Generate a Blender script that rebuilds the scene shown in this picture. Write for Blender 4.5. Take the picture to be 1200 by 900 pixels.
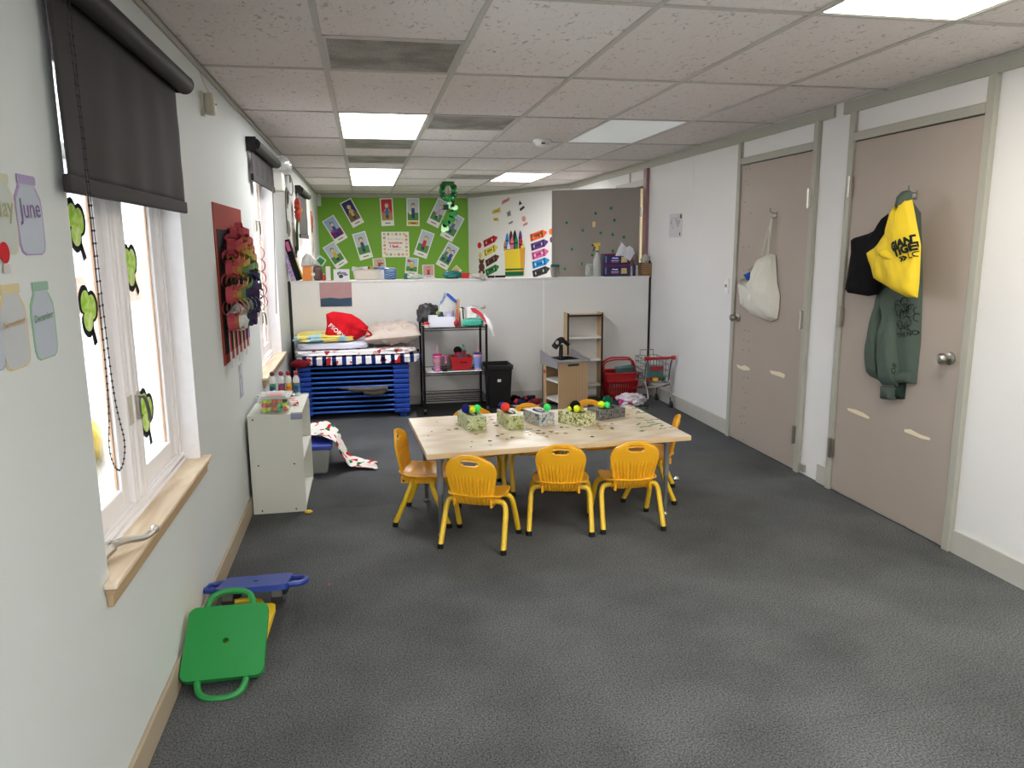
import bpy, bmesh, math, random
from mathutils import Vector, Matrix, noise
from mathutils.bvhtree import BVHTree

for o in list(bpy.data.objects): bpy.data.objects.remove(o)
SC = bpy.context.scene
COL = SC.collection
RND = random.Random(7)
PI = math.pi

# ------------------------------------------------------------------ camera
F_PX, PITCH, YAW, ROLL = 885.9, 0.182698, 0.1888, -0.0065747
CAM_H, XL, XR, H = 1.574, -0.73, 2.916, 2.412
_fw = Vector((math.sin(YAW)*math.cos(PITCH), math.cos(YAW)*math.cos(PITCH), -math.sin(PITCH)))
_r = Vector((math.cos(YAW), -math.sin(YAW), 0)); _u = _r.cross(_fw)
_c, _s = math.cos(ROLL), math.sin(ROLL)
CR, CU, CF = _c*_r+_s*_u, -_s*_r+_c*_u, _fw
CO = Vector((0, 0, CAM_H))
cd = bpy.data.cameras.new('camera'); cam = bpy.data.objects.new('camera', cd); COL.objects.link(cam)
cd.sensor_width = 36; cd.lens = 36*F_PX/1200; cd.clip_start = .02
cam.matrix_world = Matrix(((CR.x, CU.x, -CF.x, 0), (CR.y, CU.y, -CF.y, 0), (CR.z, CU.z, -CF.z, CAM_H), (0, 0, 0, 1)))
SC.camera = cam

# ------------------------------------------------------------------ world, exposure
w = bpy.data.worlds.new('overcast_sky'); SC.world = w; w.use_nodes = True
w.node_tree.nodes['Background'].inputs[0].default_value = (.93, .94, 1, 1)
w.node_tree.nodes['Background'].inputs[1].default_value = 7.5
SC.view_settings.view_transform = 'Standard'; SC.view_settings.look = 'None'
SC.view_settings.gamma = 1; SC.view_settings.use_curve_mapping = False
SC.view_settings.exposure = 1.75
PANEL_POWER = 6.0          # emission of a lit ceiling panel
WIN = [(-1.17, .05, .66, 2.2), (2.13, 3.35, .66, 2.2), (5.42, 6.68, .66, 2.2), (8.95, 10.3, .9, 2.2)]

# ------------------------------------------------------------------ pixel helpers (frame 1200 x 900)
def ray(x, y): return CF+CR*((x-600)/F_PX)-CU*((y-450)/F_PX)
def atX(v, x, y): q = ray(x, y); return q*(v/q.x)+CO
def atY(v, x, y): q = ray(x, y); return q*(v/q.y)+CO
def atZ(v, x, y): q = ray(x, y); return q*((v-CAM_H)/q.z)+CO
class Fr:
    """a plane with an origin, right, up and outward normal"""
    def __init__(s, O, U, V, N): s.O, s.U, s.V, s.N = map(Vector, (O, U, V, N))
    def pt(s, u, v, d=0): return s.O+s.U*u+s.V*v+s.N*d
    def hit(s, x, y, d=0):
        q = ray(x, y); O = s.O+s.N*d; t = (O-CO).dot(s.N)/q.dot(s.N); p = CO+q*t-O
        return (p.dot(s.U), p.dot(s.V))
YB = 13.1; YH = 7.50
FL = Fr((XL, 0, 0), (0, 1, 0), (0, 0, 1), (1, 0, 0))
FRt = Fr((XR, 0, 0), (0, -1, 0), (0, 0, 1), (-1, 0, 0))
FB = Fr((0, YB, 0), (1, 0, 0), (0, 0, 1), (0, -1, 0))
FH = Fr((0, YH, 0), (1, 0, 0), (0, 0, 1), (0, -1, 0))
AA, AB = Vector((1.76, YB, 0)), Vector((XR, 10.7, 0)); _au = (AB-AA).normalized()
FA = Fr(AA, _au, (0, 0, 1), (_au.y, -_au.x, 0))

# ------------------------------------------------------------------ materials
def lin(c):
    return tuple((v/255/12.92 if v <= 10.3 else ((v/255+.055)/1.055)**2.4) for v in c)+(1,)
MATS = {}
def pm(name, rgb, rough=.6, metal=0, var=.06, scale=18, bump=0, bscale=60, spec=.5, alpha=1, coord='Object', sub=0):
    """procedural principled material: colour with noise variation and noise relief"""
    if name in MATS: return MATS[name]
    m = bpy.data.materials.new(name); m.use_nodes = True; n = m.node_tree.nodes; l = m.node_tree.links
    b = n['Principled BSDF']; b.inputs['Roughness'].default_value = rough; b.inputs['Metallic'].default_value = metal
    b.inputs['Specular IOR Level'].default_value = spec; b.inputs['Alpha'].default_value = alpha
    if sub: b.inputs['Subsurface Weight'].default_value = sub; b.inputs['Subsurface Radius'].default_value = (.01, .01, .01)
    tc = n.new('ShaderNodeTexCoord'); t = n.new('ShaderNodeTexNoise'); t.inputs['Scale'].default_value = scale; t.inputs['Detail'].default_value = 4
    l.new(tc.outputs[coord], t.inputs['Vector'])
    mx = n.new('ShaderNodeMix'); mx.data_type = 'RGBA'; c = lin(rgb)
    mx.inputs[6].default_value = tuple(v*(1-var) for v in c[:3])+(1,); mx.inputs[7].default_value = tuple(min(1, v*(1+var)) for v in c[:3])+(1,)
    l.new(t.outputs['Fac'], mx.inputs[0]); l.new(mx.outputs[2], b.inputs['Base Color'])
    if bump:
        t2 = n.new('ShaderNodeTexNoise'); t2.inputs['Scale'].default_value = bscale; t2.inputs['Detail'].default_value = 3
        l.new(tc.outputs[coord], t2.inputs['Vector'])
        bp = n.new('ShaderNodeBump'); bp.inputs['Strength'].default_value = bump; bp.inputs['Distance'].default_value = .01
        l.new(t2.outputs['Fac'], bp.inputs['Height']); l.new(bp.outputs[0], b.inputs['Normal'])
    MATS[name] = m; return m
def ramp_mat(name, kind, stops, scale=10, rough=.7, rot=(0, 0, 0), stretch=(1, 1, 1), dist=0, interp='CONSTANT', bump=0, spec=.4):
    """printed pattern: a noise / voronoi / wave texture through a colour ramp"""
    if name in MATS: return MATS[name]
    m = bpy.data.materials.new(name); m.use_nodes = True; n = m.node_tree.nodes; l = m.node_tree.links
    b = n['Principled BSDF']; b.inputs['Roughness'].default_value = rough; b.inputs['Specular IOR Level'].default_value = spec
    tc = n.new('ShaderNodeTexCoord'); mp = n.new('ShaderNodeMapping'); mp.inputs['Rotation'].default_value = rot; mp.inputs['Scale'].default_value = stretch
    l.new(tc.outputs['Object'], mp.inputs[0])
    if kind == 'noise':
        t = n.new('ShaderNodeTexNoise'); t.inputs['Detail'].default_value = 3; t.inputs['Distortion'].default_value = dist; out = t.outputs['Fac']
    elif kind == 'voronoi':
        t = n.new('ShaderNodeTexVoronoi'); out = t.outputs['Color']
    elif kind == 'cells':
        t = n.new('ShaderNodeTexVoronoi'); out = t.outputs['Distance']
    else:
        t = n.new('ShaderNodeTexWave'); t.inputs['Distortion'].default_value = dist; t.inputs['Detail'].default_value = 2; out = t.outputs['Color']
    t.inputs['Scale'].default_value = scale; l.new(mp.outputs[0], t.inputs['Vector'])
    r = n.new('ShaderNodeValToRGB'); r.color_ramp.interpolation = interp; e = r.color_ramp.elements
    while len(e) < len(stops): e.new(.5)
    for k, (p, c) in enumerate(stops): e[k].position = p; e[k].color = lin(c)
    l.new(out, r.inputs[0]); l.new(r.outputs[0], b.inputs['Base Color'])
    if bump:
        bp = n.new('ShaderNodeBump'); bp.inputs['Strength'].default_value = bump; bp.inputs['Distance'].default_value = .01
        l.new(out, bp.inputs['Height']); l.new(bp.outputs[0], b.inputs['Normal'])
    MATS[name] = m; return m
def emit(name, rgb, strength):
    if name in MATS: return MATS[name]
    m = bpy.data.materials.new(name); m.use_nodes = True; n = m.node_tree.nodes; l = m.node_tree.links
    b = n['Principled BSDF']; b.inputs['Base Color'].default_value = (.8, .8, .8, 1); b.inputs['Roughness'].default_value = .4
    tc = n.new('ShaderNodeTexCoord'); t = n.new('ShaderNodeTexNoise'); t.inputs['Scale'].default_value = 3; l.new(tc.outputs['Object'], t.inputs['Vector'])
    mx = n.new('ShaderNodeMix'); mx.data_type = 'RGBA'; c = lin(rgb)
    mx.inputs[6].default_value = tuple(v*.96 for v in c[:3])+(1,); mx.inputs[7].default_value = c
    l.new(t.outputs['Fac'], mx.inputs[0]); l.new(mx.outputs[2], b.inputs['Emission Color']); b.inputs['Emission Strength'].default_value = strength
    MATS[name] = m; return m
def glass(name, tint=(235, 240, 240), refl=.12, rough=.02):
    if name in MATS: return MATS[name]
    m = bpy.data.materials.new(name); m.use_nodes = True; n = m.node_tree.nodes; l = m.node_tree.links
    n.remove(n['Principled BSDF'])
    tr = n.new('ShaderNodeBsdfTransparent'); tr.inputs[0].default_value = lin(tint)
    gl = n.new('ShaderNodeBsdfGlossy'); gl.inputs['Roughness'].default_value = rough
    fr = n.new('ShaderNodeFresnel'); fr.inputs[0].default_value = 1.4
    ma = n.new('ShaderNodeMath'); ma.operation = 'MULTIPLY_ADD'; ma.inputs[1].default_value = .8; ma.inputs[2].default_value = refl*.3; l.new(fr.outputs[0], ma.inputs[0])
    mx = n.new('ShaderNodeMixShader'); l.new(ma.outputs[0], mx.inputs[0]); l.new(tr.outputs[0], mx.inputs[1]); l.new(gl.outputs[0], mx.inputs[2])
    l.new(mx.outputs[0], n['Material Output'].inputs[0]); MATS[name] = m; return m
def film(name, rgb, opacity=.35, rough=.25):
    """translucent plastic: part diffuse, part see-through"""
    if name in MATS: return MATS[name]
    m = pm(name, rgb, rough, var=.03); m.node_tree.nodes['Principled BSDF'].inputs['Alpha'].default_value = opacity; return m

def P(rgb, rough=.55, **k): return pm('paint_%d_%d_%d_%d' % (*rgb, int(rough*100)), rgb, rough, **k)
def PAPER(rgb): return pm('paper_%d_%d_%d' % rgb, rgb, .85, var=.03, scale=40, spec=.2)
def CLOTH(rgb): return pm('cloth_%d_%d_%d' % rgb, rgb, .9, var=.08, scale=60, bump=.15, bscale=400, spec=.15)
def PLASTIC(rgb, rough=.35): return pm('plastic_%d_%d_%d_%d' % (*rgb, int(rough*100)), rgb, rough, var=.03, scale=30, bump=.02, bscale=200)
M_CHROME = pm('chrome', (200, 200, 200), .18, 1, .03)
M_STEEL = pm('brushed_steel', (170, 168, 160), .32, 1, .05)
M_BLACK = PLASTIC((14, 14, 16), .45)
M_WHITEPL = PLASTIC((232, 232, 228), .4)

# ------------------------------------------------------------------ mesh building
class MB:
    def __init__(s): s.v = []; s.f = []
    def add(s, vs, fs):
        k = len(s.v); s.v += [Vector(p) for p in vs]; s.f += [tuple(i+k for i in f) for f in fs]; return s
    def box(s, x0, x1, y0, y1, z0, z1):
        vs = [(x, y, z) for z in (z0, z1) for y in (y0, y1) for x in (x0, x1)]
        return s.add(vs, [(0, 2, 3, 1), (4, 5, 7, 6), (0, 1, 5, 4), (2, 6, 7, 3), (0, 4, 6, 2), (1, 3, 7, 5)])
    def cbox(s, c, size, M=None):
        m = MB().box(*[t for a in range(3) for t in (-size[a]/2, size[a]/2)])
        return s.add([Vector(c)+((M @ p) if M else p) for p in m.v], m.f)
    def fbox(s, fr, u0, u1, v0, v1, d0, d1):
        m = MB().box(u0, u1, v0, v1, d0, d1); return s.add([fr.pt(*p) for p in m.v], m.f)
    def poly(s, fr, pts, d0, d1):
        n = len(pts); vs = [fr.pt(u, v, d0) for u, v in pts]+[fr.pt(u, v, d1) for u, v in pts]
        return s.add(vs, [tuple(range(n))[::-1], tuple(range(n, 2*n))]+[(i, (i+1) % n, n+(i+1) % n, n+i) for i in range(n)])
    def tube(s, path, r, n=8, caps=True, closed=False):
        path = [Vector(p) for p in path]; m = len(path); rings = []; up = None
        for i, p in enumerate(path):
            if closed: t = path[(i+1) % m]-path[i-1]
            else: t = path[min(i+1, m-1)]-path[max(i-1, 0)]
            if t.length < 1e-9: t = Vector((0, 0, 1))
            t.normalize()
            if up is None:
                a = Vector((0, 0, 1)) if abs(t.z) < .9 else Vector((1, 0, 0)); up = t.cross(a).normalized()
            else:
                up = up-t*up.dot(t); up = up.normalized() if up.length > 1e-6 else t.orthogonal().normalized()
            w_ = t.cross(up); rr = r[i] if isinstance(r, (list, tuple)) else r
            rings.append([p+(up*math.cos(2*PI*k/n)+w_*math.sin(2*PI*k/n))*rr for k in range(n)])
        vs = [q for g in rings for q in g]; fs = []
        for i in range(m if closed else m-1):
            j = (i+1) % m
            fs += [(i*n+k, i*n+(k+1) % n, j*n+(k+1) % n, j*n+k) for k in range(n)]
        if caps and not closed: fs += [tuple(range(n))[::-1], tuple((m-1)*n+k for k in range(n))]
        return s.add(vs, fs)
    def lathe(s, c, prof, n=20, axis='z', M=None, caps=True):
        vs = []
        for r, z in prof:
            for k in range(n):
                a = 2*PI*k/n; p = Vector((r*math.cos(a), r*math.sin(a), z))
                if axis == 'x': p = Vector((p.z, p.x, p.y))
                if axis == 'y': p = Vector((p.x, p.z, p.y))
                if M: p = M @ p
                vs.append(Vector(c)+p)
        m = len(prof); fs = [(i*n+k, i*n+(k+1) % n, (i+1)*n+(k+1) % n, (i+1)*n+k) for i in range(m-1) for k in range(n)]
        if caps: fs += [tuple(range(n))[::-1], tuple((m-1)*n+k for k in range(n))]
        return s.add(vs, fs)
    def ball(s, c, r, nu=12, nv=8, wr=0, seed=0, fq=3.0, pw=1.0, M=None):
        r = r if isinstance(r, (tuple, list)) else (r, r, r); vs = []
        sg = lambda t: math.copysign(abs(t)**pw, t)
        for i in range(nv+1):
            a = -PI/2+PI*i/nv
            for k in range(nu):
                b = 2*PI*k/nu; d = Vector((sg(math.cos(a))*sg(math.cos(b)), sg(math.cos(a))*sg(math.sin(b)), sg(math.sin(a))))
                f = 1+wr*noise.noise(d*fq+Vector((seed*3.7, seed*1.3, seed)))
                p = Vector((d.x*r[0], d.y*r[1], d.z*r[2]))*f
                vs.append(Vector(c)+(M @ p if M else p))
        fs = [(i*nu+k, i*nu+(k+1) % nu, (i+1)*nu+(k+1) % nu, (i+1)*nu+k) for i in range(nv) for k in range(nu)]
        return s.add(vs, fs)
    def grid(s, fn, nu, nv, wrap=False):
        vs = [fn(i/nu, j/nv) for j in range(nv+1) for i in range(nu+1)]
        return s.add(vs, [(j*(nu+1)+i, j*(nu+1)+i+1, (j+1)*(nu+1)+i+1, (j+1)*(nu+1)+i) for j in range(nv) for i in range(nu)])
    def puff(s, fr, pts, depth, base=.004, rings=9, wr=.3, fq=14, seed=0, step=.03, flat=.5):
        """soft bag or garment: an outline filled and bulged off its plane with folds"""
        o = []
        for i, p in enumerate(pts):
            q = pts[(i+1) % len(pts)]; n = max(1, int(math.hypot(q[0]-p[0], q[1]-p[1])/step))
            o += [(p[0]+(q[0]-p[0])*k/n, p[1]+(q[1]-p[1])*k/n) for k in range(n)]
        n = len(o); cu = sum(p[0] for p in o)/n; cv = sum(p[1] for p in o)/n; vs = []; fs = []
        for k in range(rings):
            t = 1-k/rings
            for (u, v) in o:
                a, b = cu+(u-cu)*t, cv+(v-cv)*t
                hgt = depth*(1-t**2.6)**flat
                nz = noise.noise(Vector((a*fq, b*fq*.55, seed*5.1)))+.5*noise.noise(Vector((a*fq*2.3, b*fq*1.4, seed+9)))
                vs.append(fr.pt(a, b, base+max(0, hgt*(1+wr*nz))))
        vs.append(fr.pt(cu, cv, base+depth))
        for k in range(rings-1):
            fs += [(k*n+i, k*n+(i+1) % n, (k+1)*n+(i+1) % n, (k+1)*n+i) for i in range(n)]
        fs += [((rings-1)*n+i, (rings-1)*n+(i+1) % n, rings*n) for i in range(n)]
        fs.append(tuple(range(n))[::-1])
        return s.add(vs, fs)
    def xf(s, M): s.v = [M @ p for p in s.v]; return s

GLABEL = {}
def tag(o, label=None, cat=None, group=None, kind=None):
    if label: o['label'] = label
    if cat: o['category'] = cat
    if group: o['group'] = group
    if kind: o['kind'] = kind
    return o
def thing(name, label, cat, loc=(0, 0, 0), rz=0, group=None, kind=None):
    o = bpy.data.objects.new(name, None); COL.objects.link(o); o.location = loc; o.rotation_euler = (0, 0, rz); o.empty_display_size = .05
    return tag(o, label, cat, group, kind)
def root_matrix(p):
    while p.parent: p = p.parent
    return Matrix.Translation(p.location) @ p.rotation_euler.to_matrix().to_4x4()
def build(name, mb, mat, parent=None, smooth=False, local=False, bevel=0, seg=2, sub=0, solid=0, label=None, angle=40, fix=True, wn=False):
    vs = mb.v
    loc = Vector((0, 0, 0))
    if parent is None:
        if not local:
            xs = [p.x for p in vs]; ys = [p.y for p in vs]; zs = [p.z for p in vs]
            loc = Vector(((min(xs)+max(xs))/2, (min(ys)+max(ys))/2, min(zs))); vs = [p-loc for p in vs]
    elif not local:
        Mi = root_matrix(parent).inverted(); vs = [Mi @ p for p in vs]
    me = bpy.data.meshes.new(name); me.from_pydata([tuple(p) for p in vs], [], mb.f)
    bm = bmesh.new(); bm.from_mesh(me)
    bmesh.ops.remove_doubles(bm, verts=bm.verts, dist=1e-6)
    if fix: bmesh.ops.recalc_face_normals(bm, faces=bm.faces)
    bm.to_mesh(me); bm.free()
    for m in (mat if isinstance(mat, (list, tuple)) else [mat]): me.materials.append(m)
    if smooth:
        me.polygons.foreach_set('use_smooth', [True]*len(me.polygons))
        try: me.set_sharp_from_angle(angle=math.radians(angle))
        except Exception: pass
    o = bpy.data.objects.new(name, me); COL.objects.link(o)
    o.location = loc
    if parent is not None: o.parent = parent
    if solid:
        md = o.modifiers.new('thickness', 'SOLIDIFY'); md.thickness = solid; md.offset = 0
    if bevel:
        md = o.modifiers.new('rounded_edges', 'BEVEL'); md.width = bevel; md.segments = seg; md.limit_method = 'ANGLE'
    if sub:
        md = o.modifiers.new('smooth_surface', 'SUBSURF'); md.levels = sub; md.render_levels = sub
    if label: o['label'] = label
    return o
def one(name, mb, mat, label, cat, group=None, **k): return tag(build(name, mb, mat, None, **k), label, cat, group)
def struct(name, mb, mat, label=None, **k): return tag(build(name, mb, mat, None, **k), label, None, None, 'structure')
def copy_tree(o, parent=None):
    c = o.copy(); COL.objects.link(c); c.parent = parent
    for ch in list(o.children): copy_tree(ch, c)
    return c
def circ(cu, cv, ru, rv=None, n=14, a0=0): rv = rv or ru; return [(cu+ru*math.cos(a0+2*PI*k/n), cv+rv*math.sin(a0+2*PI*k/n)) for k in range(n)]
def rrect(cu, cv, w_, h_, r, n=4, rot=0):
    pts = []
    for qx, qy, a in ((1, 1, 0), (-1, 1, PI/2), (-1, -1, PI), (1, -1, 1.5*PI)):
        for k in range(n+1):
            t = a+PI/2*k/n; pts.append((qx*(w_/2-r)+r*math.cos(t), qy*(h_/2-r)+r*math.sin(t)))
    c, s = math.cos(rot), math.sin(rot); return [(cu+x*c-y*s, cv+x*s+y*c) for x, y in pts]
def rot2(pts, cu, cv, a):
    c, s = math.cos(a), math.sin(a); return [(cu+x*c-y*s, cv+x*s+y*c) for x, y in pts]
_tc = {}
def text_mesh(txt, bold=0):
    k = (txt, bold)
    if k not in _tc:
        c = bpy.data.curves.new('t', 'FONT'); c.body = txt; c.size = 1; c.offset = bold; c.resolution_u = 2; c.align_x = 'CENTER'; c.align_y = 'CENTER'
        o = bpy.data.objects.new('t', c); COL.objects.link(o); dg = bpy.context.evaluated_depsgraph_get(); dg.update()
        me = o.evaluated_get(dg).to_mesh(); _tc[k] = ([v.co.copy() for v in me.vertices], [tuple(p.vertices) for p in me.polygons])
        o.evaluated_get(dg).to_mesh_clear(); bpy.data.objects.remove(o)
    return _tc[k]
def lettering(txt, fr, u, v, width=None, height=None, rot=0, d=.001, bold=0, surf=None, lift=.0015, shear=0):
    vs, fs = text_mesh(txt, bold); miss = set()
    if surf: vs, fs = dense(vs, fs, 3)
    xs = [p.x for p in vs]; ys = [p.y for p in vs]
    W, Hh = max(xs)-min(xs), max(ys)-min(ys); cx, cy = (max(xs)+min(xs))/2, (max(ys)+min(ys))/2
    sx = (width/W) if width else None; sy = (height/Hh) if height else None
    sx = sx or sy; sy = sy or sx; c, s = math.cos(rot), math.sin(rot); out = []
    for i_, p in enumerate(vs):
        x, y = (p.x-cx)*sx, (p.y-cy)*sy; x += shear*y
        a, b = u+x*c-y*s, v+x*s+y*c; dd = d
        if surf:
            h_ = surf.ray_cast(fr.pt(a, b, .5), -fr.N)
            if h_[0] is not None: dd = (h_[0]-fr.O).dot(fr.N)+lift
            else: miss.add(i_)
        out.append(fr.pt(a, b, dd))
    m = MB(); m.add(out, [f for f in fs if not (miss & set(f))]); return m
def dense(vs, fs, cuts=2):
    me = bpy.data.meshes.new('d'); me.from_pydata([tuple(p) for p in vs], [], fs); bm = bmesh.new(); bm.from_mesh(me)
    bmesh.ops.triangulate(bm, faces=bm.faces)
    for _ in range(cuts):
        es = [e for e in bm.edges if e.calc_length() > .12]
        if es: bmesh.ops.subdivide_edges(bm, edges=es, cuts=1); bmesh.ops.triangulate(bm, faces=bm.faces)
    bm.verts.index_update(); r = ([v.co.copy() for v in bm.verts], [tuple(v.index for v in f.verts) for f in bm.faces]); bm.free(); bpy.data.meshes.remove(me); return r
def bvh(mb): return BVHTree.FromPolygons(mb.v, mb.f)
def px_out(fr, pts, d=0): return [fr.hit(x, y, d) for x, y in pts]
def px_line(fr, a, b, d=0):
    p, q = fr.hit(*a, d), fr.hit(*b, d)
    return ((p[0]+q[0])/2, (p[1]+q[1])/2, math.hypot(q[0]-p[0], q[1]-p[1]), math.atan2(q[1]-p[1], q[0]-p[0]))
def Rz(a): return Matrix.Rotation(a, 3, 'Z')
def bez(pts, n=8):
    """smooth path through points (Catmull-Rom)"""
    P_ = [Vector(p) for p in pts]; out = []
    for i in range(len(P_)-1):
        a, b, c, d = P_[max(i-1, 0)], P_[i], P_[i+1], P_[min(i+2, len(P_)-1)]
        for k in range(n):
            t = k/n; out.append(.5*((2*b)+(c-a)*t+(2*a-5*b+4*c-d)*t*t+(3*b-a-3*c+d)*t**3))
    return out+[P_[-1]]

# =================================================================== THE SETTING
Y0 = -2.6                      # wall behind the camera
M_WALL_L = pm('painted_wall_pale_green', (205, 211, 209), .62, var=.025, scale=2.5, bump=.05, bscale=90)
M_WALL_R = pm('painted_wall_white', (224, 223, 222), .6, var=.03, scale=2.0, bump=.05, bscale=90)
M_HALF = pm('textured_wall_white', (222, 222, 220), .65, var=.05, scale=4, bump=.35, bscale=55)
M_GREEN = pm('painted_wall_green', (104, 158, 30), .6, var=.04, scale=3, bump=.04, bscale=120)
M_TRIM = pm('grey_green_trim', (168, 167, 156), .5, var=.05, scale=8)
M_BASE_L = pm('tan_baseboard', (168, 154, 132), .5, var=.08, scale=9)
M_BASE_R = pm('grey_baseboard', (180, 178, 170), .5, var=.07, scale=9)
M_DOOR = pm('taupe_door_paint', (166, 154, 144), .5, var=.04, scale=3, bump=.02, bscale=150)
M_CARPETS = []
def carpet(name, base):
    m = bpy.data.materials.new(name); m.use_nodes = True; n = m.node_tree.nodes; l = m.node_tree.links; b = n['Principled BSDF']
    b.inputs['Roughness'].default_value = .95; b.inputs['Specular IOR Level'].default_value = .12
    tc = n.new('ShaderNodeTexCoord'); t = n.new('ShaderNodeTexNoise'); t.inputs['Scale'].default_value = 150; t.inputs['Detail'].default_value = 3
    g = n.new('ShaderNodeTexNoise'); g.inputs['Scale'].default_value = 2.2; g.inputs['Detail'].default_value = 5
    l.new(tc.outputs['Object'], t.inputs['Vector']); l.new(tc.outputs['Object'], g.inputs['Vector'])
    r = n.new('ShaderNodeValToRGB'); c = lin(base)
    r.color_ramp.elements[0].position = .32; r.color_ramp.elements[0].color = tuple(v*.45 for v in c[:3])+(1,)
    r.color_ramp.elements[1].position = .7; r.color_ramp.elements[1].color = tuple(v*1.75 for v in c[:3])+(1,)
    l.new(t.outputs['Fac'], r.inputs[0])
    g2 = n.new('ShaderNodeMapRange'); g2.inputs[1].default_value = .3; g2.inputs[2].default_value = .7; g2.inputs[3].default_value = .74; g2.inputs[4].default_value = 1.2
    l.new(g.outputs['Fac'], g2.inputs[0])
    mx = n.new('ShaderNodeMix'); mx.data_type = 'RGBA'; mx.blend_type = 'MULTIPLY'; mx.inputs[0].default_value = 1
    l.new(r.outputs[0], mx.inputs[6]); l.new(g2.outputs[0], mx.inputs[7]); l.new(mx.outputs[2], b.inputs['Base Color'])
    bp = n.new('ShaderNodeBump'); bp.inputs['Strength'].default_value = .6; bp.inputs['Distance'].default_value = .006
    l.new(t.outputs['Fac'], bp.inputs['Height']); l.new(bp.outputs[0], b.inputs['Normal']); return m
MC = [carpet('charcoal_carpet', (86, 88, 89)), carpet('charcoal_carpet_darker', (82, 84, 85)), carpet('charcoal_carpet_lighter', (85, 87, 90))]

fl = struct('floor', MB().box(XL-.1, XR+.1, Y0-.1, YB+.1, -.12, -.012), pm('subfloor', (60, 60, 60), .9), 'charcoal carpeted floor of the classroom')
strips = [(Y0, 2.05, 0), (2.05, 4.52, 0), (4.52, 5.14, 1), (5.14, 7.55, 2), (7.55, YB, 0)]
for a, b, k in strips:
    build('carpet_panel', MB().box(XL, XR, a+.001, b-.001, -.012, 0), MC[k], fl)

# ceiling: T-bar grid with separate mineral tiles
M_TILE = []
for i, c in enumerate([(230, 222, 218), (224, 217, 213), (234, 227, 223)]):
    d = tuple(int(v*.80) for v in c)
    M_TILE.append(ramp_mat('ceiling_tile_%d' % i, 'noise', [(.30, d), (.40, c), (.62, c), (.8, tuple(int(v*.95) for v in c))], scale=42, rough=.9, stretch=(1, .55, 1), dist=.8, interp='LINEAR', bump=.35, spec=.2))
M_TBAR = pm('ceiling_grid_paint', (190, 186, 180), .5, var=.04)
def vent_mat():
    m = ramp_mat('perforated_vent', 'cells', [(0, (58, 54, 50)), (.42, (158, 152, 147))], scale=95, rough=.5, interp='LINEAR')
    n = m.node_tree.nodes; l = m.node_tree.links; b = n['Principled BSDF']; src = b.inputs['Base Color'].links[0].from_socket
    tc = n['Texture Coordinate']; nz = n.new('ShaderNodeTexNoise'); nz.inputs['Scale'].default_value = 5; l.new(tc.outputs['Object'], nz.inputs['Vector'])
    r = n.new('ShaderNodeValToRGB'); r.color_ramp.elements[0].position = .4; r.color_ramp.elements[0].color = (.62, .58, .54, 1); r.color_ramp.elements[1].position = .6; r.color_ramp.elements[1].color = (1, 1, 1, 1)
    l.new(nz.outputs['Fac'], r.inputs[0])
    mx = n.new('ShaderNodeMix'); mx.data_type = 'RGBA'; mx.blend_type = 'MULTIPLY'; mx.inputs[0].default_value = 1
    l.new(src, mx.inputs[6]); l.new(r.outputs[0], mx.inputs[7]); l.new(mx.outputs[2], b.inputs['Base Color']); return m
M_VENT = vent_mat()
M_LIT = emit('lit_panel_white', (254, 251, 250), PANEL_POWER)
M_LITW = emit('lit_panel_warm', (255, 248, 232), PANEL_POWER)
M_DIM = emit('unlit_panel_glow', (225, 236, 232), .07)  # unlit diffuser; the light it reflects is put in as weak emission
ce = struct('ceiling', MB().box(XL-.1, XR+.1, Y0-.1, YB+.1, H+.06, H+.12), pm('plenum', (90, 88, 85), .9), 'suspended ceiling of grey mineral tiles in a grid')
cx = [XL, -.147, .463, 1.073, 1.683, 2.293, XR]
cy = [3.98+1.22*k for k in range(-6, 8)]; cy = [Y0]+[y for y in cy if y > Y0+.2]+[YB]
special = {}    # (col, module start rounded) -> 'light' or list of halves
def key(c, y): return (c, round(y, 1))
def modi(y): return min(range(len(cy)), key=lambda i: abs(cy[i]-y))
special[(1, modi(2.76))] = ['tile', 'vent']
special[(1, modi(5.2))] = 'light'; special[(1, modi(6.42))] = ['vent', 'tile']; special[(1, modi(7.64))] = ['vent', 'tile']
special[(1, modi(8.86))] = 'light'; special[(1, modi(10.08))] = 'lightw'
special[(2, modi(5.2))] = ['vent', 'tile']; special[(3, modi(8.86))] = ['tile', 'vent']
special[(4, modi(5.2))] = 'dim'; special[(4, modi(8.86))] = ['tile', 'tile']
special[(4, modi(1.54))] = 'lightw'; special[(4, modi(-2.12))] = 'light'; special[(1, modi(-2.12))] = 'light'
special[(2, modi(-.9))] = 'light'  # unseen panel added to lift the foreground floor and both walls
tile_cache = {}
def ceiling_piece(kind, x0, x1, y0, y1):
    g = .011
    x0, x1, y0, y1 = x0+g, x1-g, y0+g, y1-g
    if kind == 'tile':
        o = build('ceiling_tile', MB().box(x0, x1, y0, y1, H+.004, H+.02), RND.choice(M_TILE), ce)
    elif kind == 'vent':
        o = build('air_vent', MB().box(x0, x1, y0, y1, H+.002, H+.02), M_VENT, ce, label='grey perforated air vent panel')
        build('vent_frame', MB().box(x0, x1, y0, y0+.015, H-.001, H+.004).box(x0, x1, y1-.015, y1, H-.001, H+.004).box(x0, x0+.015, y0, y1, H-.001, H+.004).box(x1-.015, x1, y0, y1, H-.001, H+.004), M_TBAR, o)
    return o
light_no = 0
LIGHT_LABELS = {}
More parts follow.
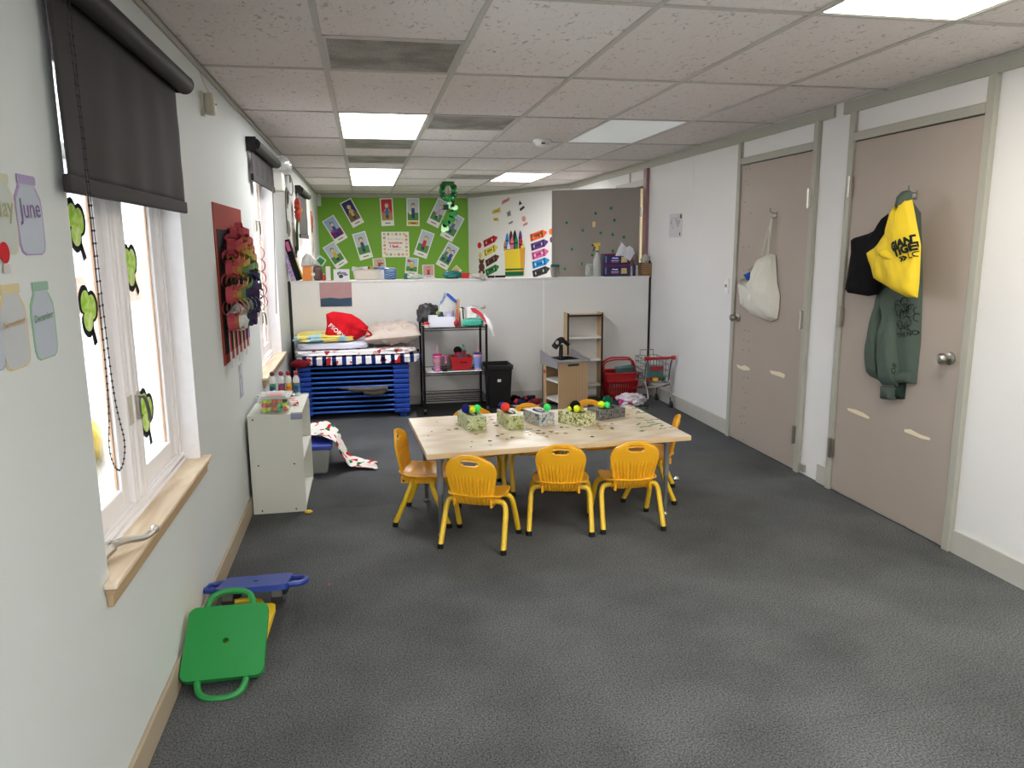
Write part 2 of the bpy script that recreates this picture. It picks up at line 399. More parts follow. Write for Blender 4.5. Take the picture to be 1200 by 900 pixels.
def light_panel(kind, x0, x1, y0, y1, label):
    t = thing('ceiling_light', label, 'ceiling light', ((x0+x1)/2, (y0+y1)/2, H), 0, 'fluorescent panels in the ceiling')
    g = .012; x0, x1, y0, y1 = x0+g, x1-g, y0+g, y1-g
    build('diffuser', MB().box(x0+.012, x1-.012, y0+.012, y1-.012, H+.002, H+.006), {'light': M_LIT, 'lightw': M_LITW, 'dim': M_DIM}[kind], t)
    m = MB()
    for a in ((x0, x0+.012, y0, y1), (x1-.012, x1, y0, y1), (x0+.012, x1-.012, y0, y0+.012), (x0+.012, x1-.012, y1-.012, y1)): m.box(*a, H, H+.02)
    build('frame', m, M_TBAR, t)
LN = {(2, modi(-.9)): 'unseen lit ceiling panel added behind the camera to brighten the foreground', (1, modi(5.2)): 'lit white ceiling panel between two dusty perforated vents', (1, modi(8.86)): 'lit white ceiling panel touching the warmer panel by the green wall',
      (1, modi(10.08)): 'warm white ceiling panel closest to the green wall', (4, modi(5.2)): 'unlit ceiling panel with faint added glow beside the smoke detector',
      (4, modi(1.54)): 'large warm yellow lit ceiling panel before the pair of grey doors', (4, modi(-2.12)): 'lit ceiling panel at the rear of the room on the door side', (1, modi(-2.12)): 'lit ceiling panel at the rear of the room on the window side'}
for c in range(6):
    for j in range(len(cy)-1):
        k = special.get((c, j), 'tile'); a = (cx[c], cx[c+1], cy[j], cy[j+1])
        if isinstance(k, list):
            ym = (cy[j]+cy[j+1])/2; ceiling_piece(k[0], a[0], a[1], a[2], ym); ceiling_piece(k[1], a[0], a[1], ym, a[3])
            build('cross_bar', MB().box(a[0]+.012, a[1]-.012, ym-.012, ym+.012, H-.002, H+.003), M_TBAR, ce)
        elif k == 'tile': ceiling_piece('tile', *a)
        else: light_panel(k, *a, LN[(c, j)])
        build('cross_bar', MB().box(a[0]+.012, a[1]-.012, a[2]-.012, a[2]+.012, H-.002, H+.003), M_TBAR, ce)
# the lit panel in the far right column
light_panel('light', 1.683, 2.293, 9.2, 10.42, 'lit white ceiling panel above the crayon wall')
for o in list(ce.children):
    bb = [o.matrix_basis @ Vector(q) for q in o.bound_box]; wx = ce.location.x
    X0, X1 = min(b.x for b in bb)+wx, max(b.x for b in bb)+wx; Y0_, Y1_ = min(b.y for b in bb)+ce.location.y, max(b.y for b in bb)+ce.location.y
    if X0 > 1.6 and X1 < 2.4 and Y1_ > 9.25 and Y0_ < 10.4:
        for c in list(o.children): bpy.data.objects.remove(c)
        bpy.data.objects.remove(o)
build('ceiling_tile', MB().box(1.694, 2.282, 8.87, 9.19, H+.004, H+.02), M_TILE[0], ce)
build('ceiling_tile', MB().box(1.694, 2.282, 10.43, 11.29, H+.004, H+.02), M_TILE[1], ce)
for x in cx[1:-1]: build('main_runner', MB().box(x-.012, x+.012, Y0, YB, H-.003, H+.004), M_TBAR, ce)

# left wall with three window openings
T = .16
def wall_with_holes(x0, x1, holes, y0, y1, z1):
    m = MB(); y = y0
    for (a, b, c, d) in holes:
        m.box(x0, x1, y, a, 0, z1); 
        if c > 0: m.box(x0, x1, a, b, 0, c)
        m.box(x0, x1, a, b, d, z1); y = b
    m.box(x0, x1, y, y1, 0, z1); return m
wl = struct('wall_left', wall_with_holes(XL-T, XL, WIN, Y0, YB+.1, H+.06), M_WALL_L, 'pale green-white painted wall with three windows')
DOOR3 = (7.72, 8.66)
wr_ = struct('wall_right', wall_with_holes(XR, XR+.12, [(DOOR3[0], DOOR3[1], 0, 2.17)], Y0, 10.72, H+.06), M_WALL_R, 'white painted wall with the two grey doors')
# seams of the wall panels
struct('wall_rear', MB().box(XL-.1, XR+.1, Y0-.12, Y0, 0, H+.06), M_WALL_R, 'plain white wall behind the camera')
struct('wall_back', MB().box(XL-.1, 1.80, YB, YB+.12, 0, H+.06), M_GREEN, 'bright green end wall covered with picture cards')
m = MB(); a, b = FA.pt(-.03, 0), FA.pt(2.7, 0)
m.fbox(FA, -.02, (AB-AA).length+.1, 0, H+.06, -.12, 0); struct('wall_angled', m, M_WALL_R, 'white angled wall with paper crayons between green wall and open door')
# half-height partition
wh = struct('wall_partition', MB().box(XL+.03, XR-.03, YH, YH+.12, 0, 1.225), M_HALF, 'half-height white partition across the room')
build('cap', MB().box(XL+.025, XR-.025, YH-.008, YH+.135, 1.225, 1.243), pm('partition_cap', (226, 226, 224), .5), wh, bevel=.003)
u = FH.hit(637, 400)[0]
build('seam_strip', MB().box(u-.008, u+.008, YH-.004, YH, .0, 1.225), pm('seam_strip', (236, 236, 236), .5), wh)
for x0, x1 in ((XL+.002, XL+.028), (XR-.028, XR-.002)):
    build('edge_channel', MB().box(x0, x1, YH+.01, YH+.11, 0, 1.24), pm('black_channel', (20, 22, 22), .5), wh)
build('baseboard', MB().box(XL+.03, XR-.03, YH-.012, YH, 0, .09), pm('pale_baseboard', (196, 196, 194), .5), wh)

# trims
def tr(name, mb, mat, label): return struct(name, mb, mat, label)
tr('baseboard_left', MB().box(XL, XL+.014, Y0, YB, 0, .1), M_BASE_L, 'tan baseboard along the window wall').modifiers.new('rounded_edges', 'BEVEL').width = .003
D2 = (3.235, 4.22); D1 = (4.645, 5.62); FW = .05; DH = 2.16
m = MB()
m.box(XR-.012, XR, Y0, D2[0]-FW, 0, .12); m.box(XR-.012, XR, 4.33, 4.27+.12, 0, .12)
m.box(XR-.012, XR, D1[1]+FW, YH, 0, .12)
m = MB().box(XR-.012, XR, Y0, D2[0]-FW, 0, .12).box(XR-.012, XR, D2[1]+FW, D2[1]+FW+.12, 0, .12).box(XR-.012, XR, D1[1]+FW, YH-.02, 0, .12)
tr('baseboard_right', m, M_BASE_R, 'grey baseboard along the door wall')
m = MB().box(XR-.016, XR, Y0, 4.36, H-.075, H-.004).box(XR-.016, XR, 4.46, 10.7, H-.075, H-.004)
tr('trim_1', m, M_TRIM, 'grey trim strip under the ceiling on the door wall')
m = MB().box(XL, XL+.012, Y0, YB, H-.028, H-.004).box(XL, 1.78, YB-.02, YB, H-.06, H-.004); m.fbox(FA, 0, 2.66, H-.06, H-.004, 0, .02)
tr('trim_2', m, M_TRIM, 'thin grey angle strip under the ceiling on the window wall and end walls')
m = MB().box(XR-.0008, XR, 6.55, 6.556, 1.9, H-.075)
tr('trim_3', m, pm('panel_seam', (220, 219, 218), .6), 'fine vertical panel seam on the white wall')
tr('baseboard_rear', MB().box(XL, XR, Y0, Y0+.012, 0, .1), M_BASE_R, 'baseboard of the wall behind the camera')

# doors on the right wall
def knob(parent, y, z, M=M_STEEL):
    k = build('knob', MB().lathe((XR-.012, y, z), [(.0, -.075), (.018, -.074), (.028, -.062), (.029, -.05), (.022, -.036), (.011, -.03), (.011, -.008)], 18, 'x'), M, parent, smooth=True, label='round satin steel door knob')
    build('rose', MB().lathe((XR-.012, y, z), [(.034, -.004), (.034, -.012), (.026, -.018), (.012, -.019)], 20, 'x'), M, k, smooth=True)
M_TAPE = pm('masking_tape', (226, 214, 186), .8, var=.08, scale=60)
def door(name, y0, y1, knob_y, hinge_y, label, tapes, hinge_z):
    t = thing(name, label, None, (XR, (y0+y1)/2, 0), 0, None, 'structure')
    build('leaf', MB().box(XR-.016, XR-.001, y0+.004, y1-.004, .012, DH), M_DOOR, t, bevel=.002)
    fr_ = MB().box(XR-.03, XR, y0-FW, y0-.001, 0, H-.076).box(XR-.03, XR, y1+.001, y1+FW, 0, H-.076).box(XR-.03, XR, y0-.001, y1+.001, DH+.006, DH+.056)
    build('frame', fr_, M_TRIM, t, bevel=.004)
    build('stop_gap', MB().box(XR-.010, XR-.0005, y0, y1, DH, DH+.006), M_BLACK, t)
    build('transom_panel', MB().box(XR-.008, XR-.0005, y0, y1, DH+.056, H-.076), M_WALL_R, t)
    knob(t, knob_y, .99)
    for z in hinge_z:
        h_ = build('hinge', MB().box(XR-.038, XR-.0165, hinge_y-.014, hinge_y+.014, z-.06, z+.06), M_STEEL, t, bevel=.002, label='steel butt hinge')
        build('hinge_pin', MB().tube([(XR-.042, hinge_y, z-.064), (XR-.042, hinge_y, z+.064)], .009, 8), M_STEEL, h_, smooth=True)
    for pts in tapes:
        uv = px_out(FRt, pts, .016); build('masking_tape', MB().poly(FRt, uv, .0162, .0175), M_TAPE, t, label='torn strip of beige masking tape')
    return t
d1 = door('door_1', D1[0], D1[1], D1[1]-.055, D1[0]+.0, 'taupe door with the white cloth bag and rows of screw holes', [[(863, 427), (868, 429), (873, 428), (878, 431), (879, 434), (872, 434), (865, 431)], [(902, 434), (908, 435), (914, 436), (920, 439), (919, 443), (913, 441), (904, 438)]], (1.86, 1.06, .26))
d2 = door('door_2', D2[0], D2[1], D2[0]+.075, D2[1]-.0, 'taupe door hung with a hoodie and yellow bag', [[(993, 478), (1003, 480), (1012, 484), (1019, 489), (1018, 491), (1005, 486), (994, 481)], [(1060, 503), (1067, 503), (1078, 509), (1090, 513), (1090, 516), (1080, 514), (1068, 509), (1060, 506)]], (1.9, 1.12, .28))
build('latch_plate', MB().box(XR-.0165, XR-.0155, D2[0]+.001, D2[0]+.004, .9, 1.05), M_BLACK, d2)
# screw holes in two rows on the far door
for k, (px, py) in enumerate([(874, 194), (878, 194), (875, 198), (879, 198), (874, 212), (877, 216), (873, 237), (880, 250), (871, 290), (878, 289), (872, 317), (877, 316), (873, 387), (877, 388), (872, 399), (877, 400), (871, 410), (878, 411), (872, 442), (876, 443), (871, 455), (874, 460), (869, 478), (873, 478), (868, 488), (872, 488), (869, 496), (873, 496), (871, 515)]):
    uv = FRt.hit(px, py, .016); build('screw_hole', MB().poly(FRt, circ(*uv, .005, n=8), .0155, .0168), M_BLACK, d1)

# white patched strip of wall between the doors with an outlet box at the floor
one('cable_box', MB().box(XR-.02, XR-.001, 4.53, 4.59, .02, .07), PLASTIC((150, 148, 142)), 'small grey cable box at floor between the two doors', 'cable box', bevel=.003)
t = thing('light_switch', 'white toggle light switch plate on wall beside far door', 'light switch', tuple(FRt.pt(*FRt.hit(852, 335))))
u, v = FRt.hit(852, 335)
build('plate', MB().fbox(FRt, u-.036, u+.036, v-.058, v+.058, .0005, .006), M_WHITEPL, t, bevel=.002)
build('toggle', MB().fbox(FRt, u-.005, u+.005, v-.01, v+.012, .006, .016), pm('toggle', (120, 118, 112), .4), t)

# open door behind the partition and the room behind the doorway
t = thing('door_3', 'taupe door standing open behind the partition, dotted with green gems', None, (2.86, 7.72, 0), 0, None, 'structure')
hp, fp = Vector((2.85, 7.72, 0)), Vector((2.04, 8.28, 0)); du = (hp-fp).normalized()
FD = Fr(fp, du, (0, 0, 1), (du.y, -du.x, 0)); LD = (hp-fp).length
build('leaf', MB().fbox(FD, 0, LD, .012, 2.15, -.04, 0), pm('open_door_taupe', (134, 126, 118), .5, var=.04, scale=3), t, bevel=.002)  # a darker taupe than the two closed doors
for z in (.3, 1.1, 1.9): build('hinge', MB().fbox(FD, LD, LD+.02, z-.05, z+.05, -.03, -.01), M_STEEL, t)
build('knob', MB().ball(FD.pt(.07, 1.0, .05), .028), M_STEEL, t, smooth=True)
M_GEM = pm('green_gem', (20, 130, 62), .12, var=.1, scale=80, spec=.8)
for px, py in [(664, 261), (698, 250), (716, 244), (720, 258), (683, 270), (704, 273), (718, 275), (731, 278), (670, 292), (694, 299), (682, 309), (662, 315), (718, 294)]:
    u, v = FD.hit(px, py); build('gem_sticker', MB().lathe(FD.pt(u, v, .0005), [(.016, 0), (.012, .006), (.004, .008)], 8, 'z', Matrix((FD.U, FD.V, FD.N)).transposed()), M_GEM, t, label='green gem sticker')
u, v = FD.hit(696, 263); build('gem_sticker', MB().poly(FD, rrect(u, v, .03, .06, .01), .0005, .005), pm('gold_sticker', (214, 190, 120), .3), t, label='gold sticker')
M_PINK = pm('mauve_jamb_paint', (142, 110, 112), .5, var=.05)
m = MB().box(XR-.035, XR+.12, DOOR3[0]-.09, DOOR3[0], 0, H-.075)
struct('trim_4', m, M_PINK, 'mauve painted door jamb at the end of the white wall', bevel=.004)
struct('trim_5', MB().box(XR-.02, XR+.12, DOOR3[1], DOOR3[1]+.06, 0, 2.17).box(XR-.02, XR+.12, DOOR3[0], DOOR3[1], 2.17, 2.23).box(XR-.012, XR, 8.2, 8.225, 2.23, H-.075), M_TRIM, 'grey frame and transom bar of the open doorway')
struct('wall_corridor', MB().box(XR+1.5, XR+1.6, 6.6, 10.6, 0, H).box(XR+.12, XR+1.5, 6.5, 6.6, 0, H).box(XR+.12, XR+1.5, 10.6, 10.7, 0, H), pm('corridor_wall', (236, 228, 205), .6), 'cream wall seen through the gap of the open door')
struct('floor_corridor', MB().box(XR+.12, XR+1.6, 6.5, 10.7, -.06, 0), MC[0], 'carpet of the corridor behind the open door')
struct('ceiling_corridor', MB().box(XR+.1, XR+1.6, 6.5, 10.7, H, H+.05), M_TILE[0], 'ceiling of the corridor behind the open door')
t = thing('ceiling_light', 'lit corridor ceiling panel behind the open door', 'ceiling light', (XR+.85, 8.4, H))
build('diffuser', MB().box(XR+.55, XR+1.15, 7.8, 9.0, H-.012, H-.004), M_LITW, t); build('frame', MB().box(XR+.53, XR+1.17, 7.78, 9.02, H-.004, H-.0005), M_TBAR, t)

# windows
M_UPVC = pm('white_window_frame', (243, 240, 240), .4, var=.03, scale=8)
M_SILL = ramp_mat('worn_wood_sill', 'noise', [(.3, (196, 172, 140)), (.55, (226, 206, 178)), (.75, (238, 226, 206))], scale=6, rough=.55, stretch=(1, .25, 1), dist=1.5, interp='LINEAR')
M_GLASS = glass('window_glass')
WX0, WX1 = XL-.14, XL-.075      # frame depth
def window(n, a, label, apron=True):
    y0, y1, z0, z1 = a
    t = thing('window_%d' % n, label, None, (XL, (y0+y1)/2, z0), 0, None, 'structure')
    f = .055; ym = (y0+y1)/2; mw = .075
    m = MB().box(WX0, WX1, y0, y0+f, z0, z1).box(WX0, WX1, y1-f, y1, z0, z1).box(WX0, WX1, y0+f, y1-f, z0, z0+f).box(WX0, WX1, y0+f, y1-f, z1-f, z1)
    m.box(WX0, WX1+.004, ym-mw, ym+mw, z0+f, z1-f)
    m.box(WX1, WX1+.012, ym-.018, ym+.018, z0+f, z1-f)
    m.box(WX1-.001, WX1+.022, y0+.001, y1-.001, z0, z0+.030)
    m.box(WX1-.001, WX1+.010, y0+.001, y1-.001, z0+.03, z0+.048)
    for yy in (y0+.03, ym-mw+.02, ym+mw-.03, y1-.04): m.box(WX1-.001, WX1+.007, yy, yy+.01, z0+.048, z1-.03)
    build('window_frame', m, M_UPVC, t, bevel=.006)
    for (p, q) in ((y0+f, ym-mw), (ym+mw, y1-f)):
        s_ = .07; X0, X1 = WX0+.012, WX1-.012
        m = MB().box(X0, X1, p+.003, p+s_, z0+f, z1-f).box(X0, X1, q-s_, q-.003, z0+f, z1-f).box(X0, X1, p+s_, q-s_, z0+f, z0+f+s_).box(X0, X1, p+s_, q-s_, z1-f-s_, z1-f)
        sa = build('sash', m, M_UPVC, t, bevel=.006)
        build('bead', MB().box(X1-.02, X1-.012, p+s_, p+s_+.008, z0+f+s_, z1-f-s_).box(X1-.02, X1-.012, q-s_-.008, q-s_, z0+f+s_, z1-f-s_), pm('brown_bead', (176, 140, 112), .6), sa)
        build('pane', MB().box((X0+X1)/2-.003, (X0+X1)/2+.003, p+s_, q-s_, z0+f+s_, z1-f-s_), M_GLASS, sa)
    m = MB().box(XL-.073, XL-.0005, y0+.0, y1-.0, z0-.0005, z0+.0035) 
    build('sill', MB().poly(Fr((0,0,0),(1,0,0),(0,1,0),(0,0,1)), [(XL-.074, y0+.001), (XL+.0005, y0+.001), (XL+.0005, y0-.05), (XL+.036, y0-.05), (XL+.036, y1+.05), (XL+.0005, y1+.05), (XL+.0005, y1-.001), (XL-.074, y1-.001)], z0+.0005, z0+.018), M_SILL, t, bevel=.005)
    if apron:
        build('apron', MB().box(XL+.0005, XL+.018, y0-.035, y1+.035, z0-.055, z0).box(XL+.0005, XL+.026, y0-.04, y1+.04, z0-.02, z0), pm('sill_apron', (178, 152, 116), .5, var=.08), t, bevel=.004)
    m = MB()
    m.box(XL-.074, XL-.0005, y1-.004, y1-.0005, z0+.012, z1).box(XL-.074, XL-.0005, y0+.0005, y0+.004, z0+.012, z1).box(XL-.074, XL-.0005, y0+.004, y1-.004, z1-.004, z1-.0005)
    build('reveal_lining', m, pm('reveal_paint', (238, 236, 238), .5), t)
    return t
win1 = window(1, WIN[1], 'white double casement window with shamrock cutouts on its panes')
win2 = window(2, WIN[2], 'white double casement window between paper chain board and partition')
win4 = window(4, WIN[0], 'unseen white casement window added behind the camera for daylight')  # out of view, added to let daylight onto the foreground and near wall
win3 = window(3, WIN[3], 'white window beyond the partition with shade nearly closed')
# latch and crank of window 1 and the latch of window 2
def latch(win, a, zc):
    y0, y1, z0, z1 = a; ym = (y0+y1)/2; X = WX1+.004
    l_ = build('latch', MB().box(X, X+.004, ym-.06, ym+.075, zc-.05, zc+.05), pm('latch_plate', (206, 198, 182), .4, .2), win, bevel=.002, label='beige metal casement latch')
    build('latch_lever', MB().tube(bez([(X+.012, ym+.01, zc+.04), (X+.03, ym+.03, zc+.03), (X+.034, ym+.05, zc-.02), (X+.03, ym+.068, zc-.06)], 4), .006, 6).box(X+.004, X+.02, ym-.005, ym+.02, zc-.04, zc+.045), M_STEEL, l_, smooth=True)
latch(win1, WIN[1], 1.03); latch(win2, WIN[2], 1.03); latch(win2, WIN[2], 1.72)
t = build('crank_handle', MB().tube(bez([(XL-.06, 2.22, .69), (XL-.03, 2.27, .715), (XL+.0, 2.32, .712), (XL+.035, 2.37, .70), (XL+.055, 2.40, .712)], 5), [.02]*6+[.012]*9+[.011]*6, 8).ball((XL+.055, 2.40, .712), .014), pm('cast_handle', (186, 180, 172), .35, .7), win1, smooth=True, label='cast metal window crank')
build('crank_base', MB().lathe((XL-.06, 2.22, .672), [(.035, 0), (.032, .012), (.018, .022)], 14), pm('cast_handle', (186, 180, 172), .35, .7), win1, smooth=True)
# shamrock cutouts taped to the panes
def shamrock_outline(r, rot=0, n=40):
    pts = []
    for k in range(n):
        a = 2*PI*k/n; q = r*(.55+.45*abs(math.cos(1.5*(a)))**.6); pts.append((q*math.cos(a+rot), q*math.sin(a+rot)))
    return pts
M_SHG = ramp_mat('green_crayon_paper', 'noise', [(.35, (160, 222, 50)), (.5, (200, 238, 110)), (.62, (226, 246, 170))], scale=14, interp='LINEAR', dist=2)
FW1 = Fr((WX1-.028, 0, 0), (0, 1, 0), (0, 0, 1), (1, 0, 0))
for (px, py, r, rot, lab) in [(88, 262, .085, .3, 'green shamrock cutout with black edge under the black shade hem'), (103, 363, .085, .2, 'green shamrock cutout with black edge behind the bead chain'), (152, 311, .095, .5, 'green shamrock cutout with black edge high on the further pane'), (171, 482, .10, .1, 'green shamrock cutout with black edge beside the window latch')]:
    u, v = FW1.hit(px, py); t = thing('shamrock_cutout', lab, 'paper cutout', tuple(FW1.pt(u, v)), 0, 'shamrocks on the window')
    build('black_outline', MB().poly(FW1, rot2(shamrock_outline(r), u, v, rot), .0005, .0015), PAPER((26, 30, 28)), t)
    build('green_leaf', MB().poly(FW1, rot2(shamrock_outline(r*.78), u, v, rot), .0017, .0025), M_SHG, t)
    build('stem', MB().poly(FW1, rot2([(-.01, -r*.3), (.01, -r*.3), (.03, -r*1.35), (.0, -r*1.35)], u, v, rot), .0005, .0015), PAPER((26, 30, 28)), t)

# outside
struct('ground_outside', MB().box(-60, XL-T-.01, -30, 90, -.5, -.4), pm('pale_concrete', (206, 206, 204), .8, var=.2, scale=2), 'grey paved yard outside the windows')
t = thing('neighbour_house', 'pale sided house with brick base across the yard', 'house', (-9, 16, -.4))
build('brick_base', MB().box(-12, -8.4, -6, 60, -.4, .7), ramp_mat('far_brick', 'noise', [(.3, (150, 104, 86)), (.6, (186, 144, 122))], scale=5, interp='LINEAR'), t)
m = MB()
for k in range(14): m.add([(-8.4, -6, .7+k*.24), (-8.4, 60, .7+k*.24), (-8.46, 60, .94+k*.24), (-8.46, -6, .94+k*.24)], [(0, 1, 2, 3)])
build('siding', m.box(-12, -8.47, -6, 60, .7, 4.1), pm('pale_siding', (226, 228, 232), .6), t)
for y in (2, 9, 16, 23): 
    f = build('window', MB().box(-8.42, -8.36, y, y+1.3, 1.3, 2.7), M_UPVC, t); build('pane', MB().box(-8.37, -8.35, y+.1, y+1.2, 1.4, 2.6), pm('dark_pane', (120, 130, 140), .1), f)
build('roof', MB().box(-12.5, -8, -6.5, 60.5, 4.1, 4.4), pm('far_roof', (110, 104, 100), .8), t)
t = thing('toy_slide', 'blue and yellow plastic toddler slide outside the first window', 'toy slide', (-2.6, 6.6, -.4))
build('ladder', MB().box(-2.9, -2.3, 6.2, 6.35, -.4, .55), PLASTIC((30, 110, 210)), t, bevel=.03)
build('chute', MB().add([(-2.85, 6.35, .5), (-2.35, 6.35, .5), (-2.35, 7.6, -.36), (-2.85, 7.6, -.36), (-2.85, 6.35, .42), (-2.35, 6.35, .42), (-2.35, 7.5, -.4), (-2.85, 7.5, -.4)], [(0, 1, 2, 3), (4, 7, 6, 5), (0, 4, 5, 1), (1, 5, 6, 2), (2, 6, 7, 3), (3, 7, 4, 0)]), PLASTIC((240, 200, 40)), t)

# =================================================================== THINGS ON THE LEFT WALL
# roller shades
M_SHADE = pm('black_blackout_fabric', (40, 37, 38), .75, var=.08, scale=6, bump=.1, bscale=300)
def shade(y0, y1, z_roll, z_bot, label, chain=True, xr=XL+.055, r=.036, chain_y=None, chain_z=None):
    t = thing('roller_shade', label, 'window shade', (XL, (y0+y1)/2, z_bot), 0, 'black roller shades over the windows')
    ro = build('roller', MB().tube([(xr, y0, z_roll), (xr, y1, z_roll)], r, 18), pm('black_roller', (24, 22, 23), .6, var=.05), t, smooth=True)
    build('end_cap', MB().tube([(xr, y1, z_roll), (xr, y1+.008, z_roll)], r*1.03, 18), M_BLACK, ro, smooth=True)
    build('bracket', MB().box(XL+.0005, xr+.01, y0-.012, y0-.004, z_roll-.045, z_roll+.045), M_BLACK, t)
    build('bracket', MB().box(XL+.0005, xr+.01, y1+.010, y1+.016, z_roll-.03, z_roll+.03), M_BLACK, t)
    fx = xr-r+.006
    def fn(a, b):
        y = y0+.02+(y1-y0-.045)*a; z = z_roll-.01-(z_roll-.01-z_bot-.03)*b
        wv = .004*math.sin(a*26+1.5*b)*b+.003*noise.noise(Vector((a*9, b*4, y0)))
        return Vector((max(XL+.005, fx+wv), y, z))
    fa = build('fabric', MB().grid(fn, 48, 14), M_SHADE, t, smooth=True, solid=.0015, fix=False)
    build('hem_bar', MB().box(fx-.008, fx+.01, y0+.012, y1-.018, z_bot, z_bot+.045), M_SHADE, t, bevel=.005)
    if chain:
        cyy = chain_y if chain_y else y0+.02; zb = chain_z; cxx = xr+.012
        rx = .045; pts = []
        for k in range(30): pts.append((cxx, cyy-.012+.0*k, z_roll-(z_roll-zb-.25)*k/29))
        pts = [Vector((cxx, cyy, z_roll)), Vector((cxx+.004, cyy+.006, (z_roll+zb)/2+.2)), Vector((cxx+.004, cyy+.0, zb+.25)), Vector((cxx, cyy-.02, zb+.07)), Vector((cxx, cyy+.04, zb)), Vector((cxx, cyy+.10, zb+.06)), Vector((cxx+.004, cyy+.038, zb+.25)), Vector((cxx+.004, cyy+.02, (z_roll+zb)/2+.2)), Vector((cxx, cyy+.03, z_roll))]
        path = bez(pts, 40); m = MB().tube(path, .0012, 5)
        acc = 0; last = path[0]
        for p in path:
            acc += (p-last).length; last = p
            if acc > .016: m.ball(p, .0032, 6, 4); acc = 0
        build('bead_chain', m, M_BLACK, t, label='black bead chain loop')
    return t
shade(2.05, 3.345, 2.205, 1.705, 'wide black roller shade half lowered over the shamrock window', chain_y=2.06, chain_z=.99)
shade(5.36, 6.62, 2.23, 2.0, 'black roller shade rolled almost fully up beside the emergency light', chain=False)
shade(8.95, 10.25, 2.19, 1.66, 'black roller shade lowered over the window beyond the partition', chain=False)
one('bead_chain', MB().tube([(XL+.06, 6.2, 2.0), (XL+.03, 6.2, 1.05)], .004, 6), PLASTIC((120, 112, 108)), 'thin bead chain hanging down the white frame before the partition', 'shade chain')

# sensor, emergency light, wires
t = thing('motion_sensor', 'cream motion sensor high on the wall after the first window shade', 'sensor', (XL, 4.2, 2.25))
p = FL.hit(246, 122, .03)
build('housing', MB().fbox(FL, p[0]-.032, p[0]+.032, p[1]-.05, p[1]+.05, .008, .055), PLASTIC((196, 190, 170)), t, bevel=.012)
build('lens', MB().ball(FL.pt(p[0]+.005, p[1], .054), (.006, .006, .006)), M_BLACK, t, smooth=True)
build('bracket', MB().fbox(FL, p[0]-.045, p[0]-.01, p[1]-.06, p[1]+.05, .0005, .009), PLASTIC((190, 186, 172)), t)
build('cable', MB().tube(bez([FL.pt(p[0], p[1]+.05, .03), FL.pt(p[0]-.03, p[1]+.09, .015), FL.pt(p[0]-.05, H-.03, .004)], 6), .003, 5), PLASTIC((190, 186, 172)), t, smooth=True)
p = FL.hit(324, 200, .05); p = (6.86, p[1])
t = thing('emergency_light', 'twin-lamp emergency light on the wall behind the second shade', 'emergency light', tuple(FL.pt(p[0], p[1]-.1)))
build('housing', MB().fbox(FL, p[0]-.09, p[0]+.09, p[1]-.15, p[1]-.0, .0005, .08), PLASTIC((214, 212, 204)), t, bevel=.01)
for du_ in (-.12, .1):
    lp = FL.pt(p[0]+du_*.8, p[1]+.07, .09)
    la = build('lamp_head', MB().lathe(lp, [(.02, -.05), (.05, -.02), (.062, .02), (.058, .03)], 18, 'y', Matrix.Rotation(PI, 3, 'X')), PLASTIC((220, 218, 210)), t, smooth=True)
    build('lamp_lens', MB().lathe(lp+Vector((0, -.03, 0)), [(.056, 0), (.03, -.012), (.0, -.016)], 18, 'y'), pm('lamp_lens', (210, 214, 214), .15, .5), la, smooth=True)
p = FL.hit(336, 214)
t = thing('hanging_wire', 'loose looping wire with a small tag on the wall beside the emergency light', 'wire', tuple(FL.pt(*p)))
build('loop', MB().tube(bez([FL.pt(p[0]-.5, p[1]+.02, .01), FL.pt(p[0]+.05, p[1]+.07, .03), FL.pt(p[0]+.3, p[1]-.02, .03), FL.pt(p[0]+.1, p[1]-.12, .03), FL.pt(p[0]-.4, p[1]-.1, .02), FL.pt(p[0]-.35, p[1]-.5, .012)], 8), .006, 5), PLASTIC((120, 118, 110)), t, smooth=True)
build('tag', MB().fbox(FL, p[0]-.06, p[0]+.02, p[1]+.0, p[1]+.07, .03, .04), PAPER((120, 118, 108)), t)

# mason-jar month cutouts
def jar_out(w_, h_):
    a = w_/2; return [(-a*.62, h_*.5), (a*.62, h_*.5), (a*.62, h_*.40), (a*.60, h_*.37), (a*.95, h_*.22), (a, h_*.1), (a*.97, -h_*.36), (a*.85, -h_*.46), (a*.6, -h_*.5), (-a*.6, -h_*.5), (-a*.85, -h_*.46), (-a*.97, -h_*.36), (-a, h_*.1), (-a*.95, h_*.22), (-a*.60, h_*.37), (-a*.62, h_*.40)]
def jar(top, bot, wpx, word, rgb, glassrgb, label):
    p, q = FL.hit(*top), FL.hit(*bot); cu, cv = (p[0]+q[0])/2, (p[1]+q[1])/2; h_ = p[1]-q[1]
    a, b = FL.hit(top[0], (top[1]+bot[1])/2), FL.hit(top[0]+wpx, (top[1]+bot[1])/2); w_ = b[0]-a[0]
    t = thing('jar_cutout', label, 'paper cutout', tuple(FL.pt(cu, cv)), 0, 'month jars on the wall')
    build('coloured_edge', MB().poly(FL, [(cu+x, cv+y) for x, y in jar_out(w_, h_)], .0005, .0015), PAPER(tuple(int(c_*.75+205*.25) for c_ in rgb)), t)
    build('jar_front', MB().poly(FL, [(cu+x, cv+y*.985-.002) for x, y in jar_out(w_*.9, h_*.96)], .0016, .0022), PAPER(glassrgb), t)
    build('lid', MB().poly(FL, rrect(cu, cv+h_*.44, w_*.66, h_*.11, .004), .0023, .003), PAPER(tuple(int(c*.5+g*.5) for c, g in zip(rgb, glassrgb))), t)
    build('lettering', lettering(word, FL, cu, cv+h_*.05, width=w_*.78, height=None, rot=.05, d=.0034, bold=.004), PAPER(tuple(max(0, int(c*.85)) for c in rgb)), t, fix=False)
jar((28, 205), (40, 299), 30, 'June', (150, 118, 178), (178, 186, 196), 'mason jar cutout with purple edge reading June')
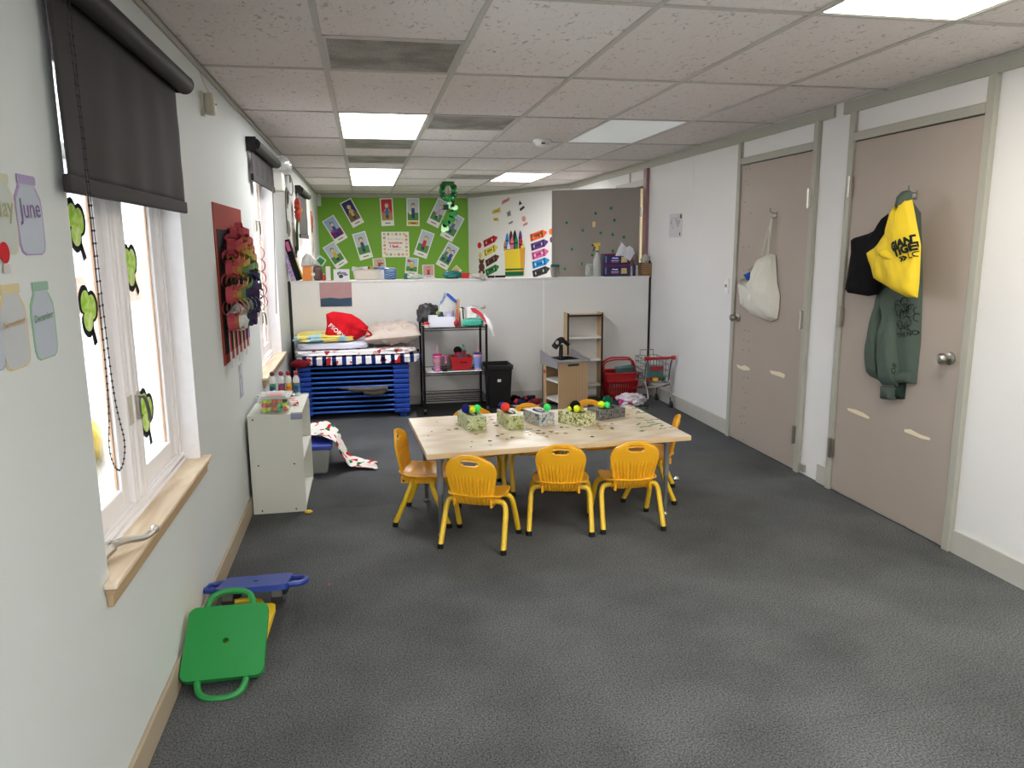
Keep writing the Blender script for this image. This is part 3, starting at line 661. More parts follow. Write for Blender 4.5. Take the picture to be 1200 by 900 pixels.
jar((2, 203), (3, 299), 30, 'May', (196, 196, 150), (186, 192, 186), 'mason jar cutout with pale yellow edge reading May')
jar((10, 333), (22, 432), 32, 'November', (214, 186, 110), (184, 188, 190), 'mason jar cutout with amber edge reading November')
jar((46, 330), (55, 420), 27, 'December', (112, 170, 120), (176, 184, 194), 'mason jar cutout with green edge reading December')
jar((-16, 338), (-10, 438), 32, 'October', (128, 144, 206), (180, 186, 196), 'mason jar cutout with blue edge reading October')
p = FL.hit(3, 299)
t = thing('gumball_cutout', 'red gumball-machine cutout between the May and November jars', 'paper cutout', tuple(FL.pt(*p)))
build('red_globe', MB().poly(FL, circ(p[0], p[1]+.005, .022, n=18), .004, .005), PAPER((190, 40, 46)), t)
build('base', MB().poly(FL, [(p[0]-.012, p[1]-.018), (p[0]+.014, p[1]-.018), (p[0]+.018, p[1]-.036), (p[0]-.014, p[1]-.036)], .004, .005), PAPER((196, 190, 186)), t)

# rainbow paper-chain board
pb = [FL.hit(248, 238), FL.hit(281, 246), FL.hit(284, 424), FL.hit(262, 429)]
bu0, bu1, bv0, bv1 = 4.03, 4.92, .97, 1.79
t = thing('paper_chain_board', 'red poster with a rainbow of paper chains and cotton clouds', 'wall craft', tuple(FL.pt((bu0+bu1)/2, bv0)))
build('poster', MB().fbox(FL, bu0, bu1, bv0, bv1, .0005, .004), PAPER((146, 58, 46)), t)
build('black_panel', MB().fbox(FL, bu0+.05, bu1-.04, bv0+.05, bv1-.13, .0042, .006), PAPER((34, 28, 30)), t)
u_, v_ = (bu0+bu1)/2, bv1-.065
cols = [(176, 76, 86), (186, 110, 84), (180, 158, 84), (118, 146, 100), (66, 68, 100), (78, 62, 94)]
cm = (bu0+bu1)/2
link_mesh = {}
for ci, c in enumerate(cols):
    R_ = .40-.062*ci; out = .05+.012*ci
    path = [(cm-R_, bv0+.22+.0*ci)] + [(cm-R_*math.cos(a), bv1-.13-.40+R_*math.sin(a)+.0) for a in [PI*k/12 for k in range(13)]] + [(cm+R_, bv0+.22)]
    pts = bez([Vector((p[0], p[1], 0)) for p in path], 6)
    L_ = [0]
    for a, b in zip(pts, pts[1:]): L_.append(L_[-1]+(b-a).length)
    step = .072; n = int(L_[-1]/step)
    for k in range(n+1):
        s_ = k*step; i = max(j for j in range(len(L_)) if L_[j] <= s_+1e-9); i = min(i, len(pts)-2)
        p = pts[i]; d_ = (pts[i+1]-pts[i]).normalized()
        m = MB(); rr = .045; ww = .017; N = 14; ax = k % 2
        for j in range(N):
            a0 = 2*PI*j/N
            x, y = rr*math.cos(a0), rr*math.sin(a0)
            for s2 in (-ww, ww):
                if ax: q = Vector((p.x+d_.x*x-d_.y*s2, p.y+d_.y*x+d_.x*s2, out+y))
                else: q = Vector((p.x+d_.x*x-d_.y*y, p.y+d_.y*x+d_.x*y, out+s2))
                m.v.append(FL.pt(q.x, q.y, max(q.z, .008)))
        m.f = [(2*j, 2*((j+1) % N), 2*((j+1) % N)+1, 2*j+1) for j in range(N)]
        build('paper_link', m, PAPER(c), t, fix=False)
for k in range(5):      # free chain hanging off the outer edge
    c = FL.pt(bu1+.02, 1.53-.075*k, .075); m = MB()
    N = 14
    for j in range(N):
        a0 = 2*PI*j/N
        for s2 in (-.03, .03): m.v.append(c+Vector((.048*math.cos(a0), s2*(1 if k % 2 else 1), .047*math.sin(a0))))
    m.f = [(2*j, 2*((j+1) % N), 2*((j+1) % N)+1, 2*j+1) for j in range(N)]
    build('paper_link', m, PAPER((170, 26, 42) if k % 2 else (196, 92, 106)), t, fix=False)
M_COT = pm('cotton_wool', (206, 206, 204), .95, var=.05, bump=.6, bscale=90)
for (uu, vv) in ((bu0+.16, 1.20), (bu0+.68, 1.24)):
    m = MB()
    for k in range(7): m.ball(FL.pt(uu+RND.uniform(-.07, .07), vv+RND.uniform(-.06, .06), .045+RND.uniform(0, .02)), .042, 10, 7, wr=.3, seed=k)
    build('cotton_cloud', m, M_COT, t, smooth=True)
sc = [(190, 60, 70), (210, 120, 60), (196, 70, 80), (212, 130, 70), (170, 70, 110), (120, 96, 170)]
for k in range(6):
    uu = bu0+.10+.13*k; zz = 1.165
    s_ = build('paper_strip', MB().fbox(FL, uu-.025, uu+.025, .945+.03*(k % 2), zz, .022, .024), PAPER((196, 190, 190)), t)
    build('coloured_band', MB().fbox(FL, uu-.018, uu+.018, 1.03, zz-.02, .0242, .0252), PAPER(sc[k]), s_)
p = FL.hit(282, 445)
one('sticker_sheet', MB().fbox(FL, p[0]-.05, p[0]+.06, p[1]-.10, p[1]+.09, .0005, .002), ramp_mat('sticker_print', 'voronoi', [(0, (150, 160, 186)), (.5, (186, 190, 200)), (.8, (166, 160, 176))], scale=30), 'narrow pale sticker sheet below the paper chain board', 'sticker')

# far left wall crafts beyond the partition
p = FL.hit(343, 246)
t = thing('paper_flower', 'red paper flower on green stem on the far window wall', 'wall craft', tuple(FL.pt(*p)))
m = MB()
for k in range(9):
    a = 2*PI*k/9; m.ball(FL.pt(p[0]+.07*math.cos(a), p[1]+.07*math.sin(a), .05), (.03, .06, .022), 8, 6, M=Matrix.Rotation(a, 3, 'X'))
build('petals', m, PAPER((206, 84, 66)), t, smooth=True)
build('centre', MB().ball(FL.pt(p[0], p[1], .07), .03), PAPER((222, 150, 90)), t, smooth=True)
build('stem', MB().tube(bez([FL.pt(p[0], p[1]-.05, .05), FL.pt(p[0]-.1, p[1]-.22, .04), FL.pt(p[0], p[1]-.42, .03)], 6), .012, 6), PAPER((60, 104, 60)), t, smooth=True)
for (px, py, wd, hg, c, lab) in [(337, 268, .22, .24, (206, 206, 196), 'pale paper sheet pinned below the emergency light wire'), (344, 278, .3, .3, (160, 140, 128), 'brown craft paper under the red paper flower'), (346, 290, .3, .22, (84, 70, 62), 'dark brown craft strip above the leaning game boxes'), (365, 260, .35, .3, (186, 116, 100), 'orange paper pinned just before the green wall'), (366, 285, .4, .42, (196, 186, 190), 'white craft paper pinned just before the green wall'), (336, 232, .12, .2, (170, 166, 140), 'olive paper tag hanging below the emergency light')]:
    u, v = FL.hit(px, py); t = thing('wall_paper_craft', lab, 'wall craft', tuple(FL.pt(u, v-hg/2)), 0, 'papers on the far window wall')
    build('sheet', MB().fbox(FL, u-wd/2, u+wd/2, v-hg/2, v+hg/2, .0005, .004), PAPER(c), t)
    build('drawing', MB().puff(FL, circ(u, v, wd*.3, hg*.35), .02, base=.0042, wr=.4, fq=20, seed=px), PAPER(tuple(int(x*.75) for x in c)), t)

# =================================================================== CUBE SHELF AND WHAT STANDS ON IT
M_LAM = pm('white_laminate', (214, 216, 206), .45, var=.02, scale=6)
CXa, CXb, CYa, CYb, CZ = XL+.02, -.405, 4.5, 5.14, .602
t = thing('cube_shelf', 'low white laminate cube shelf against the window wall', 'shelf', ((CXa+CXb)/2, (CYa+CYb)/2, 0))
b_ = .016
build('side_panel', MB().box(CXa, CXb, CYa, CYa+b_, .0, CZ-b_), M_LAM, t, bevel=.0015); build('side_panel', MB().box(CXa, CXb, CYb-b_, CYb, 0, CZ-b_), M_LAM, t, bevel=.0015)
build('top', MB().box(CXa, CXb, CYa, CYb, CZ-b_, CZ), M_LAM, t, bevel=.0015)
build('back_panel', MB().box(CXa, CXa+.006, CYa+b_, CYb-b_, .02, CZ-b_), M_LAM, t)
for z in (.012, .30): build('shelf_board', MB().box(CXa+.006, CXb-.002, CYa+b_, CYb-b_, z, z+b_), M_LAM, t)
for (x, z) in [(CXa+.03, CZ-.025), (CXb-.05, CZ-.025), (CXa+.045, .30), (CXb-.055, .30), (CXa+.05, .02), (CXb-.06, .02)]:
    build('cam_screw', MB().lathe((x, CYa, z), [(.005, 0), (.005, -.0015)], 8, 'y'), M_BLACK, t)
build('corner_guard', MB().box(CXb-.06, CXb+.002, CYa-.003, CYa+.035, CZ-.032, CZ+.002), film('guard_film', (150, 156, 186), .75), t, label='translucent corner guard')
build('corner_guard', MB().box(CXb-.06, CXb+.002, CYb-.035, CYb+.003, CZ-.032, CZ+.002), film('guard_film', (150, 156, 186), .75), t)
# clear tub of pompoms
tx0, tx1, ty0, ty1 = -.64, -.48, 4.54, 4.70
t = thing('plastic_tub', 'clear plastic tub with lid full of neon pompoms', 'container', ((tx0+tx1)/2, (ty0+ty1)/2, CZ))
M_CLEAR = film('clear_plastic', (226, 232, 230), .10)
m = MB().box(tx0, tx1, ty0, ty1, CZ+.001, CZ+.004).box(tx0, tx0+.003, ty0, ty1, CZ, CZ+.085).box(tx1-.003, tx1, ty0, ty1, CZ, CZ+.085).box(tx0, tx1, ty0, ty0+.003, CZ, CZ+.085).box(tx0, tx1, ty1-.003, ty1, CZ, CZ+.085)
build('tub_wall', m, M_CLEAR, t)
li = build('lid', MB().box(tx0-.012, tx1+.012, ty0-.012, ty1+.05, CZ+.085, CZ+.095).box(tx0+.01, tx1-.01, ty0+.01, ty1-.01, CZ+.095, CZ+.10), film('lid_plastic', (222, 226, 222), .5), t, bevel=.003)
build('label_print', MB().box(tx0+.04, tx1-.04, ty0+.04, ty1-.06, CZ+.1005, CZ+.102), PAPER((226, 150, 156)), li)
pc = [(214, 244, 30), (210, 240, 30), (222, 246, 60), (40, 214, 120), (236, 60, 50), (24, 26, 30), (206, 236, 30), (226, 246, 60), (246, 110, 80)]
pn = ['lime yellow', 'lime yellow', 'pale lemon', 'bright green', 'small red', 'tiny black', 'lime yellow', 'pale lemon', 'coral orange']
k = 0
for zz in range(3):
    for ix in range(5):
        for iy in range(3):
            r = RND.uniform(.012, .018); ci_ = RND.randrange(len(pc))
            if iy > 0 and zz < 2 and RND.random() < .35: continue
            o = one('pompom', MB().ball((tx0+.022+ix*.029+RND.uniform(-.004, .004), ty0+.022+iy*.045+RND.uniform(-.006, .006), CZ+.02+zz*.026), r, 9, 6, wr=.15, seed=k), CLOTH(pc[ci_]), pn[ci_]+' pompom inside the clear plastic tub on the white shelf', 'pompom', 'pompoms in the clear tub', smooth=True); k += 1
# dot-marker bottles at the far end of the shelf top
M_DOTL = [ramp_mat('marker_label_%d' % i, 'noise', s_, scale=24, interp='LINEAR') for i, s_ in enumerate([[(.35, (30, 60, 120)), (.5, (60, 150, 120)), (.62, (210, 190, 60))], [(.35, (190, 50, 40)), (.5, (40, 70, 140)), (.62, (220, 180, 60))], [(.35, (220, 90, 40)), (.5, (220, 190, 70)), (.62, (60, 150, 90))], [(.35, (40, 60, 130)), (.5, (60, 140, 160)), (.62, (210, 90, 60))]])]
for k, px in enumerate((319, 329.5, 338, 347)):
    p = atY(5.10, px, 440); x = p.x; y = 5.085
    lab = ['dot marker bottle with dark plum tip next to the window sill', 'dot marker bottle with red and blue label next to the plum-tipped one', 'dot marker bottle with orange and yellow label on the shelf top', 'dot marker bottle at the shelf edge before the blue cots'][k]
    t = thing('dot_marker', lab, 'paint marker', (x, y, CZ), 0, 'dot marker bottles on the shelf')
    c = (x, y, CZ)
    build('bottle', MB().lathe(c, [(.019, .001), (.021, .004), (.021, .105), (.019, .118), (.012, .128), (.012, .135)], 16), PLASTIC((226, 226, 222)), t, smooth=True)
    build('label_wrap', MB().lathe(c, [(.0214, .02), (.0216, .021), (.0216, .085), (.0214, .086)], 16, caps=False), M_DOTL[k], t, smooth=True, fix=False)
    build('sponge_cap', MB().ball((x, y, CZ+.148), (.0155, .0155, .017)), PLASTIC((86, 20, 42) if k == 0 else (150, 26, 42), .3), t, smooth=True)
# glitter bag and papers behind the tub
o = one('clear_bag', MB().ball((-.585, 4.93, CZ+.034), (.11, .075, .024), 20, 10, wr=.5, fq=4, seed=3), ramp_mat('bag_of_bits', 'voronoi', [(0, (206, 206, 204)), (.55, (180, 176, 178)), (.75, (150, 130, 150)), (.9, (200, 60, 90)), (.95, (226, 226, 222))], scale=90, rough=.3), 'crumpled clear bag of glitter bits behind the pompom tub', 'bag', smooth=True)
one('paper_scrap', MB().cbox((-.475, 4.80, CZ+.0125), (.05, .12, .022), Rz(.2)), ramp_mat('red_print', 'voronoi', [(0, (220, 210, 206)), (.5, (196, 60, 80)), (.7, (230, 226, 220))], scale=40), 'small red printed packet lying between tub and marker bottles', 'packet')
one('yellow_bean', MB().ball((-.39, 4.455, .011), (.024, .012, .0115), 12, 8), PLASTIC((238, 196, 50)), 'small yellow plastic bean on the carpet by the white shelf', 'toy', smooth=True)
# tote with blue lid and flowered cloth behind the shelf
bx0, bx1, by0, by1 = -.66, -.34, 5.2, 5.78
bx0, bx1 = -.62, -.29
t = thing('storage_tote', 'clear storage tote with blue lid behind the white shelf', 'storage box', ((bx0+bx1)/2, (by0+by1)/2, 0))
def taper(x0, x1, y0, y1, z0, z1, k):
    cx_, cy_ = (x0+x1)/2, (y0+y1)/2; m = MB()
    lo = [(cx_+(x-cx_)*k, cy_+(y-cy_)*k, z0) for x, y in ((x0, y0), (x1, y0), (x1, y1), (x0, y1))]; hi = [(x, y, z1) for x, y in ((x0, y0), (x1, y0), (x1, y1), (x0, y1))]
    return m.add(lo+hi, [(3, 2, 1, 0), (4, 5, 6, 7), (0, 1, 5, 4), (1, 2, 6, 5), (2, 3, 7, 6), (3, 0, 4, 7)])
build('tub', taper(bx0, bx1, by0, by1, 0, .19, .84), film('tote_plastic', (196, 200, 196), .62), t, bevel=.02)
build('lid', MB().box(bx0-.015, bx1+.015, by0-.015, by1+.015, .19, .222), PLASTIC((66, 84, 180)), t, bevel=.008)
M_FLOR = ramp_mat('flowered_cloth', 'voronoi', [(0, (236, 234, 230)), (.52, (196, 30, 44)), (.66, (236, 234, 230)), (.72, (30, 120, 70)), (.80, (236, 234, 230)), (.9, (40, 40, 44)), (.95, (206, 40, 60))], scale=30, rough=.9, spec=.1)
def cl(a, b):
    # runs from the tote lid, over its edge and along the carpet
    path = [(-.56, .27), (-.42, .27), (-.33, .268), (-.25, .225), (-.215, .12), (-.17, .03), (-.07, .018), (.02, .012)]
    i = min(int(a*7), 6); f_ = a*7-i; x = path[i][0]*(1-f_)+path[i+1][0]*f_; z = path[i][1]*(1-f_)+path[i+1][1]*f_
    wd = .20*(1-.62*a**2); y = 5.48+(b-.5)*2*wd-.13*a+.03*math.sin(a*9+1)
    z += .035*noise.noise(Vector((a*5, b*4, 1)))*(1-.7*a)+.018*math.sin(b*14+a*3)*(1-.6*a)+.012*a*math.sin(b*PI)
    return Vector((x+.012*math.sin(b*9), y, max(z, .008 if a > .7 else .0)))
one('flowered_cloth', MB().grid(cl, 40, 22), M_FLOR, 'white cloth with red and green flowers spilling off the blue tote lid', 'cloth', smooth=True, solid=.004, sub=1, fix=False)

# =================================================================== SCOOTER BOARDS
def scooter(name, rgb, label, wheels=True):
    t = thing('scooter_board', label, 'scooter board', (0, 0, 0), 0, 'scooter boards by the window wall'); M = PLASTIC(rgb, .42)
    s_ = .29; XYF = Fr((0, 0, 0), (1, 0, 0), (0, 1, 0), (0, 0, 1))
    bm_ = MB()
    outl = rrect(0, 0, s_, s_, .03, 5); hole = circ(0, .0, .011, n=16)
    # board with a small finger hole
    n, k = len(outl), len(hole)
    import itertools
    m = MB()
    for z in (.066, .09):
        m.v += [Vector((x, y, z)) for x, y in outl]+[Vector((x, y, z)) for x, y in hole]
    T_ = n+k
    def ringfaces(o):
        ang = lambda p: math.atan2(p.y, p.x)
        fs = []; A = sorted(range(n), key=lambda i: ang(m.v[o+i])); B = sorted(range(k), key=lambda i: ang(m.v[o+n+i]))
        j = 0
        tri = []
        i = 0; ia = 0; ib = 0
        while ia < n or ib < k:
            a_next = ang(m.v[o+A[ia]]) if ia < n else 9; b_next = ang(m.v[o+n+B[ib]]) if ib < k else 9
            if a_next <= b_next: tri.append((o+A[ia-1], o+A[ia % n], o+n+B[ib-1])); ia += 1
            else: tri.append((o+n+B[ib-1], o+n+B[ib % k], o+A[ia-1])); ib += 1
        return tri
    m.f += ringfaces(0)+ringfaces(T_)
    m.f += [(i, (i+1) % n, T_+(i+1) % n, T_+i) for i in range(n)]+[(n+i, n+(i+1) % k, T_+n+(i+1) % k, T_+n+i) for i in range(k)]
    build('deck', m, M, t, local=True)
    for s in (-1, 1):
        pts = bez([(-.085, s*s_/2, .076), (-.07, s*(s_/2+.045), .076), (-.03, s*(s_/2+.066), .076), (.03, s*(s_/2+.066), .076), (.07, s*(s_/2+.045), .076), (.085, s*s_/2, .076)], 6)
        build('handle', MB().tube(pts, .0125, 8), M, t, smooth=True, local=True)
    if wheels:
        for sx in (-1, 1):
            for sy in (-1, 1):
                c = build('caster', MB().box(sx*.105-.014, sx*.105+.014, sy*.1-.02, sy*.1+.02, .035, .066), pm('caster_fork', (120, 120, 120), .4, .8), t, local=True)
                build('wheel', MB().lathe((sx*.105, sy*.1, .026), [(.026, -.01), (.026, .01)], 16, 'x'), M_BLACK, c, smooth=True, local=True)
    return t
g = scooter('scooter_board', (34, 140, 66), 'green plastic scooter board tilted over the yellow one')
yl = scooter('scooter_board', (240, 200, 40), 'yellow plastic scooter board flat under the green one')
bl = scooter('scooter_board', (32, 62, 150), 'blue plastic scooter board standing behind the green one')
yl.location = (-.575, 2.975, 0); yl.rotation_euler = (0, 0, -.03)
bl.location = (-.525, 3.235, .045); bl.rotation_euler = (-.25, 0, 0); 
for c in bl.children:
    for v in (c.data.vertices if c.data.users == 1 else []): v.co = (-v.co.y, v.co.x, v.co.z)
    for d in c.children:
        for v in d.data.vertices: v.co = (-v.co.y, v.co.x, v.co.z)
g.rotation_euler = (.605, 0, -.01); g.location = (-.565, 2.797, .06)

# =================================================================== COTS AND BEDDING
M_BLUE = PLASTIC((16, 62, 160), .4); M_RAIL = PLASTIC((24, 88, 180), .35)
CT0, CT1, CTY0, CTY1 = -.63, .36, 6.93, 7.44
ordn = ['lowest', 'second', 'third', 'fourth', 'fifth', 'sixth', 'seventh', 'eighth', 'ninth', 'topmost']
def cot():
    t = thing('stacking_cot', '', 'cot', ((CT0+CT1)/2, (CTY0+CTY1)/2, 0), 0, 'stack of blue cots'); pz = .0
    for x0, x1, lb in ((CT0, CT0+.11, 0), (CT1-.145, CT1, 1)):
        e = build('end_piece', MB().box(x0, x1, CTY0, CTY1, pz+.003, pz+.043), M_BLUE, t, bevel=.008)
    for y in (CTY0+.03, CTY1-.03): build('rail', MB().tube([(CT0+.1, y, pz+.027), (CT1-.135, y, pz+.027)], .010, 10), M_RAIL, t, smooth=True)
    build('mesh_bed', MB().box(CT0+.1, CT1-.135, CTY0+.10, CTY1-.045, pz+.02, pz+.024), CLOTH((18, 24, 50)), t)
    return t
proto = cot()
for i in range(10):
    o = proto if i == 0 else copy_tree(proto)
    o.location.z = .042+.046*i
    o['label'] = 'blue plastic stacking cot, '+(ordn[i]+' of the stack' if i in (0, 9) else ordn[i]+' from the floor in the stack')
for x in (CT0+.05, CT1-.06):
    for y in (CTY0+.06, CTY1-.06): build('foot', MB().box(x-.03, x+.03, y-.03, y+.03, .0, .045), M_BLUE, proto)
CTZ = .042+.046*10
def slab(name, x0, x1, y0, y1, z0, z1, mat, label, cat, wr=.06, fq=4, seed=1, pw=.28, grp=None, nu=56, nv=20):
    return one(name, MB().ball(((x0+x1)/2, (y0+y1)/2, (z0+z1)/2), ((x1-x0)/2, (y1-y0)/2, (z1-z0)/2), nu, nv, wr=wr, fq=fq, seed=seed, pw=pw), mat, label, cat, grp, smooth=True)
M_STRIPE = ramp_mat('navy_stripe', 'wave', [(0, (236, 236, 240)), (.62, (28, 44, 100))], scale=3.6, rough=.9, dist=.6, spec=.1)
_n = M_STRIPE.node_tree.nodes; _l = M_STRIPE.node_tree.links       # red and yellow figures printed between the stripes
_v = _n.new('ShaderNodeTexVoronoi'); _v.inputs['Scale'].default_value = 22; _l.new(_n['Mapping'].outputs[0], _v.inputs['Vector'])
_rp = _n.new('ShaderNodeValToRGB'); _rp.color_ramp.interpolation = 'CONSTANT'; _e = _rp.color_ramp.elements; _e.new(.5); _e.new(.6)
for _i, (_p, _c2) in enumerate([(0, (1, 1, 1, 1)), (.62, (.55, .03, .04, 1)), (.75, (1, 1, 1, 1)), (.9, (.75, .5, .06, 1))]): _e[_i].position = _p; _e[_i].color = _c2
_l.new(_v.outputs['Color'], _rp.inputs[0]); _mx = _n.new('ShaderNodeMix'); _mx.data_type = 'RGBA'; _mx.blend_type = 'MULTIPLY'; _mx.inputs[0].default_value = 1
_s0 = _n['Principled BSDF'].inputs['Base Color'].links[0].from_socket; _l.new(_s0, _mx.inputs[6]); _l.new(_rp.outputs[0], _mx.inputs[7]); _l.new(_mx.outputs[2], _n['Principled BSDF'].inputs['Base Color'])
M_PRINT = ramp_mat('leaf_print', 'voronoi', [(0, (232, 230, 232)), (.5, (206, 170, 166)), (.62, (232, 230, 232)), (.72, (170, 60, 60)), (.78, (232, 230, 232)), (.9, (176, 160, 190))], scale=26, rough=.9, spec=.1)
M_LAV = pm('lavender_sheet', (214, 216, 232), .85, var=.03, scale=30, bump=.25, bscale=14, spec=.15)
M_QUILT = ramp_mat('patchwork_quilt', 'voronoi', [(0, (238, 220, 120)), (.45, (238, 226, 140)), (.6, (150, 178, 206)), (.75, (176, 214, 222)), (.9, (238, 220, 120))], scale=7, rough=.9, bump=.3, spec=.1)
slab('striped_blanket', -.65, .47, 6.90, 7.46, CTZ+.004, CTZ+.088, M_STRIPE, 'folded blanket with navy stripes and red figures on the blue cots', 'blanket', wr=.07, seed=2)
slab('printed_sheet', -.645, .43, 6.92, 7.46, CTZ+.091, CTZ+.143, M_PRINT, 'folded white sheet with reddish leaf print above the striped blanket', 'sheet', wr=.08, seed=4)
slab('lavender_sheet', -.63, .0, 6.94, 7.45, CTZ+.146, CTZ+.212, M_LAV, 'pale lavender folded sheet under the patchwork quilt', 'sheet', wr=.07, seed=6)
slab('patchwork_quilt', -.66, -.12, 6.93, 7.44, CTZ+.215, CTZ+.275, M_QUILT, 'folded yellow and blue patchwork quilt under the red bag', 'quilt', wr=.12, seed=8, pw=.4)
M_BEIGE = pm('beige_linen', (196, 182, 172), .9, var=.05, scale=12, bump=.4, bscale=16, spec=.1)
def pillow_mesh():
    m = MB(); n = 30
    c = Vector((.222, 7.18, CTZ+.265))
    def f(side):
        def q(a, b):
            x, y = (a-.5)*2, (b-.5)*2
            th = ((1-abs(x)**3.2)*(1-abs(y)**3.2)); th = max(th, 0)**.5
            wz = .03*noise.noise(Vector((a*7, b*6, 2)))+.022*noise.noise(Vector((a*16, b*12, 4)))
            k = 1-.06*(abs(y)**2)*(1-abs(x)) ; k2 = 1-.06*(abs(x)**2)*(1-abs(y))
            return c+Vector((x*.255*k, y*.25*k2, side*(.078*th)+wz*th+.045*(.5*y-.1*x)+.02*x))
        return q
    m.grid(f(1), n, n); m.grid(f(-1), n, n); return m
t = thing('pillow', 'rumpled beige linen pillow on the stacked bedding', 'pillow', (.2, 7.18, CTZ+.15))
build('pillowcase', pillow_mesh(), M_BEIGE, t, smooth=True)
# red tote bag lying on the quilt
pp = [(382, 368), (390, 365), (400, 366), (412, 368), (422, 374), (432, 383), (428, 393), (418, 398), (405, 398), (392, 396), (381, 392), (383, 381)]
FBag = Fr((0, 7.08, 0), (1, 0, 0), (0, .45, .893), (0, -.893, .45)); FBag.O = Vector((0, 7.0, 0))
FBag = Fr((0, 7.05, 0), (1, 0, 0), (0, 0, 1), (0, -1, 0))
m = MB().puff(FBag, px_out(FBag, pp), .10, base=0, wr=.35, fq=16, seed=5, step=.02)
t = thing('shopping_bag', 'red fabric shopping bag with white lettering on the quilt', 'bag', (-.2, 7.05, CTZ+.27)); b_ = bvh(m)
build('bag_body', m, CLOTH((206, 28, 40)), t, smooth=True, angle=60)
cu_, cv_, L_, an = px_line(FBag, (387, 380), (403, 393)); build('lettering', lettering('FSOBY', FBag, cu_, cv_, width=L_*1.05, rot=an, bold=.02, surf=b_, lift=.003), PAPER((240, 238, 236)), t, fix=False)
build('handle', MB().tube(bez([(-.06, 6.97, CTZ+.33), (.0, 6.93, CTZ+.31), (.03, 6.95, CTZ+.27), (-.02, 6.96, CTZ+.26)], 6), .009, 6), CLOTH((206, 28, 40)), t, smooth=True)
one('maroon_cloth', MB().ball((-.60, 6.86, .545), (.085, .04, .035), 18, 10, wr=.5, fq=3, seed=12), CLOTH((110, 24, 32)), 'crumpled maroon cloth at the corner of the blue cots', 'cloth', smooth=True)
# rolled grey cloth stuck between the cot rails
t = thing('rolled_cloth', 'grey-brown rolled cloth pushed between the cot rails', 'cloth', (.0, 6.9, .25))
build('roll', MB().tube(bez([(-.27, 6.915, .300), (-.12, 6.905, .285), (.0, 6.9, .280), (.12, 6.905, .287), (.16, 6.905, .285)], 6), [.007]*4+[.024]*21, 10), CLOTH((96, 88, 80)), t, smooth=True)
build('loose_fold', MB().tube(bez([(-.06, 6.89, .262), (.03, 6.885, .240), (.14, 6.89, .258)], 6), [.006]+[.022]*10+[.012]*2, 8), CLOTH((74, 66, 60)), t, smooth=True)

# =================================================================== ART ON THE PARTITION
u0, v0 = FH.hit(374, 331); u1, v1 = FH.hit(413, 359)
t = thing('painted_paper', 'paper painted dusty pink over dark blue taped to the partition', 'painting', tuple(FH.pt((u0+u1)/2, v1)))
build('pink_field', MB().fbox(FH, u0, u1, v1, v0, .0005, .003), pm('pink_paint', (176, 138, 142), .8, var=.12, scale=9), t)
build('blue_field', MB().poly(FH, [(u0+.005, v1+.003), (u1-.004, v1+.003), (u1-.003, v1+.085), (u0+(u1-u0)*.6, v1+.078), (u0+.1, v1+.088), (u0+.005, v1+.08)], .0032, .005), pm('blue_paint', (52, 76, 100), .8, var=.2, scale=12), t)

# =================================================================== WIRE RACK WITH THINGS
RX0, RX1, RY0, RY1, RZ = .50, 1.09, 6.97, 7.36, .835
M_RACK = pm('black_wire', (20, 20, 22), .4, .4, .05)
t = thing('wire_rack', 'black three-tier wire rack on casters beside the cots', 'shelf rack', ((RX0+RX1)/2, (RY0+RY1)/2, 0))
for x in (RX0, RX1):
    for y in (RY0, RY1):
        p_ = build('post', MB().tube([(x, y, .05), (x, y, RZ+.006)], .0115, 10), M_RACK, t, smooth=True)
        build('caster', MB().lathe((x, y, .031), [(.026, -.011), (.026, .011)], 14, 'x').box(x-.016, x+.016, y-.012, y+.012, .03, .06), M_BLACK, p_, smooth=True)
for z in (.15, .395, RZ-.02):
    m = MB()
    for zz in (z, z-.022):
        m.tube([(RX0, RY0, zz), (RX1, RY0, zz), (RX1, RY1, zz), (RX0, RY1, zz)], .004, 6, closed=True)
    n = 24
    for k in range(n):
        x = RX0+(RX1-RX0)*(k+.5)/n; m.tube([(x, RY0, z), (x, RY1, z)], .0022, 5)
        m.tube([(x-.012, RY0, z-.022), (x, RY0, z), (x+.012, RY0, z-.022)], .0022, 5)
    for y in (RY0+.13, RY0+.26): m.tube([(RX0, y, z-.006), (RX1, y, z-.006)], .003, 5)
    build('wire_shelf', m, M_RACK, t, smooth=True)
RT = RZ-.015     # top shelf surface
def on(px, y, py=380): return atY(y, px, py).x
slab('black_bag', on(490, 7.28), on(513, 7.28), 7.215, 7.35, RT, RT+.20, pm('black_bin_bag', (52, 52, 54), .35, var=.2, scale=30, bump=.6, bscale=25), 'crumpled black plastic bag at the corner of the rack top', 'bag', wr=.3, fq=3, seed=3, pw=.8)
t = thing('glue_pot', 'small pot with red lid on the rack top before the black bag', 'pot', (on(500, 6.99), 6.995, RT))
c = (on(500, 6.99), 6.995, RT); build('pot', MB().lathe(c, [(.024, .001), (.024, .03)], 14), PLASTIC((226, 220, 214)), t, smooth=True); build('lid', MB().lathe(c, [(.027, .03), (.027, .05), (.02, .052)], 14), PLASTIC((214, 44, 50)), t, smooth=True)
x0, x1 = on(504, 7.0), on(533, 7.0)
t = thing('paper_bin', 'white open box of papers in the middle of the rack top', 'box', ((x0+x1)/2, 7.09, RT))
m = MB().box(x0, x1, 7.0, 7.004, RT+.002, RT+.098).box(x0, x1, 7.196, 7.2, RT+.002, RT+.098).box(x0, x0+.004, 7.004, 7.196, RT+.002, RT+.098).box(x1-.004, x1, 7.004, 7.196, RT+.002, RT+.098).box(x0, x1, 7.0, 7.2, RT+.001, RT+.004)
build('box_walls', m, PAPER((226, 228, 240)), t)
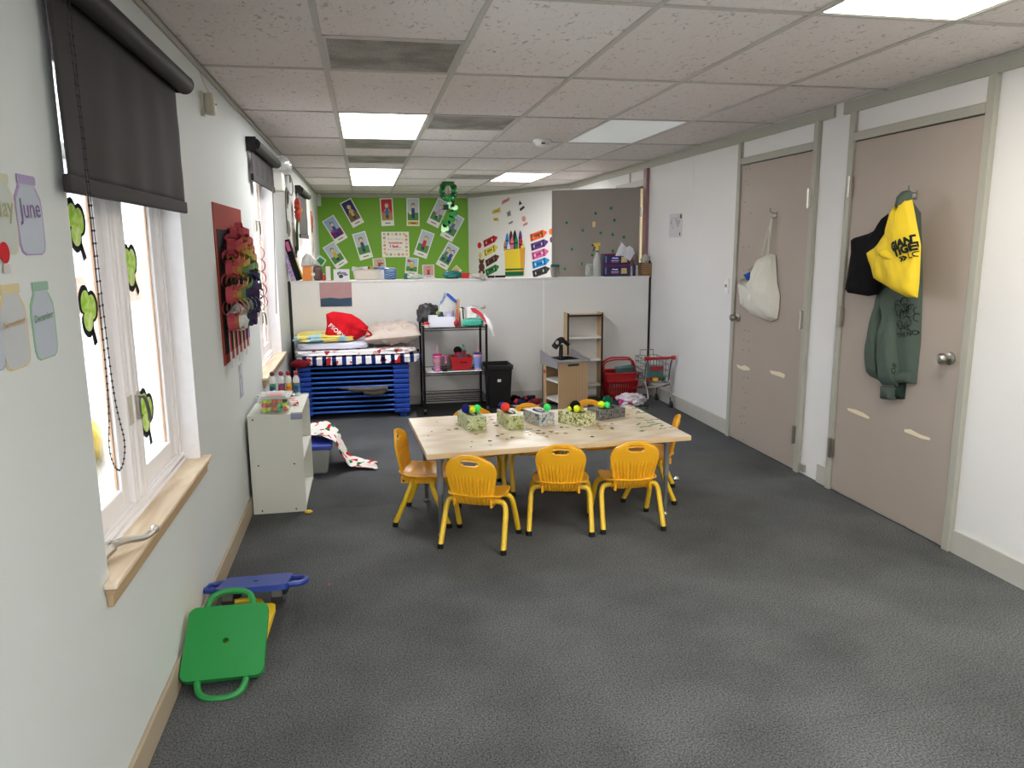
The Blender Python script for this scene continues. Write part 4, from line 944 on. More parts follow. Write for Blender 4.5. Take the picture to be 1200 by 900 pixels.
for k in range(3): build('paper', MB().box(x0+.01, x1-.01, 7.02, 7.18, RT+.006+.006*k, RT+.011+.006*k), PAPER((240, 240, 238)), t)
# things poking out of the box: zip bag, marker, pink pot
FZ = Fr((0, 7.12, 0), (1, 0, 0), (0, 0, 1), (0, -1, 0))
t = thing('zip_bag', 'clear zip bag with blue seal standing in the white box', 'bag', (on(525, 7.12), 7.12, RT+.03))
build('bag_film', MB().puff(FZ, px_out(FZ, [(518, 352), (523, 344), (530, 347), (536, 355), (534, 372), (516, 374), (514, 364)]), .02, seed=2, step=.02), film('zip_film', (206, 208, 206), .75), t, smooth=True)
build('blue_seal', MB().poly(FZ, px_out(FZ, [(523, 343), (526, 344), (535, 352), (534.5, 355), (531, 353), (523, 346)]), .02, .026), PLASTIC((30, 80, 180)), t)
build('blue_seal', MB().poly(FZ, px_out(FZ, [(520.5, 343), (522, 343), (519, 352), (516, 356), (515.5, 354), (518, 351)]), .02, .026), PLASTIC((90, 140, 210)), t)
t = thing('toy_figure', 'small black and green toy figure before the zip bag', 'toy', (on(517, 7.05), 7.05, RT+.06))
x = on(517, 7.05); build('head', MB().ball((x+.005, 7.05, RT+.125), .017), PLASTIC((20, 20, 22)), t, smooth=True); build('body', MB().ball((x, 7.05, RT+.10), (.03, .018, .02)), PLASTIC((30, 50, 90)), t, smooth=True); build('wing', MB().ball((x-.03, 7.05, RT+.13), (.016, .008, .018)), PLASTIC((140, 180, 60)), t, smooth=True)
x = on(527, 7.06)
t = thing('lavender_pot', 'lavender pot with purple stripe inside the white box', 'pot', (x, 7.06, RT+.03))
build('pot', MB().lathe((x, 7.06, RT+.03), [(.028, 0), (.03, .10), (.024, .105)], 14), PLASTIC((196, 186, 216)), t, smooth=True); build('purple_stripe', MB().tube(bez([(x+.03, 7.03, RT+.15), (x+.034, 7.028, RT+.12), (x+.026, 7.028, RT+.09)], 4), .005, 6), PLASTIC((100, 50, 150)), t, smooth=True)
x = on(537, 7.1)
one('wooden_block', MB().cbox((x, 7.12, RT+.125), (.026, .03, .25), Matrix.Rotation(.06, 3, 'Y')), pm('bare_wood', (196, 160, 120), .6, var=.1, scale=20), 'upright wooden bat leaning beside the white box', 'wood piece', bevel=.004)
x = on(536, 7.03)
one('orange_marker', MB().cbox((x+.003, 7.03, RT+.09), (.02, .02, .15), Matrix.Rotation(-.05, 3, 'Y')), PLASTIC((206, 96, 60)), 'orange marker standing between white box and books', 'marker', bevel=.004)
x = on(540, 7.08)
for k, (c, lab) in enumerate([((232, 230, 226), 'thin white book standing on the rack top'), ((40, 40, 46), 'dark book standing beside the white book on the rack')]):
    t = thing('book', lab, 'book', (x+.005+.024*k, 7.12, RT), 0, 'books on the rack')
    build('cover', MB().cbox((x+.005+.026*k, 7.12, RT+.085+.0*k), (.016, .18, .165), Matrix.Rotation(-.06, 3, 'Y')), PAPER(c), t); build('pages', MB().cbox((x+.005+.026*k, 7.118, RT+.087), (.010, .178, .16), Matrix.Rotation(-.06, 3, 'Y')), PAPER((226, 222, 210)), t)
one('red_packet', MB().ball((on(535, 6.985), 6.99, RT+.035), (.022, .018, .034), 12, 8, wr=.4, seed=4), PLASTIC((160, 24, 36)), 'small crumpled dark red packet before the books', 'packet', smooth=True)
x0, x1 = on(542, 7.0), on(567, 7.0)
t = thing('wipes_pack', 'teal pack of wipes lying on the rack top', 'wipes pack', ((x0+x1)/2, 7.02, RT))
m = MB().ball(((x0+x1)/2, 7.03, RT+.036), ((x1-x0)/2, .05, .034), 30, 14, wr=.06, pw=.45, seed=2); build('wrapper', m, pm('teal_wrapper', (70, 176, 150), .3, var=.15, scale=25), t, smooth=True)
FW_ = Fr((0, 6.985, 0), (1, 0, 0), (0, 0, 1), (0, -1, 0)); 
for w0, w1, h0, h1 in ((.2, .42, .03, .04), (.52, .74, .026, .05), (.86, .94, .034, .056)): build('printed_mark', MB().fbox(FW_, x0+(x1-x0)*w0, x0+(x1-x0)*w1, RT+h0, RT+h1, -.006, .003), PAPER((40, 106, 96)), t)
# white and red shopping bag draped over the rack corner
FP = Fr((0, 7.06, 0), (1, 0, 0), (0, 0, 1), (0, -1, 0))
t = thing('plastic_bag', 'white and red plastic bag drooping off the rack corner', 'bag', (on(565, 7.1), 7.1, RT))
m = MB().puff(FP, px_out(FP, [(546, 360), (553, 359), (562, 363), (569, 370), (570, 376), (560, 375), (553, 374), (546, 373)]), .05, wr=.4, fq=18, seed=8, step=.02)
build('bag_tail', MB().tube(bez([(on(560, 7.0, 364), 7.0, RT+.13), (on(569, 7.0, 372), 6.985, RT+.085), (on(574, 7.0, 382), 6.965, RT+.01), (on(578.5, 7.0, 396), 6.96, RT-.085)], 8), [.012]*6+[.02]*6+[.026]*8+[.018]*5, 8), pm('white_bag_plastic', (228, 224, 224), .3, var=.05, bump=.3, bscale=30), t, smooth=True)
build('bag_film', m, pm('white_bag_plastic', (228, 224, 224), .3, var=.05, bump=.3, bscale=30), t, smooth=True)
build('red_print', MB().poly(FP, px_out(FP, [(551, 361), (557, 361), (565, 367), (574, 381), (572, 382), (561, 369), (554, 366)], .087), .087, .089), PLASTIC((206, 60, 70)), t)
one('toy_ladle', MB().ball((on(566, 7.2), 7.2, RT+.165), (.03, .03, .018), 12, 8).box(on(552, 7.2), on(566, 7.2), 7.19, 7.21, RT+.165, RT+.18).box(on(552, 7.2), on(552, 7.2)+.02, 7.19, 7.21, RT, RT+.18), PLASTIC((206, 200, 194)), 'grey-white ladle with round end behind the plastic bag', 'utensil', smooth=True)
# middle shelf
MZ = .399
def tumbler(px, y, body, base, lid, straw, handle, label):
    x = on(px, y, 430); t = thing('tumbler', label, 'tumbler', (x, y, MZ), 0, 'straw tumblers on the rack'); c = (x, y, MZ)
    build('cup', MB().lathe(c, [(.03, .001), (.031, .004), (.033, .055), (.037, .06), (.042, .135), (.043, .15)], 20), PLASTIC(body), t, smooth=True)
    build('cup_base', MB().lathe(c, [(.0305, .0005), (.0315, .002), (.0325, .018), (.031, .019)], 20), PLASTIC(base), t, smooth=True)
    build('collar', MB().lathe(c, [(.0435, .132), (.045, .135), (.045, .15), (.0435, .152)], 20), PLASTIC(handle), t, smooth=True)
    build('lid', MB().lathe(c, [(.043, .15), (.044, .165), (.03, .17), (.01, .171)], 20), PLASTIC(lid), t, smooth=True)
    build('straw', MB().tube([(x, y, MZ+.16), (x+.004, y, MZ+.245)], .0055, 8), PLASTIC(straw), t, smooth=True)
    return t, x
t, x = tumbler(512.5, 7.05, (214, 150, 190), (214, 110, 170), (160, 60, 100), (226, 170, 200), (226, 110, 166), 'pink tumbler with handle and straw on the rack shelf')
build('handle', MB().tube(bez([(x+.044, 7.05, MZ+.143), (x+.075, 7.05, MZ+.142), (x+.084, 7.05, MZ+.12), (x+.082, 7.05, MZ+.07)], 5), .0085, 8), PLASTIC((226, 110, 166)), t, smooth=True)
for dx, z in ((-.02, .10), (.0, .103), (.02, .1)): build('flower_print', MB().poly(Fr((x, 7.05-.0415, MZ), (1, 0, 0), (0, 0, 1), (0, -1, 0)), circ(dx, z, .008, n=8), .0, .002), PAPER((226, 180, 60)), t)
t, x = tumbler(560, 7.05, (130, 146, 210), (206, 160, 170), (40, 56, 130), (230, 160, 140), (228, 160, 140), 'blue tumbler with peach collar and straw on the rack shelf')
x0, x1 = on(528, 7.06, 430), on(554, 7.06, 430)
t = thing('red_bin', 'red open plastic bin on the rack middle shelf', 'bin', ((x0+x1)/2, 7.14, MZ))
def open_bin(x0, x1, y0, y1, z0, z1, k, th=.004):
    m = MB(); cx_, cy_ = (x0+x1)/2, (y0+y1)/2
    def rg(s, z, ins): return [Vector((cx_+(x-cx_)*s+(-ins if x > cx_ else ins), cy_+(y-cy_)*s+(-ins if y > cy_ else ins), z)) for x, y in ((x0, y0), (x1, y0), (x1, y1), (x0, y1))]
    m.v = rg(k, z0, 0)+rg(1, z1, 0)+rg(1, z1, th)+rg(k, z0+th, th)
    m.f = [(3, 2, 1, 0), (12, 13, 14, 15)]+[(a+i, a+(i+1) % 4, a+4+(i+1) % 4, a+4+i) for a in (0, 4, 8) for i in range(4)]
    return m
build('bin_walls', open_bin(x0, x1, 7.04, 7.26, MZ+.001, MZ+.125, .82), PLASTIC((176, 30, 36)), t, bevel=.004)
build('bin_label', MB().box(x0+.09, x0+.155, 7.047, 7.049, MZ+.072, MZ+.084), PAPER((60, 14, 18)), t)
x = on(537, 7.12, 410)
t = thing('brush_pot', 'red pot with black brush head in the red bin', 'pot', (x, 7.12, MZ+.06))
build('pot', MB().lathe((x, 7.12, MZ+.03), [(.034, 0), (.036, .14)], 16), PLASTIC((150, 40, 46)), t, smooth=True); build('brush_head', MB().ball((x-.008, 7.11, MZ+.19), (.04, .03, .034), wr=.1), CLOTH((22, 18, 20)), t, smooth=True); build('sticker', MB().box(x-.002, x+.03, 7.082, 7.084, MZ+.10, MZ+.15), PAPER((60, 90, 140)), t)
x = on(543, 7.16, 410)
t = thing('mint_bottle', 'clear red bottle with mint cap behind the brush pot', 'bottle', (x, 7.18, MZ+.03)); build('bottle', MB().lathe((x, 7.18, MZ+.03), [(.03, 0), (.03, .15)], 14), PLASTIC((160, 70, 76)), t, smooth=True); build('cap', MB().lathe((x, 7.18, MZ+.18), [(.032, 0), (.03, .03), (.014, .034), (.012, .05)], 14), PLASTIC((110, 176, 160)), t, smooth=True)
x = on(521, 7.02, 435); one('black_remote', MB().box(x-.022, x+.022, 7.0, 7.06, MZ+.002, MZ+.03), M_BLACK, 'small black box between pink tumbler and red bin', 'box', bevel=.004)
one('shelf_papers', MB().box(RX0+.03, RX1-.04, 6.985, 7.032, MZ-.001, MZ+.001).box(RX0+.03, on(508, 7, 430), 7.03, 7.3, MZ-.001, MZ+.001), PAPER((222, 222, 226)), 'white paper sheet lining the rack middle shelf', 'paper')
# bottom shelf: dark tray edge
one('shoe_mat', MB().box(.42, 1.62, 6.90, 7.46, .0005, .0045), pm('black_rubber_mat', (22, 22, 24), .7, bump=.3, bscale=80), 'black rubber mat on the floor under the wire rack', 'mat', bevel=.003)

# =================================================================== WASTE BIN AND SHOES
x0, x1 = 1.125, 1.36
t = thing('waste_bin', 'tall black plastic waste bin beside the wire rack', 'waste bin', ((x0+x1)/2, 7.22, 0))
build('bin_body', open_bin(x0+.0, x1+.0, 7.10, 7.38, .0085, .40, .84, .006), M_BLACK, t, bevel=.01)
build('rim', MB().box(x0-.008, x1+.008, 7.088, 7.102, .385, .425).box(x0-.008, x1+.008, 7.378, 7.392, .385, .425).box(x0-.008, x0+.006, 7.102, 7.378, .385, .425).box(x1-.006, x1+.008, 7.102, 7.378, .385, .425), M_BLACK, t, bevel=.005)
for z0, z1 in ((.262, .305), (.315, .328)): build('white_sticker', MB().cbox(((x0+x1)/2-.01, 7.1+.012+(.3-(z0+z1)/2)*.02, (z0+z1)/2), (.034, .012, z1-z0)), PAPER((226, 226, 224)), t)
def shoe(x, y, rz, c1, c2, label):
    t = thing('shoe', label, 'shoe', (x, y, .0085), rz, 'shoes by the waste bin')
    def f(a, b):
        u = a; ang = PI*b; wd = .032*(1-.25*math.cos(u*PI*1.2))*(1-max(0, (u-.85)/.15)**2*.7)
        hgt = .06 if u < .45 else .06-(u-.45)*.062
        return Vector((math.cos(ang)*wd, (u-.5)*.17, .014+hgt*math.sin(ang)**.7))
    build('upper', MB().grid(f, 16, 10), CLOTH(c1), t, smooth=True, local=True, solid=.003, fix=False)
    build('sole', MB().poly(Fr((0, 0, 0), (1, 0, 0), (0, 1, 0), (0, 0, 1)), rrect(0, 0, .07, .178, .032, 6), 0, .018), PLASTIC((210, 206, 200)), t, local=True)
    build('strap', MB().grid(lambda a, b: Vector((math.cos(PI*b)*.036, .02+(a-.5)*.03, .017+.052*math.sin(PI*b)**.7)), 3, 10), CLOTH(c2), t, local=True, solid=.003, fix=False)
shoe(1.43, 7.14, .9, (30, 34, 60), (190, 40, 46), 'dark blue and red child shoe on the mat by the bin')
shoe(1.555, 7.08, 2.2, (150, 34, 44), (40, 56, 110), 'red and blue child shoe with pale toe beside the play sink')
shoe(1.43, 7.33, .3, (24, 20, 24), (60, 50, 50), 'black child shoe tucked behind the bin')
shoe(1.54, 7.27, 1.6, (36, 30, 36), (160, 50, 56), 'black child shoe with red strap behind the red shoe')

# =================================================================== PLAY SINK AND TALL SHELF
M_MAPLE = ramp_mat('maple_laminate', 'wave', [(0, (193, 161, 122)), (.5, (196, 164, 125)), (1, (198, 167, 128))], scale=5, rough=.5, dist=4, stretch=(2, 2, .4), interp='LINEAR')
M_GREYL = pm('grey_laminate', (150, 148, 150), .4, var=.03)
t = thing('play_sink', 'maple play kitchen sink unit with black toy faucet', 'play kitchen', (1.85, 7.1, 0))
# the unit stands askew: front panel faces the camera, open side faces left
A, B, C_ = Vector((1.78, 6.93, 0)), Vector((2.105, 7.01, 0)), Vector((1.63, 7.30, 0))
ex = (B-A).normalized(); ey = Vector((-ex.y, ex.x, 0)); W_, D_ = .325, .34
FS = Fr(A, ex, ey, (0, 0, 1))
def sb(u0, u1, v0, v1, z0, z1, m=None): return (m or MB()).fbox(FS, u0, u1, v0, v1, z0, z1)
build('front_panel', sb(0, W_, 0, .014, .0, .445), M_MAPLE, t, bevel=.002)
build('back_panel', sb(0, W_, D_-.014, D_, 0, .445), M_MAPLE, t, bevel=.002)
build('edge_band', sb(-.002, 0, D_-.014, D_+.002, 0, .445), M_BLACK, t)
build('inner_panel', sb(W_-.016, W_-.002, .014, D_-.014, 0, .445), M_MAPLE, t)
for z in (.06, .25): build('shelf_board', sb(.004, W_-.016, .014, D_-.014, z, z+.016), M_WHITEPL, t)
build('divider', sb(.12, .136, .014, .2, .076, .25), M_WHITEPL, t)
tp = build('worktop', sb(-.012, W_+.012, -.012, .07, .445, .468, sb(-.012, W_+.012, .28, D_+.01, .445, .468, sb(-.012, .06, .07, .28, .445, .468, sb(W_-.06, W_+.012, .07, .28, .445, .468)))), M_GREYL, t, bevel=.004)
build('sink_basin', sb(.06, W_-.06, .07, .28, .375, .385, sb(.06, .066, .07, .28, .385, .47, sb(W_-.066, W_-.06, .07, .28, .385, .47, sb(.06, W_-.06, .07, .076, .385, .47, sb(.06, W_-.06, .274, .28, .385, .47))))), PLASTIC((40, 40, 42)), t)
build('splash_board', MB().poly(Fr(A+ex*-.012, ey, (0, 0, 1), ex), [(-.012, .40), (D_+.01, .40), (D_+.01, .54), (-.012, .468)], -.008, .0), M_GREYL, t)
build('splash_board', MB().poly(Fr(A+ex*(W_+.012), ey, (0, 0, 1), ex), [(-.012, .445), (D_+.01, .445), (D_+.01, .53), (.15, .49), (-.012, .47)], 0, .01), M_GREYL, t)
build('handle_slot', sb(.10, .22, -.006, .0, .415, .435), PLASTIC((26, 50, 42)), t, bevel=.003)
pf = FS.pt(.07, .09, .468)
fa = build('toy_faucet', MB().tube([pf, pf+Vector((.004, 0, .15))], [.024, .019], 12).tube(bez([pf+Vector((-.07, -.02, .128)), pf+Vector((-.015, 0, .185)), pf+Vector((.02, .01, .19)), pf+Vector((.085, .03, .14))], 5), [.033]*6+[.03]*5+[.02]*5, 10), M_BLACK, t, smooth=True, label='black toy faucet with angled spout')
build('spout_face', MB().ball(pf+Vector((-.045, -.04, .175)), (.016, .006, .02)), pm('silver_print', (190, 190, 190), .4), fa)
# left stile with printed label
st = build('stile', sb(-.0, .012, D_-.075, D_-.014, 0, .445), M_MAPLE, t)
FSl = Fr(FS.pt(0, D_-.075, 0), -ey, (0, 0, 1), -ex)
Fs2 = Fr(FS.pt(0, D_-.045, .0), -ey, (0, 0, 1), -ex)
build('pale_label', MB().fbox(Fs2, -.024, .024, .365, .41, .0003, .0015), PAPER((206, 186, 140)), st)
build('red_label', MB().poly(Fs2, [(-.022, .345), (.024, .345), (.024, .315), (-.022, .315)], .0003, .0018), PAPER((196, 60, 60)), st)

t = thing('tall_shelf', 'narrow tall maple play shelf with white boards behind the sink', 'shelf', (2.13, 7.38, 0))
sx0, sx1, sy0, sy1, sz = 1.972, 2.345, 7.335, 7.485, .89
for x0, x1 in ((sx0, sx0+.016), (sx1-.016, sx1)):
    s_ = build('side_panel', MB().box(x0, x1, sy0, sy1, 0, sz), M_MAPLE, t, bevel=.002); build('edge_band', MB().box(x0-.001, x1+.001, sy0-.003, sy0, 0, sz), M_BLACK, s_)
build('top', MB().box(sx0+.016, sx1-.016, sy0, sy1, sz-.035, sz-.019), M_MAPLE, t); build('top_edge_band', MB().box(sx0+.016, sx1-.016, sy0-.003, sy0, sz-.036, sz-.018), M_BLACK, t)
for z in (.14, .40, .63): build('shelf_board', MB().box(sx0+.016, sx1-.016, sy0+.002, sy1, z, z+.016), M_WHITEPL, t)
build('lower_back', MB().box(sx0+.016, sx1-.016, sy1-.008, sy1-.002, .02, .40), M_WHITEPL, t)

# =================================================================== RED BASKET, PLASTIC BAG, TOY CART
M_RED = PLASTIC((176, 26, 32), .38)
x0, x1, y0, y1, z1 = 2.365, 2.70, 7.215, 7.47, .275
t = thing('shopping_basket', 'red plastic toy shopping basket between shelf and cart', 'basket', ((x0+x1)/2, (y0+y1)/2, 0))
k_ = .8; cxm, cym = (x0+x1)/2, (y0+y1)/2
def bp_(a, b, z): s_ = k_+(1-k_)*z/z1; return Vector((cxm+(a-.5)*(x1-x0)*s_, cym+(b-.5)*(y1-y0)*s_, z))
build('base', MB().box(cxm-(x1-x0)*k_/2, cxm+(x1-x0)*k_/2, cym-(y1-y0)*k_/2, cym+(y1-y0)*k_/2, .002, .012), M_RED, t)
m = MB()
for z, r in ((.012, .01), (.07, .005), (.13, .006), (.2, .012)): m.tube([bp_(0, 0, z), bp_(1, 0, z), bp_(1, 1, z), bp_(0, 1, z)], r, 6, closed=True)
for (a, b) in [(i/12, 0) for i in range(13)]+[(i/12, 1) for i in range(13)]+[(0, i/9) for i in range(10)]+[(1, i/9) for i in range(10)]:
    m.tube([bp_(a, b, .01), bp_(a, b, .21)], .0052, 5)
build('lattice_side', m, M_RED, t)
m = MB()
for a, b in (((0, 0), (1, 0)), ((1, 0), (1, 1)), ((1, 1), (0, 1)), ((0, 1), (0, 0))):
    p, q, r, s_ = bp_(*a, .205), bp_(*b, .205), bp_(*b, .268), bp_(*a, .268); n_ = (p+q)/2-Vector((cxm, cym, (p.z+q.z)/2)); n_.z = 0; n_ = n_.normalized()*.006
    m.add([p, q, r, s_, p+n_, q+n_, r+n_, s_+n_], [(0, 1, 2, 3), (7, 6, 5, 4), (0, 4, 5, 1), (1, 5, 6, 2), (2, 6, 7, 3), (3, 7, 4, 0)])
build('upper_band', m, M_RED, t)
build('rim', MB().tube([bp_(-.02, -.02, z1), bp_(1.02, -.02, z1), bp_(1.02, 1.02, z1), bp_(-.02, 1.02, z1)], .013, 6, closed=True), M_RED, t)
for yy, dz in ((cym-.03, .0), (cym+.03, .012)):
    build('handle', MB().tube(bez([(x0+.0, yy, z1), (x0-.01, yy, z1+.09), (x0+.06, yy-.02, z1+.13+dz), (cxm, yy-.02, z1+.135+dz), (x1-.06, yy-.02, z1+.125+dz), (x1-.02, yy, z1+.07), (x1+.0, yy, z1)], 6), .009, 8), M_RED, t, smooth=True)
one('maroon_toy', MB().ball((cxm-.06, cym, .22), (.08, .08, .05), 16, 10, wr=.3, fq=3, seed=5), CLOTH((110, 20, 40)), 'maroon cloth heap inside the red basket', 'cloth', smooth=True)
one('teal_box', MB().cbox((cxm+.045, cym-.02, .295), (.18, .06, .075), Matrix.Rotation(-.08, 3, 'Y') @ Matrix.Rotation(.25, 3, 'X')), pm('teal_card', (76, 122, 122), .6, var=.1), 'teal toy box sticking out of the red basket', 'box', bevel=.004)
slab('white_pink_bag', 2.40, 2.66, 6.86, 7.06, .0, .115, ramp_mat('bag_print', 'voronoi', [(0, (224, 216, 224)), (.55, (206, 196, 210)), (.72, (206, 60, 140)), (.82, (230, 224, 228))], scale=14, rough=.35, bump=.5), 'crumpled white and magenta plastic bag on the floor before the basket', 'bag', wr=.45, fq=3, seed=9, pw=.9)
# cart
M_GREYW = pm('grey_cart_wire', (112, 118, 120), .35, .6, .05)
cx0, cx1, cyn, cyf = 2.615, 2.865, 6.80, 7.17
t = thing('toy_shopping_cart', 'child-size wire shopping cart with red handle in the corner', 'toy cart', ((cx0+cx1)/2, (cyn+cyf)/2, 0))
m = MB(); tz, bz = .49, .24
def cp(a, b, z): f_ = (z-bz)/(tz-bz); iy = .05*(1-f_); return Vector((cx0+.012+(cx1-cx0-.024)*a, cyn+.02+iy*.4+(cyf-cyn-.05-iy)*b, z-.04*b*f_*0))
for z in (bz, .30, .36, .42, tz-.02): m.tube([cp(0, 0, z), cp(1, 0, z), cp(1, 1, z), cp(0, 1, z)], .0035, 5, closed=True)
for i in range(8):
    a = i/7
    m.tube([cp(a, 0, tz-.02), cp(a, 0, bz), cp(a, 1, bz), cp(a, 1, tz-.02)], .0025, 5)
    m.tube([cp(0, a, tz-.02), cp(0, a, bz)], .0025, 5); m.tube([cp(1, a, tz-.02), cp(1, a, bz)], .0025, 5)
build('wire_basket', m, M_GREYW, t)
m = MB()
for x in (cx0, cx1):
    m.tube(bez([(x, cyn-.03, tz), (x, cyn+.01, .40), (x, cyn+.03, .27), (x+.006, cyn+.0, .20), (x+.012*(1 if x == cx0 else -1), cyn-.03, .12), (x, cyn-.03, .06)], 5), .0095, 8)
    m.tube(bez([(x, cyn+.02, .22), (x, cyn+.2, .17), (x, cyf-.04, .13), (x, cyf-.02, .06)], 5), .008, 8)
m.tube([(cx0, cyn+.02, .20), (cx1, cyn+.02, .20)], .006, 6).tube([(cx0, cyf-.04, .14), (cx1, cyf-.04, .14)], .006, 6)
build('chrome_frame', m, M_CHROME, t, smooth=True)
for x in (cx0, cx1):
    for y in (cyn-.03, cyf-.02):
        w_ = build('wheel', MB().lathe((x, y, .028), [(.028, -.012), (.028, .012)], 16, 'x'), M_BLACK, t, smooth=True); build('fork', MB().box(x-.015, x+.015, y-.012, y+.012, .03, .07), PLASTIC((60, 60, 64)), w_, bevel=.004)
ha = build('push_handle', MB().tube([(cx0-.005, cyn-.04, tz+.005), (cx1+.005, cyn-.04, tz+.005)], .0125, 12), M_RED, t, smooth=True)
for x in (cx0-.008, cx1+.008): build('handle_end', MB().lathe((x, cyn-.04, tz+.005), [(.02, -.018), (.021, 0), (.02, .018)], 12, 'x'), M_RED, ha, smooth=True)
build('child_seat_flap', MB().cbox(((cx0+cx1)/2-.005, cyn+.03, .385), (.13, .012, .035)), M_RED, t, bevel=.004)
build('top_wire', MB().tube([(cx0+.06, cyf-.03, tz-.02), (cx0+.06, cyf-.03, tz+.035), (cx1-.05, cyf-.03, tz+.035), (cx1-.05, cyf-.03, tz-.02)], .004, 6), M_GREYW, t)
one('teal_lunchbox', MB().box(cx0+.02, cx1-.05, cyn+.07, cyn+.085, .285, .40), pm('teal_card', (76, 122, 122), .6, var=.1), 'flat teal toy lunchbox inside the toy shopping cart', 'toy')
one('toy_lemon', MB().ball(((cx0+cx1)/2-.01, cyn+.055, .268), (.035, .026, .023)), PLASTIC((222, 186, 40)), 'yellow toy fruit in the toy shopping cart', 'toy fruit', smooth=True)
one('red_toy_box', MB().box(cx0+.025, cx1-.06, cyn+.09, cyn+.12, .248, .285), PLASTIC((186, 40, 40)), 'flat red toy box in the toy shopping cart', 'toy', bevel=.004)
one('green_toy', MB().ball((cx1-.05, cyn+.08, .275), (.03, .03, .028), wr=.3), PLASTIC((30, 110, 60)), 'dark green toy vegetable at the side of the toy cart', 'toy vegetable', smooth=True)

# =================================================================== TABLE
TZ = .505
M_OAK = ramp_mat('pale_oak_laminate', 'wave', [(0, (204, 186, 160)), (.35, (210, 194, 170)), (.7, (216, 202, 180)), (1, (222, 210, 190))], scale=3.0, rough=.32, dist=5, stretch=(.35, 4, 4), interp='LINEAR', spec=.5)
TC = Vector((1.0, 4.275, 0)); TR = math.radians(3.0); TW, TD = 1.50, .86
t = thing('kids_table', 'low pale oak table with grey legs amid yellow chairs', 'table', tuple(TC), TR); table = t
build('tabletop', MB().box(-TW/2, TW/2, -TD/2, TD/2, TZ-.03, TZ), M_OAK, t, local=True, bevel=.003)
build('edge_band', MB().box(-TW/2-.001, TW/2+.001, -TD/2-.0015, -TD/2, TZ-.028, TZ-.002), pm('oak_edge', (214, 186, 144), .45, var=.06, scale=30), t, local=True)
for sx in (-1, 1):
    for sy in (-1, 1):
        x, y = sx*(TW/2-.085), sy*(TD/2-.13)
        l_ = build('leg', MB().tube([(x, y, .24), (x, y, TZ-.031)], .017, 14), pm('grey_leg_paint', (128, 132, 138), .4, .2), t, local=True, smooth=True)
        build('lower_leg', MB().tube([(x, y, .02), (x, y, .245)], .013, 14), pm('lower_leg_paint', (112, 114, 118), .35, .3), l_, local=True, smooth=True)
        build('glide', MB().lathe((x, y, 0), [(.018, 0), (.02, .006), (.012, .02)], 14), M_STEEL, l_, local=True, smooth=True)
build('brace', MB().tube([(-TW/2+.085, -TD/2+.13, .35), (-TW/2+.14, -TD/2+.24, TZ-.032)], .005, 6), M_STEEL, t, local=True)
MT = Matrix.Translation(TC) @ Matrix.Rotation(TR, 4, 'Z'); MTi = MT.inverted()
def on_table(px, py): p = MTi @ atZ(TZ, px, py); return p
# green glitter smears
M_GLIT = pm('green_glitter_paint', (60, 130, 76), .4, var=.35, scale=120)
for (px, py, a, ln) in [(745, 478, .4, .05), (752, 484, .1, .07), (757, 478, -.5, .03), (748, 497, .9, .06), (756, 500, .2, .09), (765, 492, .1, .09), (768, 497, .3, .08), (778, 502, .1, .05), (752, 505, .9, .05), (762, 495, -.4, .05), (775, 499, .8, .03), (740, 476, .2, .03), (786, 501, .1, .03), (749, 490, -.2, .05), (600, 468, .2, .0)][:-1]:
    p = on_table(px, py); pts = []
    q = [Vector((p.x+ln*(k/6-.5)*math.cos(a)+.008*math.sin(k*2+px), p.y+ln*(k/6-.5)*math.sin(a)+.006*math.sin(k*1.7+py), 0)) for k in range(7)]
    m = MB(); wds = [.002+.006*abs(math.sin(k*1.9+px)) for k in range(7)]
    up = [(v.x-math.sin(a)*w_, v.y+math.cos(a)*w_) for v, w_ in zip(q, wds)]; dn = [(v.x+math.sin(a)*w_, v.y-math.cos(a)*w_) for v, w_ in zip(q, wds)]
    m.poly(Fr((0, 0, 0), (1, 0, 0), (0, 1, 0), (0, 0, 1)), up+dn[::-1], TZ+.0003, TZ+.0012)
    build('glitter_smear', m, M_GLIT, table, local=True, label='smear of green glitter paint')

